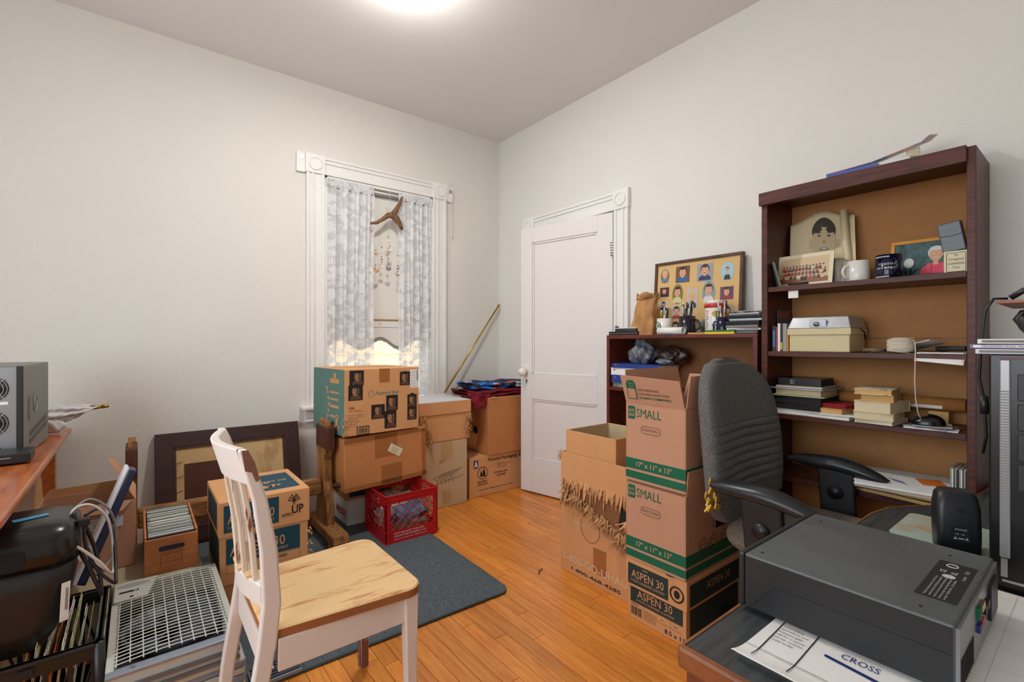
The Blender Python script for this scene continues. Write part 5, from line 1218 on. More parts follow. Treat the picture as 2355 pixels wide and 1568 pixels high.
for u_, v_, w_, h_, ov, i in phs:
    W_, H_ = w_*fW, h_*fH
    mb = MB(); portrait(mb, Fp, u_*fW-W_/2, (1-v_)*fH-H_/2, W_, H_, 0, 1, 2, 3, oval=bool(ov), head=.36 if i != 3 else .14, z=.0004)
    mb.build('photo', [p_b[i], p_h2 if i in (0, 6) else p_h1, p_sk, p_c[i]], fbd)
# rolled paper tube, white
t = thing('paper_roll', 'short white rolled paper lying in front of the emblem mug', 'paper roll', (2.292, 1.585, ZL+.0005), -8)
MB().lathe([(.017, 0), (.019, 0), (.019, .17), (.017, .17), (.017, 0)], 24, 0, T(0, 0, .019) @ RX(90)).build('roll', m_white, t, smooth=True)
# fluff tub
tub = thing('food_tub', 'white plastic tub with a red-rimmed lid and blue lettering', 'tub', (2.385, 1.302, ZL), 0)
MB().lathe([(.050, 0), (.053, .006), (.053, .135), (.050, .142), (0, .142)], 32).build('body', m_mw, tub, smooth=True)
MB().lathe([(.055, .138), (.058, .142), (.058, .154), (.054, .158), (0, .158)], 32).build('lid_rim', mat('lid_red', (196, 36, 44), .35), tub, smooth=True)
MB().lathe([(.047, .158), (.046, .172), (.040, .177), (0, .178)], 32).build('lid_top', m_mw, tub, smooth=True)
def onmug(r, z, deg): return RZ(deg) @ T(r, 0, z) @ Matrix(((0, 0, 1, 0), (1, 0, 0, 0), (0, 1, 0, 0), (0, 0, 0, 1)))
m_fb = mat('tub_blue', (24, 44, 110), .5); m_fr_ = mat('tub_red', (200, 60, 80), .5); m_fy = mat('tub_yellow', (224, 176, 50), .5); m_fg = mat('tub_teal', (40, 130, 160), .5)
for i, ch in enumerate('fluff'): txt(ch, tub, onmug(.0534, .018, 200+i*22), 0, 0, .05, m_fb, None, bold=.02, align='c')
mb = MB()
for k in range(9):
    M_ = onmug(.0534, 0, 158); mb.rect(-.010, .118-k*.011, .010-.004*(k % 3), .122-k*.011, .0006, 0 if k > 2 else 1, M_)
mb.build('fine_print', [m_grey, m_fr_], tub)
MB().ell(0, .105, .024, .016, .0010, 0, onmug(.0534, 0, 212)).build('yellow_swirl', m_fy, tub); MB().rect(-.014, .075, .016, .120, .0004, 0, onmug(.0536, 0, 222)).build('teal_patch', m_fg, tub)
# navy pen cup with tools
cup = thing('pen_cup', 'navy pen cup with a fork, pencils and markers beside the white tub', 'cup', (2.325, 1.232, ZL), 0)
MB().lathe([(.030, 0), (.032, .004), (.032, .085), (.029, .085), (.029, .006), (0, .006)], 24).build('body', m_mn, cup, smooth=True)
pens((2.325, 1.232, ZL), 6, .024, .008, .15, 'the navy pen cup', 12, [7, 4, 0, 5, 7, 6], 'pens in the mugs')
# sponges and papers
def slab(name, label, cat, loc, size, mm, rz=0, group=None, edge=None):
    t = thing(name, label, cat, loc, rz, group); dx, dy, dz = size
    MB().box(-dx/2, dx/2, -dy/2, dy/2, 0, dz).build('body', mm, t, bevel=min(.0015, dz*.2))
    if edge: MB().box(-dx/2+.004, dx/2-.004, -dy/2+.004, dy/2-.004, dz, dz+.0008).build('print', edge, t)
    return t
t = thing('sticky_notes', 'green and yellow pack of sticky notes at the front edge of the low bookcase', 'notes', (2.29, 1.225, ZL), 3)
MB().box(-.02, .02, -.075, .075, .0, .010).build('yellow_layer', mat('note_yellow', (226, 196, 40), .7), t); MB().box(-.02, .02, -.075, .07, .010, .019).build('green_layer', mat('note_green', (44, 110, 44), .7), t)
slab('envelope', 'tan envelope lying flat between the mug and the sticky notes', 'envelope', (2.30, 1.355, ZL), (.05, .09, .008), mat('envelope_tan', (206, 160, 96), .8), 4)
slab('notebook', 'thin blue notebook lying under the front of the dark navy mug', 'notebook', (2.285, 1.49, ZL), (.035, .10, .007), mat('note_blue', (70, 96, 150), .6), -3)
# stack of cases and magazines next to the tall bookcase
zz = ZL; nm = ['black disc case at the bottom', 'white papers second from the bottom', 'grey plastic tray', 'black plastic tray in the middle', 'silver tray', 'dark binder', 'glossy magazine', 'crumpled dark magazine at the top']
sc2 = [(.19, .165, .016, m_black), (.19, .16, .010, m_white), (.18, .16, .014, m_grey), (.19, .165, .018, m_black), (.18, .155, .012, m_steel), (.185, .16, .014, m_black), (.18, .15, .008, mat('glossy_grey', (170, 170, 172), .25)), (.17, .14, .010, mat('mag_dark', (60, 58, 60), .3, col2=(190, 186, 180), scale=30))]
for k, (dx, dy, dz, mm) in enumerate(sc2):
    t = slab('flat_case', '%s of the pile against the tall bookcase' % nm[k], 'case', (2.385+.005*math.sin(k*2), 1.125-.003*k, zz), (dx, dy, dz), mm, 4*math.sin(k*1.9), 'pile of cases against the tall bookcase')
    MB().box(-dx/2-.0008, -dx/2, -dy/2+.01, dy/2-.01, dz*.35, dz*.6).build('seam', m_steel if k % 2 == 0 else m_ink, t); zz += dz+.0012
# tape dispenser loop behind
t = thing('tape_roll', 'greenish roll of tape standing behind the dark navy mug', 'tape', (2.42, 1.375, ZL), 70)
MB().lathe([(.030, -.01), (.042, -.01), (.042, .01), (.030, .01), (.030, -.01)], 28, 0, T(0, 0, .043) @ RX(90)).build('roll', mat('tape_green', (140, 160, 150), .3), t, smooth=True)
# ---------------- inside the low bookcase ----------------
m_blu = mat('binder_blue', (30, 62, 140), .4); 
def binder(label, z, y, rz, mm, h=.044):
    t = thing('ring_binder', label, 'binder', (2.385, y, z), rz, 'binders on the low bookcase shelf')
    MB().box(-.112, .11, -.155, .155, .004, h-.004).build('pages', m_white, t); MB().box(-.118, .112, -.16, .16, 0, .003).box(-.118, .112, -.16, .16, h-.003, h).box(-.118, -.112, .0, .0, 0, h).build('cover', mm, t, kind='stuff')
    MB().box(-.1188, -.1165, -.155, .155, .0035, h-.0035).build('spine', mm if mm is m_blu else m_white, t)
    MB().cyl((-.1195, .13, h*.7), (-.117, .13, h*.7), .006).build('finger_ring', m_steel, t); return t
zs = .8885
for k, (lb, c_) in enumerate((('cream magazine lowest under the binders', (206, 200, 186)), ('pale magazine second under the binders', (190, 196, 190)), ('green-edged magazine topmost under the binders', (110, 150, 110)))):
    magazine(lb+' on the low bookcase shelf', (2.385, 1.755, zs), (.21, .29, .009), c_, (90, 90, 90), 2*k-2, group='magazines in the low bookcase', name='magazine'); zs += .0096
binder('blue ring binder at the bottom of the binder pile', zs, 1.745, 2, m_blu); zs += .0445
binder('white ring binder in the middle of the binder pile', zs, 1.75, -1, m_white, .042); zs += .0425
binder('blue ring binder at the top of the binder pile, under the plastic bag', zs, 1.74, 3, m_blu, .026); zs += .0265
m_gb = mat('grey_bag_plastic', (134, 140, 148), .22, col2=(70, 74, 80), scale=14, bump=.8, bscale=18)
pg = thing('plastic_bag', 'scrunched grey plastic bag on top of the blue binder', 'bag', (2.385, 1.70, zs), 0)
def crump(cx, cy, cz, rx, ry, rz_, sd):
    def fn(u, v):
        a = 2*math.pi*u; b_ = math.pi*v
        n_ = 1+.16*math.sin(a*3+sd+v*5)+.10*math.sin(a*7-v*11+sd*2)+.07*math.sin(a*12+v*19)
        return (cx+rx*n_*math.sin(b_)*math.cos(a), cy+ry*n_*math.sin(b_)*math.sin(a), max(.0005, cz-rz_*n_*math.cos(b_)))
    return fn
MB().grid(crump(-.03, .04, .055, .07, .085, .055, 1), 44, 22, closeu=True).build('body', m_gb, pg, smooth=True)
MB().grid(crump(-.03, .05, .105, .03, .04, .035, 2.4), 32, 16, closeu=True).build('knot', m_gb, pg, smooth=True)
pg2 = thing('plastic_bag', 'scrunched dark brown bag beside the grey plastic bag in the low bookcase', 'bag', (2.42, 1.585, zs), 0)
MB().grid(crump(0, 0, .05, .06, .085, .05, 3.3), 44, 22, closeu=True).build('body', mat('dark_bag_plastic', (70, 52, 42), .35, var=.3, scale=15, bump=.7, bscale=20), pg2, smooth=True)
MB().grid(crump(-.07, .0, .016, .03, .05, .016, 5), 30, 14, closeu=True).build('loose_end', m_gb, pg2, smooth=True)

# ---------------- things on the tall bookcase ----------------
S1, S2, S3, S4 = 1.4085, 1.1185, .8425, .5705
# top: book with tilted cover
tbk = thing('book', 'large blue-spined picture book with its cover lifting, on top of the bookcase', 'book', (2.345, .60, bh+.022), 2, rot=(0, R(-15), R(2)))
MB().box(-.065, .11, -.115, .150, .003, .018).build('pages', m_white, tbk); MB().box(-.07, .115, -.12, .155, 0, .003).build('back_cover', m_fb, tbk); MB().box(-.073, -.069, -.02, .156, 0, .021).build('spine', mat('spine_blue', (24, 50, 150), .3), tbk)
m_cov = mat('glossy_cover', (206, 120, 70), .25, col2=(60, 90, 160), scale=7, thr=(.42, .55))
MB().add([(-.070, .155, .021), (.115, .155, .021), (.115, .0, .030), (-.07, .0, .028), (.10, -.15, .062), (-.072, -.15, .058), (.095, -.175, .08), (-.07, -.175, .076)], [(0, 3, 2, 1), (3, 5, 4, 2), (5, 7, 6, 4)]).build('front_cover', m_cov, tbk, solid=.003)
MB().box(-.04, -.03, -.14, -.10, .018, .045).build('bookmark', m_cream, tbk)
# shelf 1
t = thing('framed_photo', 'small greenish frame leaning on the bookcase side', 'picture frame', (2.305, .955, S1), 0, rot=(R(-14), 0, R(28)))
MB().box(-.05, .05, -.004, .004, 0, .115).build('frame', mat('sage_frame', (96, 112, 96), .5), t, bevel=.001); MB().box(-.042, .042, -.0055, -.004, .008, .107).build('picture', mat('faded_print', (176, 160, 110), .5, var=.25, scale=14), t)
# rolled photograph of a boy
bp_ = thing('photo_print', 'curling sepia portrait print of a smiling boy propped at the shelf back', 'photograph', (2.40, .84, S1), 0)
m_sep = mat('sepia_paper', (214, 196, 156), .45)
def curl(u, v):
    y = .118-.245*u*(1-.0*v); x = .085+.035*math.sin(u*math.pi)-.05*v*.0-.02*(1-v)
    t_ = u-.0
    return (.02+.05*v+.03*math.sin(math.pi*u), .12-.215*u-(.02 if u > .9 else 0)-.035*(1-v)*u+.025*v*(.5-u), .335*v*(1-.07*math.cos(2*math.pi*u)))
MB().grid(curl, 24, 16).build('sheet', m_sep, bp_, smooth=True, solid=.0008)
MB().tube([(.055, -.09, .335), (.05, -.10, .20), (.035, -.12, .05), (.03, -.13, .0005)], [.014, .016, .018, .020], 12).build('curled_edge', m_sep, bp_, smooth=True)
def on_curl(u, v):
    p = Vector(curl(u, v)); return (p.x-.0032, p.y, p.z)
def patch(name, cu, cv, ru, rv, mm, lift=0.0, n=20, par=bp_):
    pts = [on_curl(cu+ru*math.cos(2*math.pi*i/n), cv+rv*math.sin(2*math.pi*i/n)) for i in range(n)]
    c_ = on_curl(cu, cv)
    MB().add([(c_[0]-lift, c_[1], c_[2])]+[(p[0]-lift, p[1], p[2]) for p in pts], [(0, 1+i, 1+(i+1) % n) for i in range(n)]).build(name, mm, par)
m_hair = mat('print_dark', (66, 56, 46), .5); m_skn = mat('print_skin', (198, 176, 138), .5)
patch('printed_ear', .335, 0.595, .03, .06, m_skn, .0006); patch('printed_ear', .78, 0.595, .03, .06, m_skn, .0006)
patch('printed_hair', .555, 0.765, .205, .15, m_hair, .0004); patch('printed_face', .555, 0.610, .205, .215, m_skn, .0009)
patch('printed_fringe', .555, 0.840, .17, .055, m_hair, .0014)
for du in (-.085, .085): patch('printed_eye', .555+du, 0.675, .028, .016, m_hair, .0016, 10); patch('printed_brow', .555+du, 0.720, .04, .008, m_hair, .0016, 10)
patch('printed_nose', .555, 0.595, .022, .022, mat('print_shade', (164, 140, 104), .5), .0016, 10); patch('printed_mouth', .555, 0.500, .075, .016, m_hair, .0016, 14); patch('printed_teeth', .555, 0.502, .055, .008, m_white, .002, 12)
# class photo in folder frame
cf = thing('framed_photo', 'cream cardboard folder with a class photo in front of the boy portrait', 'picture frame', (2.345, .873, S1), 0, rot=(0, R(9), R(-4)))
MB().box(-.002, .002, -.118, .115, 0, .150).build('mount', m_cream, cf)
Fc = Matrix(((0, 0, -1, -.0026), (-1, 0, 0, .115), (0, 1, 0, 0), (0, 0, 0, 1)))
mb = MB(); mb.rect(.016, .018, .216, .134, 0, 0, Fc); mb.rect(.016, .018, .216, .04, .0003, 1, Fc)
rdk = random.Random(8)
for row in range(3):
    for k in range(13-row):
        x = .03+(.172)*(k+.5*row % 1)/(12.5-row); y = .092-row*.019+rdk.uniform(-.002, .002)
        mb.poly([(x-.006, y-.018, .0006+row*.0004), (x+.006, y-.018, .0006+row*.0004), (x+.005, y-.003, .0006+row*.0004), (x-.005, y-.003, .0006+row*.0004)], 2+rdk.randrange(4), Fc)
        mb.ell(x, y, .0042, .005, .0008+row*.0004, 6, Fc, 8); mb.ell(x, y+.003, .0044, .003, .001+row*.0004, 7, Fc, 8)
mb.rect(.105, .028, .130, .043, .0022, 7, Fc)
mb.build('class_photo', [pcs('wall', (206, 180, 140)), pcs('floorc', (140, 90, 60)), pcs('k1', (190, 70, 50)), pcs('k2', (90, 90, 100)), pcs('k3', (206, 190, 170)), pcs('k4', (110, 50, 40)), p_sk, p_h1], cf)
t = thing('paper_sheaf', 'grey wood-grain patterned card standing behind the class photo', 'card', (2.365, .735, S1), 0, rot=(0, R(6), R(-6)))
def wv(u, v): return (.0+.012*u*u, .03-.06*u, .115*v*(1-.3*(u > .5)*(u-.5)))
MB().grid(wv, 10, 6).build('card', mat('grain_card', (166, 158, 140), .6, col2=(90, 84, 74), scale=9, stretch=(1, 9, 1)), t, smooth=True, solid=.001)
tag(MB().tube([(2.262, .82, S1+.006), (2.262, .90, S1+.006)], .005, 8).build('marker_pen', m_black, smooth=True), 'black marker pen lying on the front of the upper shelf', 'pen')
mug('plain white mug with its handle to the left on the upper shelf', (2.36, .668, S1), .040, .088, m_mw, 140)
mn = mug('navy mug with white printed lettering on the upper shelf', (2.355, .565, S1), .042, .098, m_mn, 218)
for s_, z in (('inuous', .056), ('rovement', .040)): wrap_txt(s_, mn, .042, z, .0125, m_mw, R(-68 if s_ == 'inuous' else -80))
mb = MB()
for z in (.088, .010):
    for k in range(14): mb.rect(-.0012, z-.002, .0012, z+.003, .0008, 0, RZ(-95+k*5.5) @ T(.042, 0, 0) @ Matrix(((0, 0, 1, 0), (1, 0, 0, 0), (0, 1, 0, 0), (0, 0, 0, 1))))
mb.build('border_print', m_mw, mn)
# gold frame
gf = thing('framed_photo', 'gold-framed colour photo of a person in a pink top behind the mugs', 'picture frame', (2.425, .462, S1), 0, rot=(R(0), R(12), R(0)))
m_gold = mat('gold_wood', (214, 146, 52), .35, var=.12, scale=10)
gw, gh = .235, .165
for a in ((0, .014), (gh-.014, gh)): MB().box(-.006, .006, -gw/2, gw/2, a[0], a[1]).build('frame_rail', m_gold, gf, bevel=.003)
for a in ((-gw/2, -gw/2+.014), (gw/2-.014, gw/2)): MB().box(-.006, .006, a[0], a[1], .0142, gh-.0142).build('frame_stile', m_gold, gf, bevel=.003)
Fg = Matrix(((0, 0, -1, 0), (-1, 0, 0, gw/2), (0, 1, 0, 0), (0, 0, 0, 1)))
mb = MB(); portrait(mb, Fg, .012, .012, gw-.024, gh-.024, 0, 1, 2, 3, head=.24, cx=.12, z=.0005); mb.ell(.06, .07, .016, .02, .0012, 4, Fg)
mb.rect(.118, .025, .13, .06, .004, 5, Fg); mb.rect(.155, .025, .167, .06, .004, 5, Fg)
mb.build('photo', [mat('photo_foliage', (74, 110, 110), .35, col2=(30, 50, 50), scale=30), pcs('grey_hair', (206, 206, 206)), p_sk, pcs('pink_top', (214, 60, 86)), m_white, pcs('pink_strap', (220, 70, 96))], gf)
t = thing('artificial_flower', 'small dark green leafy sprig in front of the gold frame', 'plant', (2.375, .505, S1), 0)
for k in range(7):
    a = k*51; MB().add([(0, 0, .004), (.02*math.cos(R(a))-.006*math.sin(R(a)), .02*math.sin(R(a))+.006*math.cos(R(a)), .03), (.035*math.cos(R(a)), .035*math.sin(R(a)), .02+.004*k), (.02*math.cos(R(a))+.006*math.sin(R(a)), .02*math.sin(R(a))-.006*math.cos(R(a)), .03)], [(0, 1, 2, 3)]).build('leaf', mat('sprig_green', (30, 44, 34), .4), t, solid=.001)
# duct tape block and tea tin at the right end
t = thing('tea_box', 'small cream box with green print at the right end of the upper shelf', 'box', (2.355, .359, S1), 0, rot=(0, 0, R(-4)))
MB().box(-.03, .03, -.034, .034, 0, .083).build('body', m_cream, t, bevel=.002)
Fq = Matrix(((0, 0, -1, -.0306), (-1, 0, 0, .034), (0, 1, 0, 0), (0, 0, 0, 1)))
for k, (s_, w_) in enumerate((('The', .012), ('Original', .04), ('Celestial', .045), ('Tea', .02))): txt(s_, t, Fq, .034, .064-k*.015, .008, m_green, w_, align='c')
rr = rrect(.008, .060, .008, .076, .003); MB().tube([(a, b_, .0004) for a, b_ in rr+rr[:1]], .0007, 4, 0, Fq).build('print_border', m_green, t)
t = thing('tape_pad', 'flat pad wrapped in dark grey tape propped on the cream tea box', 'tape', (2.358, .367, S1+.0845), 0, rot=(R(-9), R(-4), R(0)))
MB().box(-.018, .018, -.033, .033, 0.0, .108).build('pad', mat('duct_tape', (84, 92, 98), .35, var=.15, scale=20, stretch=(1, 1, 6)), t, bevel=.004); MB().tube([(-.0185, -.03, .06), (-.0185, 0, .057), (-.0185, .03, .062)], .001, 5).build('tape_edge', m_ink, t)
# paper tag hanging below shelf 1
tag(MB().box(2.262, 2.2628, .86, .90, S1-.055, S1-.023).build('price_tag', m_white), 'small white paper tag hanging beneath the upper shelf', 'tag')
# shelf 2
vh = [('glossy dark booklet with a red band, standing tallest at the left', .19, .13, .004, mat('bk_dark', (40, 48, 66), .3, col2=(70, 80, 100), scale=9), 0), ('black paperback with blue lettering leaning at the left', .115, .16, .014, m_black, 10), ('red and black thin booklet beside the black paperback', .11, .16, .007, mat('bk_red', (150, 30, 34), .4), 9), ('white booklet between the thin booklets', .125, .17, .010, m_white, 7), ('black and yellow booklet in the leaning row', .122, .17, .009, m_black, 5), ('clear-sleeved grey booklet in the leaning row', .124, .17, .016, mat('bk_grey', (150, 150, 146), .2), 3), ('orange envelope next to the metal cash box', .10, .17, .006, mat('bk_orange', (210, 130, 50), .6), 2)]
ypos = .974
for k, (lb, h_, dpt, th, mm, ang) in enumerate(vh):
    x = 2.275 if k else 2.34
    if k == 0: y = .978
    else: ypos -= th+.0012; y = ypos
    t = thing('booklet', lb+' of the middle shelf', 'booklet', (x, y-(0 if k else .003), S2+.0005), 0, 'booklets on the middle shelf', rot=(R(ang*.0), 0, 0))
    MB().box(.003, dpt-.002, .0012, th-.0012, 0, h_-.002).build('pages', m_white, t); MB().box(0, dpt, 0, .001, 0, h_).box(0, dpt, th-.001, th, 0, h_).box(0, .002, .001, th-.001, 0, h_).build('cover', mm, t)
    if k == 0: MB().box(.01, dpt-.005, -.0006, 0, h_-.03, h_-.012).build('red_band', mat('band_red', (170, 40, 50), .4), t)
    if k == 1: MB().box(-.0006, 0, .003, .011, .02, .095).build('spine_print', mat('spine_blue2', (60, 130, 200), .4), t)
    if k == 4: MB().box(-.0006, 0, .001, .008, .008, .04).build('yellow_label', m_fy, t)
# cash box
cb = thing('cash_box', 'cream metal cash box with a scuffed chrome lid on the middle shelf', 'cash box', (2.272, .672, S2))
m_cbx = mat('cashbox_cream', (206, 190, 144), .4, var=.06, scale=5); m_chr = mat('scuffed_chrome', (176, 178, 182), .35, metal=.55, var=.2, scale=22)
MB().box(0, .19, 0, .228, 0, .098).build('body', m_cbx, cb, bevel=.004); MB().box(-.006, .196, -.006, .234, .072, .100).build('lip', m_cbx, cb, bevel=.003)
mb = MB().add([(-.006, -.006, .1005), (.196, -.006, .1005), (.196, .234, .1005), (-.006, .234, .1005), (.012, .008, .150), (.18, .008, .150), (.18, .220, .150), (.012, .220, .150)], [(0, 3, 2, 1), (4, 5, 6, 7), (0, 1, 5, 4), (1, 2, 6, 5), (2, 3, 7, 6), (3, 0, 4, 7)])
mb.build('lid', m_chr, cb, bevel=.004)
lk = MB().box(-.003, .003, .082, .146, .104, .138).build('lock_plate', m_steel, cb, bevel=.002, M=T(.0, 0, 0) @ T(-.002, 0, 0))
MB().cyl((-.014, .118, .118), (-.002, .118, .118), .010, n=16).build('lock_button', m_metal, lk, smooth=True); MB().box(-.0145, -.0138, .1165, .1195, .112, .124).build('keyhole', m_ink, lk)
MB().tube([(.10, -.004, .10), (.15, -.008, .085), (.17, -.006, .055)], .003, 6).build('hinge_arm', m_black, cb)
# string ball with hanging string weighted by a computer mouse
m_str = mat('cotton_string', (226, 214, 194), .85, var=.12, scale=60, stretch=(1, 1, 4), bump=.6, bscale=120)
sb = thing('string_ball', 'ball of white cotton string with its loose end hanging over the shelf', 'string', (2.30, .515, S2))
def ballf(u, v):
    a = 2*math.pi*u; b_ = math.pi*v; k_ = abs(math.cos(b_))**.55*math.copysign(1, -math.cos(b_))
    return (.036*math.sin(b_)**.6*math.cos(a), .041*math.sin(b_)**.6*math.sin(a), .030+.0295*k_)
MB().grid(ballf, 32, 16, closeu=True).build('ball', m_str, sb, smooth=True)
for k in range(22):
    z = .008+.044*k/21; tl = .010*math.sin(k*1.3); MB().tube([(.0365*math.cos(R(a)), .0415*math.sin(R(a)), z+tl*math.sin(R(a*1.0+k*25))) for a in range(90, 271, 18)], .0011, 4).build('winding', m_str, sb)
MB().tube([(-.02, -.038, .05), (-.035, -.05, .045), (-.05, -.055, .02), (-.056, -.056, -.03), (-.054, -.054, -.10), (-.053, -.056, -.16), (-.048, -.062, -.215), (-.040, -.068, -.238)], .0018, 6).build('loose_end', m_str, sb, smooth=True)
ms = thing('computer_mouse', 'black computer mouse resting on papers at the right of the lower shelf', 'mouse', (2.292, .432, S3+.0135), 100)
def msf(u, v):
    a = 2*math.pi*u; b_ = math.pi*.5*v
    return (.050*math.cos(a)*math.cos(b_)**.8, .032*math.sin(a)*math.cos(b_)**.8, .003+.032*math.sin(b_)*(1-.18*math.cos(a)))
MB().grid(msf, 32, 10, closeu=True).build('shell', m_blackg, ms, smooth=True); MB().lathe([(.0, 0), (.03, 0), (.031, .004), (0, .004)], 24, 0, Matrix.Diagonal((1.55, 1, 1, 1))).build('base', m_black, ms)
MB().box(.012, .045, -.0008, .0008, .024, .029).build('button_gap', m_ink, ms)
# papers, folders, cables right of the string ball
slab('paper_stack', 'white sheet drooping over the front of the middle shelf', 'paper', (2.37, .40, S2+.0002), (.20, .12, .004), m_white, 4)
pp = thing('paper_sheet', 'curled white paper hanging off the front edge of the middle shelf', 'paper', (2.26, .395, S2+.006))
def drp(u, v): return (.04-.055*u-.01*v*u, .068-.135*v, -.004*u-.028*u*u-.012*u*v)
MB().grid(drp, 8, 12).build('sheet', m_white, pp, smooth=True, solid=.0008)
t = slab('folder', 'black folder lying behind the string ball', 'folder', (2.40, .47, S2+.0002), (.16, .10, .008), m_black, -14)
t = thing('paper_sheet', 'stiff white card leaning over the black folder behind the string ball', 'paper', (2.37, .49, S2+.012), 0, rot=(R(-16), R(6), R(-12))); MB().box(-.06, .06, -.08, .07, .01, .012).build('sheet', m_white, t)
t = thing('remote_control', 'small black remote lying on the papers of the middle shelf', 'remote', (2.40, .385, S2+.0105), 8, rot=(R(-8), 0, R(80))); MB().box(-.045, .045, -.014, .014, 0, .016).build('body', m_black, t, bevel=.005); MB().cyl((-.03, 0, .016), (-.03, 0, .0175), .005).build('button', m_grey, t)
cbl = thing('cable', 'tangle of thin cable beside the metal cash box', 'cable', (2.31, .60, S2), 0)
MB().tube([(.03*math.cos(k*.7)+.006*math.sin(k*2.1), .03*math.sin(k*.7)*1.2, .006+.005*(1+math.sin(k*1.7))) for k in range(34)], .0035, 6).build('cord', mat('cord_brown', (120, 96, 70), .5), cbl, smooth=True)
t = slab('cloth', 'grey-green crumpled cloth under the tangled cable', 'cloth', (2.35, .59, S2+.0002), (.10, .09, .004), mat('cloth_green', (86, 100, 96), .9), 20)
# shelf 3
def book(label, loc, size, cover, rz=0, pages=None, group='books on the lower shelf', name='book', rot=None, cat='book', spine='-Y'):
    t = thing(name, label, cat, loc, rz, group, rot); dx, dy, dz = size; c_ = min(.0025, dz*.15)
    MB().box(-dx/2+.002, dx/2-.002, -dy/2+.002, dy/2-.002, c_, dz-c_).build('pages', pages or m_cream, t)
    MB().box(-dx/2, dx/2, -dy/2, dy/2, 0, c_).box(-dx/2, dx/2, -dy/2, dy/2, dz-c_, dz).build('cover', cover, t, kind='stuff')
    MB().box(dx/2-.002, dx/2, -dy/2, dy/2, c_, dz-c_).build('spine', cover, t); return t
m_tanp = mat('yellowed_pages', (216, 172, 106), .8, var=.08, scale=6, stretch=(1, 1, 20)); m_crmp = mat('cream_pages', (222, 204, 166), .8, var=.06, scale=6, stretch=(1, 1, 20))
z = S3
for k, (lb, dx, dy, dz, mm, pgm, rz) in enumerate((('white torn book at the bottom of the left pile', .21, .19, .022, m_white, m_white, 2), ('wide black binder low in the left pile', .22, .20, .026, m_black, m_ink, -2), ('black binder in the left pile', .21, .19, .030, m_black, m_ink, 1), ('yellow-green edged pad in the left pile', .22, .21, .004, mat('pad_green', (160, 170, 90), .6), m_white, 3), ('thick paper block in the left pile', .18, .185, .026, m_crmp, m_crmp, 0), ('blue-edged folder in the left pile', .22, .22, .005, mat('folder_blue', (90, 120, 170), .5), m_white, -3), ('cream pad below the boxed set', .18, .185, .007, m_crmp, m_crmp, 2), ('black boxed disc set at the top of the left pile', .16, .17, .033, m_blackg, m_ink, 2))):
    t = book(lb+' on the lower shelf', (2.375, .872, z), (dx, dy, dz), mm, rz, pgm); z += dz+.0006
    if k == 7:
        F_ = Matrix(((0, 0, -1, -.0806), (-1, 0, 0, .085), (0, 1, 0, 0), (0, 0, 0, 1)))
        MB().box(-.0806, -.08, -.085, .085, 0, .033).build('front_label', m_black, t)
        for q in range(3): txt('DISC %d' % (q+1), t, F_, .05, .022-q*.007, .004, m_white, .016)
book('glossy magazine pile edge under the wallet, left of centre', (2.355, .735, S3), (.20, .15, .014), mat('mag_grey', (190, 184, 170), .4), -4, m_white)
book('white open booklet on the magazines under the paperback', (2.345, .72, S3+.0146), (.17, .14, .006), m_white, 8, m_white)
book('yellowed paperback carrying the red wallet', (2.335, .745, S3+.0212), (.14, .115, .020), m_tanp, -6, m_tanp)
wlt = thing('wallet', 'dark red speckled cloth pouch on the yellowed paperback', 'pouch', (2.335, .738, S3+.0418), -10)
MB().box(-.055, .055, -.065, .065, 0, .009).build('lower_fold', mat('red_bandana', (140, 16, 26), .8, col2=(206, 170, 160), scale=120, thr=(.22, .26)), wlt, bevel=.003); MB().box(-.055, .055, -.063, .060, .0092, .018).build('upper_fold', MATS['red_bandana'], wlt, bevel=.003)
zb = S3
for k, (lb, dx, dy, dz, mm, rz) in enumerate((('white-covered paperback at the bottom of the right pile', .17, .125, .016, m_white, -3), ('cream paperback second from the bottom of the right pile', .175, .13, .028, m_crmp, 2), ('thick pale paperback in the middle of the right pile', .165, .125, .042, m_crmp, -8), ('tan paperback fourth in the right pile', .15, .105, .026, m_tanp, 6), ('yellowed paperback with a printed cover at the top of the right pile', .165, .12, .022, mat('cover_print', (216, 204, 176), .5, col2=(70, 60, 52), scale=14, thr=(.36, .42)), 3))):
    t = book(lb, (2.335-.004*k, .585+.006*math.sin(k*2), zb), (dx, dy, dz), mm, rz, m_tanp if k >= 3 else m_crmp); zb += dz+.0006
tbp = thing('cardboard_tube', 'long brown cardboard mailing tube lying along the back of the lower shelf', 'tube', (2.478, .56, S3+.075), 0)
MB().lathe([(.022, -.205), (.026, -.205), (.026, .205), (.022, .205), (.022, -.205)], 24, 0, RX(90)).build('tube', mat('tube_kraft', (186, 124, 62), .7, var=.08, scale=10), tbp, smooth=True)
MB().box(-.027, -.0255, -.14, -.02, -.016, -.004).build('paper_strip', m_white, tbp)
for y_ in (.43, .69):   # what the tube rests on
    slab('book', 'flat book behind the %s pile propping the cardboard tube' % ('right' if y_ < .6 else 'middle'), 'book', (2.478, y_, S3), (.07, .06, .0485), m_tanp, 0)
zz = S3
for k, (lb, mm, dx, dy, rz) in enumerate((('stapled white leaflets lowest under the mouse', m_white, .13, .15, 5), ('blue leaflet under the mouse', mat('leaf_blue', (150, 170, 200), .5), .12, .13, -14), ('brown postcard fanned out under the mouse', mat('leaf_brown', (150, 100, 80), .5, var=.3, scale=20), .11, .12, -24), ('pale grey leaflet topmost under the mouse', mat('leaf_grey', (170, 172, 168), .5), .12, .11, 10))):
    slab('leaflet', lb, 'leaflet', (2.315, .425, zz), (dx, dy, .003), mm, rz, 'leaflets under the mouse'); zz += .0033
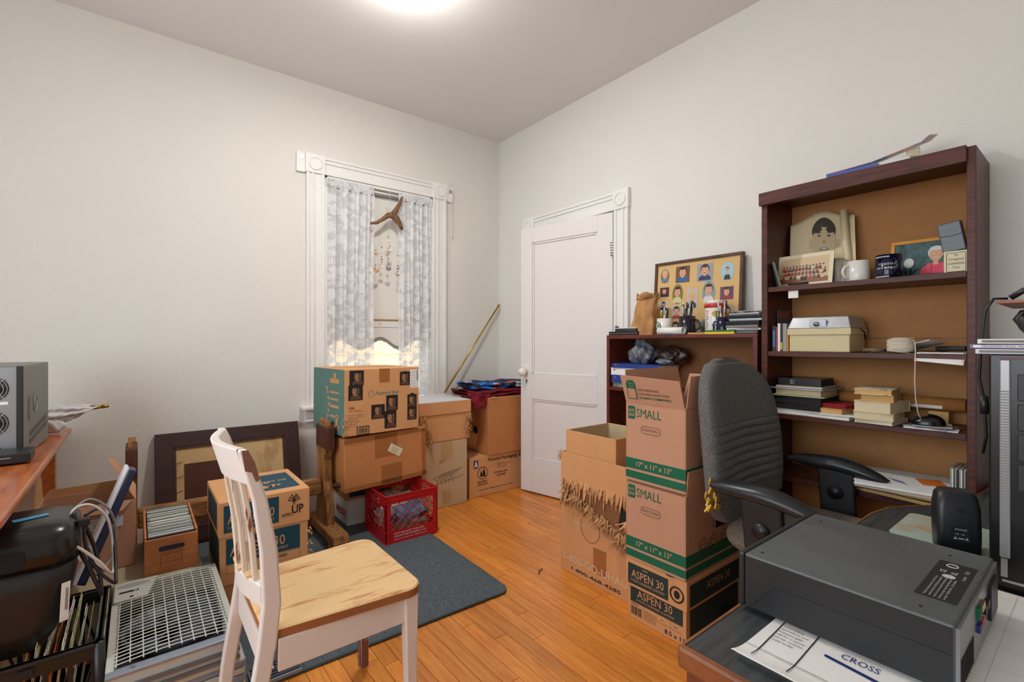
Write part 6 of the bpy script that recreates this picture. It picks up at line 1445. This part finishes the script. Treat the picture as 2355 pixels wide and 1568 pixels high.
# shelf 4 (low): big white magazines and disc cases
zz = S4
for k, (lb, dx, dy, dz, mm, rz, pgm, xx) in enumerate((('black-spined magazine pile lowest on the bottom shelf', .24, .26, .018, m_black, -8, m_tanp, 2.36), ('gold-edged black book on the bottom shelf', .235, .25, .012, m_black, -4, m_tanp, 2.35), ('cream-edged thick catalogue on the bottom shelf', .25, .27, .014, m_white, 4, m_cream, 2.335), ('white catalogue with an orange diamond print on the bottom shelf', .27, .28, .018, m_white, 8, m_white, 2.325))):
    t = book(lb, (xx, .51, zz), (dx, dy, dz), mm, rz, pgm, 'catalogues on the bottom shelf'); zz += dz+.0006
    if k == 3:
        F_ = T(0, 0, dz+.0006)
        MB().poly([(-.03, -.13, 0), (.06, -.10, 0), (.03, -.03, 0), (-.06, -.06, 0)], 0, F_).build('orange_diamond', mat('print_orange', (226, 116, 30), .5), t)
        MB().poly([(-.10, -.02, 0), (-.05, .0, 0), (-.02, .05, 0), (-.07, .02, 0)], 0, F_).build('blue_squiggle', mat('print_blue', (120, 140, 180), .5), t)
for k in range(4):
    t = thing('disc_case', 'clear disc case standing at the right end of the bottom shelf, %s' % ('leftmost of four', 'second of four', 'third of four', 'rightmost of four')[k], 'case', (2.285, .388-k*.0125, zz-.006 if False else S4), 0, 'disc cases on the bottom shelf')
    t.location = (2.285, .361-k*.0118, S4)
    MB().box(0, .125, 0, .0098, 0, .142).build('case', mat('case_clear', (150, 156, 150), .15), t, bevel=.001); MB().box(-.0006, 0, .001, .0045, .004, .138).build('spine', m_black if k % 2 else m_white, t)
# ---------------- office chair ----------------
m_fab = mat('charcoal_fabric', (112, 111, 108), .95, col2=(74, 74, 72), scale=160, bump=.7, bscale=220)
m_fab2 = mat('seat_fabric', (130, 118, 104), .95, col2=(80, 72, 64), scale=140, bump=.7, bscale=220)
oc = thing('office_chair', 'charcoal fabric office chair with padded black armrests and a torn back', 'chair', (1.895, .70, 0))
# back cushion: loft of rounded horizontal slices with ribs
def backf(u, v):
    z = .49+.605*v
    hw = .235+.045*math.sin(math.pi*min(1, v*.9+.12))
    if v > .70: hw *= max(0.0, 1-((v-.70)/.303)**2.6)**.45
    if v < .10: hw *= .72+.28*(v/.10)
    yc = .205+.30*(v-.15)*.38+.05*(1-v)**2
    th = .052*(1-.35*max(0, v-.7)/.3)*(1 if v < .97 else .55)
    a = 2*math.pi*u; ca, sa = math.cos(a), math.sin(a)
    x = hw*math.copysign(abs(ca)**.55, ca); y = th*math.copysign(abs(sa)**.75, sa)
    curve = .045*(x/.28)**2          # wraps forward at the sides
    rib = 0
    if sa < 0 and .18 < v < .60: rib = .013*abs(math.sin((v-.18)/.052*math.pi))**.4-.008
    return (x, yc+y-curve-rib*(1-(x/.3)**2), z)
MB().grid(backf, 48, 200, closeu=True).build('backrest', m_fab, oc, smooth=True)
MB().box(-.14, .14, .258, .272, .44, .72).build('back_shell', m_black, oc, bevel=.01)
def seatf(u, v):
    a = 2*math.pi*u; b_ = math.pi*(v-.5); ca, sa = math.cos(a), math.sin(a)
    cb_ = abs(math.cos(b_))**.35
    return (.275*math.copysign(abs(ca)**.6, ca)*cb_, -.03+.245*math.copysign(abs(sa)**.6, sa)*cb_, .462+.052*math.sin(b_)+.01*(-sa)*cb_*0)
MB().grid(seatf, 48, 16, closeu=True).build('seat', m_fab2, oc, smooth=True)
MB().box(-.16, .16, -.15, .15, .385, .412).build('seat_plate', m_black, oc, bevel=.005)
MB().cyl((0, 0, .10), (0, 0, .39), .028, n=16).build('gas_column', m_black, oc, smooth=True)
for k in range(5):
    a = R(20+72*k); lg2 = MB().tube([(.03*math.cos(a), .03*math.sin(a), .12), (.16*math.cos(a), .16*math.sin(a), .105), (.29*math.cos(a), .29*math.sin(a), .075)], [.028, .022, .016], 8).build('base_leg', m_black, oc, smooth=True)
    MB().cyl((.29*math.cos(a)-.012*math.sin(a), .29*math.sin(a)+.012*math.cos(a), .029), (.29*math.cos(a)+.012*math.sin(a), .29*math.sin(a)-.012*math.cos(a), .029), .028, n=16).build('caster', m_black, lg2, smooth=True)
m_pad = mat('armrest_rubber', (34, 36, 40), .35)
for s_ in (-1, 1):
    def armf(u, v, s_=s_):
        y = .175-.345*u; w_ = .044*math.sin(math.pi*min(1, max(0, u*.94+.03)))**.35; h_ = .029*math.sin(math.pi*min(1, max(0, u*.94+.03)))**.4
        a = 2*math.pi*v; z = .676-.01*(1-u)-.055*max(0, u-.45)**1.7*2.2
        return (s_*.318+w_*math.cos(a), y, z+h_*math.sin(a))
    MB().grid(lambda u, v: armf(v, u), 16, 22, closeu=True).build('arm_pad', m_pad, oc, smooth=True)
    st2 = MB().add([(s_*.30, -.075, .36), (s_*.335, -.075, .36), (s_*.335, .045, .36), (s_*.30, .045, .36), (s_*.312, -.06, .652), (s_*.338, -.06, .652), (s_*.338, .07, .652), (s_*.312, .07, .652)],
        [(0, 3, 2, 1), (4, 5, 6, 7), (0, 1, 5, 4), (1, 2, 6, 5), (2, 3, 7, 6), (3, 0, 4, 7)]).build('arm_support', m_black, oc, bevel=.008)
    MB().cyl((s_*.30-.008 if s_ > 0 else s_*.34, 0, .56), (s_*.30 if s_ > 0 else s_*.34-.008, 0, .56), .026, n=20).build('arm_knob', m_black, st2, smooth=True)
    MB().box(min(s_*.14, s_*.335), max(s_*.14, s_*.335), -.05, .03, .385, .412).build('arm_bracket', m_black, oc, bevel=.004)
rdy = random.Random(2); mb = MB()
for k in range(14):
    p = Vector((-.285+rdy.uniform(-.01, .02), .185+rdy.uniform(-.02, .02), .66-k*.007)); mb.add([tuple(p), tuple(p+Vector((-.03-rdy.random()*.03, -.01, .02))), tuple(p+Vector((-.02-rdy.random()*.03, 0, -.005))), tuple(p+Vector((.0, .01, -.02)))], [(0, 1, 2, 3)])
mb.build('torn_foam', mat('yellow_foam', (214, 180, 80), .95, var=.2, scale=60), oc, solid=.006, kind='stuff')
# ---------------- desk at the right ----------------
m_dkt = mat('black_woodgrain', (62, 66, 68), .5, col2=(38, 40, 42), scale=6, stretch=(.8, 12, 1), thr=(.35, .6))
m_edge = mat('desk_wood_edge', (150, 88, 46), .45, col2=(110, 58, 30), scale=9, stretch=(1, 1, 1))
dk = thing('computer_desk', 'black-topped computer desk with worn wood edging in the right foreground', 'desk', (.73, -.45, 0))
ZD = .64
pts = [(.0, 0), (1.77, 0), (1.77, .725)]
pts += [(1.60, .735), (1.42, .755), (1.29, .795), (1.22, .845), (1.13, .893), (1.03, .911), (.94, .912), (0, .912)]
MB().prism([(a+.012 if a < .01 else a, b_) for a, b_ in pts], ZD-.024, ZD).build('top', m_dkt, dk, bevel=.001)
MB().box(-.006, .0115, -.0, .914, ZD-.030, ZD+.004).build('edge_band', m_edge, dk, bevel=.004)
pe = [(p_[0], p_[1], ZD-.012) for p_ in pts[2:]]
mb = MB()
for i in range(len(pe)-1):
    a, b_ = Vector(pe[i]), Vector(pe[i+1]); d_ = (b_-a).normalized(); n_ = Vector((d_.y, -d_.x, 0))
    q = [a, b_, b_+n_*.005, a+n_*.005]; mb.add([(p_.x, p_.y, ZD-.024) for p_ in q]+[(p_.x, p_.y, ZD+.0015) for p_ in q], [(0, 1, 2, 3), (7, 6, 5, 4), (0, 4, 5, 1), (1, 5, 6, 2), (2, 6, 7, 3), (3, 7, 4, 0)])
mb.build('rim', m_edge, dk)
MB().box(.008, .028, .005, .906, 0, ZD-.025).build('side_panel', mat('desk_side_wood', (132, 70, 36), .45, col2=(96, 46, 24), scale=9, stretch=(6, 6, .8)), dk, bevel=.002)
MB().box(1.74, 1.765, .02, .70, 0, ZD-.025).build('side_panel', m_dkt, dk); MB().box(.03, 1.73, .05, .07, .1, ZD-.025).build('back_panel', m_dkt, dk)
# desk calendar blotter
cal = thing('desk_calendar', 'white desk calendar pad with a pen advert, under the desktop computer', 'calendar', (.795, -.30, ZD+.0005), 0)
MB().box(0, .62, 0, .697, 0, .004).build('pad', m_white, cal)
MB().box(-.012, .60, -.01, .675, -.0004, .0).build('backing_card', mat('backing_grey', (60, 62, 64), .8), cal) if False else None
def crl(u, v): return (.035-.055*u, .10+.597*v, .0042+.010*u*u*(.4+v*.6))
MB().grid(crl, 6, 10).build('curled_sheet', m_white, cal, smooth=True, solid=.0006)
FT = T(0, 0, .0046)
mb = MB()
for k in range(5): mb.rect(.28+k*.075, .0, .2806+k*.075, .69, .0004, 0, FT)
for k in range(8): mb.rect(.04, .0+k*.085, .61, .0006+k*.085, .0004, 0, FT) if k < 6 else None
mb.build('grid_lines', mat('line_grey', (170, 172, 176), .8), cal)
mb = MB(); mb.tube([(.0, .673, .0105), (.03, .675, .0052), (.165, .681, .005)], .0009, 4); mb.tube([(.0, .619, .010), (.03, .62, .0052), (.165, .625, .005)], .0009, 4); mb.build('pad_rule', m_ink, cal)
FX = Matrix(((0, -1, 0, 0), (-1, 0, 0, 0), (0, 0, 1, .0050), (0, 0, 0, 1)))  # text reads along -Y? (x->-Y, y->-X mirrored kept right-handed below)
FX = Matrix(((0, 1, 0, 0), (-1, 0, 0, 0), (0, 0, 1, .0050), (0, 0, 0, 1)))   # x -> -Y, y -> +X
txt('CROSS', cal, FX, -.582, .112, .016, m_fb, .052)
for k in range(6): txt(('advertising', 'specialties and', 'business gifts', 'call for a quote', 'ask for samples', 'order today')[k], cal, FX, -.675+.0, .13-k*.011, .0052, m_inkb, None)
mb = MB(); mb.poly([(.103, .60, .0052), (.096, .60, .0052), (.070, .40, .0052), (.079, .40, .0052)]); mb.build('pen_picture', m_fb, cal)
for k in range(4): txt(('15', '22', '8', '29')[k], cal, FX, -.40+k*.085, .02+.0*k, .010, m_inkb); 
for k in range(5): txt(str(9+k*7), cal, FX, -.22+.04*(k % 2), .36+k*.05, .011, m_inkb)
txt('Julian', cal, FX, -.60, .155, .012, mat('pen_blue', (90, 110, 170), .8), .05, rot=25)
# slim desktop computer lying flat
m_pc = mat('dusty_black_case', (88, 92, 92), .5, col2=(70, 74, 76), scale=5, stretch=(1, 1, 1)); m_pcs = mat('dark_case_side', (34, 35, 37), .4)
pc = thing('desktop_computer', 'slim black desktop computer lying flat on the desk with a spec sticker', 'computer', (.932, .140, ZD+.0055), 0)
px_, py_, pz_ = .35, .322, .1055
MB().box(0, px_, .006, py_-.012, .004, pz_).build('case', m_pc, pc, bevel=.003)
MB().box(-.002, px_+.002, py_-.0115, py_, .002, pz_+.001).build('front_bezel', m_pcs, pc, bevel=.004)
MB().box(-.0012, .0, .008, py_-.014, .006, pz_-.004).build('side_cover', m_pcs, pc)
F1 = face('-X', px_, py_, pz_, .0014)
mb = MB(); mb.tube([(.028, .012, 0), (.065, .060, 0), (.075, .062, 0), (.312, .062, 0)], .0007, 4, 0, F1); mb.build('panel_seam', m_ink, pc)
MB().ell(.052, .035, .009, .011, .0006, 0, F1).build('thumb_button', m_ink, pc)
for x, y in ((.03, .29), (.03, .05), (.30, .28), (.30, .06), (.14, .03)): MB().ell(x, y, .004, .003, pz_+.0005).build('vent_hole', m_ink, pc)
Ft = Matrix(((0, 1, 0, 0), (-1, 0, 0, 0), (0, 0, 1, pz_+.0008), (0, 0, 0, 1)))  # x->-Y, y->+X
sp = MB().box(.075, .262, .016, .068, pz_, pz_+.0007).build('spec_sticker', m_ink, pc)
FS = Matrix(((1, 0, 0, 0), (0, 1, 0, 0), (0, 0, 1, pz_+.001), (0, 0, 0, 1)))
m_sp = mat('sticker_print', (186, 192, 198), .6)
for k, s_ in enumerate(('This device complies with part 15 of the FCC rules', 'operation is subject to the following two conditions', 'may not cause harmful interference', 'must accept any interference', 'model  RG551AA  3.5A 60Hz')): txt(s_, sp, FS, .08, .055-k*.0062, .0033, m_sp, .095)
txt('CE', sp, FS, .20, .05, .008, m_sp, bold=.02); txt('UL', sp, FS, .20, .035, .008, m_sp, bold=.02); txt('N24', sp, FS, .22, .022, .006, m_sp); txt('100-240V', sp, FS, .185, .022, .004, m_sp)
mb = MB(); mb.tube([(.243+.008*math.cos(R(a)), .047+.008*math.sin(R(a)), 0) for a in range(0, 361, 24)], .001, 4, 0, FS); mb.ell(.186, .043, .009, .009, .0003, 0, FS); mb.build('approval_marks', m_sp, sp)
bk = MB().box(.004, px_-.004, .001, .006, .006, pz_-.004).build('rear_panel', m_steel, pc)
Fb_ = face('-Y', px_, py_, pz_, -.0005)
mb = MB()
for k in range(9): MB().box(.012+k*.011, .016+k*.011, .0, .001, .012, .055).build('vent_slot', m_ink, bk)
for k, (x, z, w_, h_, mm) in enumerate(((.13, .05, .02, .012, m_fb), (.155, .05, .02, .012, m_fr_), (.13, .07, .014, .02, m_green), (.15, .075, .03, .012, m_brass), (.185, .06, .016, .014, m_black), (.21, .06, .016, .014, m_black), (.24, .03, .07, .06, m_black))): MB().box(x, x+w_, -.004, .001, z, z+h_).build('port', mm, bk)
for x in (.04, .30):
    for y in (.05, .27): MB().box(x-.012, x+.012, y-.012, y+.012, 0, .0042).build('rubber_foot', m_ink, pc)
rds = random.Random(6)
mb = MB()
for k in range(60):
    x, y = rds.uniform(.01, .33), rds.uniform(.01, .30); r_ = rds.uniform(.0004, .0014); mb.ell(x, y, r_*(1+rds.random()*2), r_, pz_+.0004, 0, None, 6)
mb.build('dust_specks', mat('dust', (130, 130, 124), .9), pc, kind='stuff')
# tower at the right
tw = thing('computer_tower', 'black computer tower with a silver ribbed front strip at the right edge', 'computer', (1.432, -.03, ZD+.001), 0)
MB().box(.012, .43, 0, .198, 0, .494).build('case', m_pcs, tw, bevel=.004)
MB().box(0, .012, -.002, .200, 0, .496).build('front_panel', m_blackg, tw, bevel=.003)
for k in range(4): MB().box(-.003, .0, .012, .158, .40-k*.062, .455-k*.062).build('drive_bay', m_black, tw, bevel=.002)
MB().box(-.005, -.003, .05, .13, .225, .245).build('bay_button', m_pcs, tw, bevel=.002)
st3 = MB().box(-.004, .0, .168, .184, .07, .485).build('silver_strip', mat('strip_silver', (150, 146, 146), .3, metal=.4), tw, bevel=.002)
for k in range(60): MB().box(-.0052, -.004, .170, .182, .075+k*.0058, .0775+k*.0058).build('rib', m_grey, st3)
MB().box(-.0045, -.001, .01, .184, .485, .489).build('top_trim', m_redwood, tw); MB().box(-.004, -.001, .172, .182, .03, .068).build('badge_strip', m_metal, tw); MB().box(-.004, -.001, .0, .18, .020, .025).build('bottom_trim', m_metal, tw)
ZT = ZD+.001+.4965
for k, (lb, dx, dy, rz, mm) in enumerate((('pale disc case lowest on the computer tower', .125, .142, 4, mat('case_pale', (200, 196, 206), .25)), ('purple-spined software case in the middle on the tower', .125, .142, -6, mat('case_purple', (90, 80, 130), .3)), ('white jewel case topmost on the computer tower', .125, .142, 8, m_white))):
    t = thing('disc_case', lb, 'case', (1.50, .125, ZT+k*.0108), rz, 'disc cases on the tower'); MB().box(-dx/2, dx/2, -dy/2, dy/2, 0, .0102).build('case', mm, t, bevel=.001); MB().box(-dx/2-.0006, -dx/2, -dy/2+.006, dy/2-.006, .0025, .0078).build('spine', m_white if k == 1 else m_grey, t)
    if k == 1: txt('PROFESSIONAL RECORDING', t, Matrix(((0, 0, -1, -dx/2-.0006), (-1, 0, 0, dy/2), (0, 1, 0, 0), (0, 0, 0, 1))), .02, .0035, .0034, m_ink, .10)
hp = thing('headphones', 'silver and black headphones lying on the disc cases at the right edge', 'headphones', (1.50, .10, ZT+.033), 0)
MB().lathe([(.022, -.010), (.028, 0), (.022, .010), (.0, .012)], 24, 0, T(0, .005, .03) @ RY(-80)).build('ear_cup', mat('silver_plastic', (176, 180, 186), .3), hp, smooth=True); MB().lathe([(.024, .008), (.029, .014), (.024, .022), (0, .022)], 24, 0, T(0, .005, .032) @ RY(-80)).build('ear_pad', m_black, hp, smooth=True)
MB().tube([(.02, .03, .030), (.02, .038, .042), (.02, .03, .056), (.02, .0, .062), (.02, -.05, .06)], .006, 8).build('headband', m_black, hp, smooth=True)
# shelf riser above the tower with a headset
rs_ = thing('desk_riser', 'thin wooden riser shelf over the computer tower at the right edge', 'shelf', (1.52, -.10, ZT), 0)
MB().box(-.06, .20, -.10, .262, .108, .114).build('board', m_edge, rs_, bevel=.001)
for x in (-.04, .18): MB().box(x, x+.012, -.08, -.06, -.4968, .1078).build('leg', m_edge, rs_)
hs = thing('headset', 'black headset with a hanging cord on the riser shelf', 'headset', (1.50, .10, ZT+.1145), 0)
MB().grid(crump(0, -.03, .014, .025, .04, .014, 1.2), 32, 14, closeu=True).build('ear_piece', m_black, hs, smooth=True)
MB().tube([(0, -.06, .012), (.0, -.045, .026), (0, -.01, .032), (0, .025, .022), (0, .045, .007)], .006, 8).build('band', m_black, hs, smooth=True)
MB().tube([(0, .05, .006), (-.02, .068, .006), (-.022, .082, -.02), (-.02, .088, -.09), (-.015, .092, -.17), (-.01, .085, -.22), (-.006, .082, -.30), (.0, .088, -.34)], .0028, 6).build('cord', m_cb, hs, smooth=True)
MB().cyl((-.008, .086, -.21), (-.006, .084, -.25), .008, n=10).build('inline_control', m_black, hs, smooth=True)
# speaker, its back to the room
spk = thing('speaker', 'small black desktop speaker seen from behind on the mouse pad corner', 'speaker', (1.61, .248, ZD+.0045), 0, rot=(0, R(4), R(22)))
spk.scale = (.88, .88, .9)
mb = MB(); rings(mb, [(-.03, .045, -.046, .046, .012, 0), (-.032, .048, -.048, .048, .014, .05), (-.03, .048, -.048, .048, .016, .12), (-.022, .045, -.044, .044, .018, .15), (-.008, .038, -.036, .036, .016, .163)], 6); mb.build('cabinet', m_pcs, spk, smooth=True)
FB = Matrix(((0, 0, -1, -.0335), (-1, 0, 0, .048), (0, 1, 0, 0), (0, 0, 0, 1)))
MB().ell(.05, .115, .007, .007, .0025, 0, FB).build('bass_port', m_ink, spk)
lbp = MB().rect(.028, .03, .07, .07, .0008, 0, FB).build('rating_label', m_ink, spk)
txt('SPEAKER', lbp, FB, .036, .060, .0045, m_sp, .026, z=.0012); txt('CE  UL', lbp, FB, .036, .048, .004, m_sp, .022, z=.0012)
mb = MB(); mb.poly([(.033, .036, .0012), (.041, .036, .0012), (.037, .043, .0012)], 0, FB); mb.poly([(.057, .036, .0012), (.065, .036, .0012), (.061, .043, .0012)], 0, FB); mb.rect(.043, .037, .055, .040, .0012, 0, FB); mb.build('warning_print', m_sp, lbp)
# mouse pad
def pad_mat():
    return mat('floral_pad', (170, 186, 176), .6, col2=(178, 148, 104), scale=8, thr=(.40, .55))
mp_ = thing('mouse_pad', 'floral printed mouse pad lying on the desk behind the speaker', 'mouse pad', (1.735, .275, ZD+.0006), 0)
MB().prism(rrect(-.12, .115, -.15, .115, .02), 0, .003).build('pad', pad_mat(), mp_)
rdq = random.Random(5)
for k in range(9):
    x, y = rdq.uniform(-.09, .09), rdq.uniform(-.13, .03)
    MB().ell(x, y, rdq.uniform(.010, .02), rdq.uniform(.007, .014), .0033).build('flower_print', mat('flower_%d' % (k % 3), [(176, 70, 66), (206, 140, 110), (190, 100, 90)][k % 3], .6), mp_)
# ---------------- bits on the floor ----------------
tw_ = thing('twig', 'small brown twig lying on the wooden floor near the chewed box', 'twig', (1.60, 1.80, .0), 30)
MB().tube([(-.03, 0, .004), (0, .006, .006), (.03, 0, .004)], .0025, 5).build('stem', m_stain, tw_); MB().tube([(0, .006, .006), (.012, .018, .005)], .0015, 5).build('side_shoot', m_stain, tw_)
mb = MB(); rdz = random.Random(17)
for k in range(140):
    x, y = rdz.uniform(.75, 2.2), rdz.uniform(.9, 2.9); s_ = rdz.uniform(.001, .0035)
    if x > 1.6 and y < 1.8: continue
    z_ = .0098 if (x < 1.37 and y > 1.80) else .0006
    mb.add([(x, y, z_), (x+s_, y+s_*.4, z_), (x+s_*.5, y+s_, z_+s_*.4), (x-s_*.3, y+s_*.7, z_)], [(0, 1, 2), (0, 2, 3)])
o = mb.build('crumbs', m_cream, None, kind='stuff'); tag(o, 'scattered pale crumbs and specks across floor and rug', 'debris')
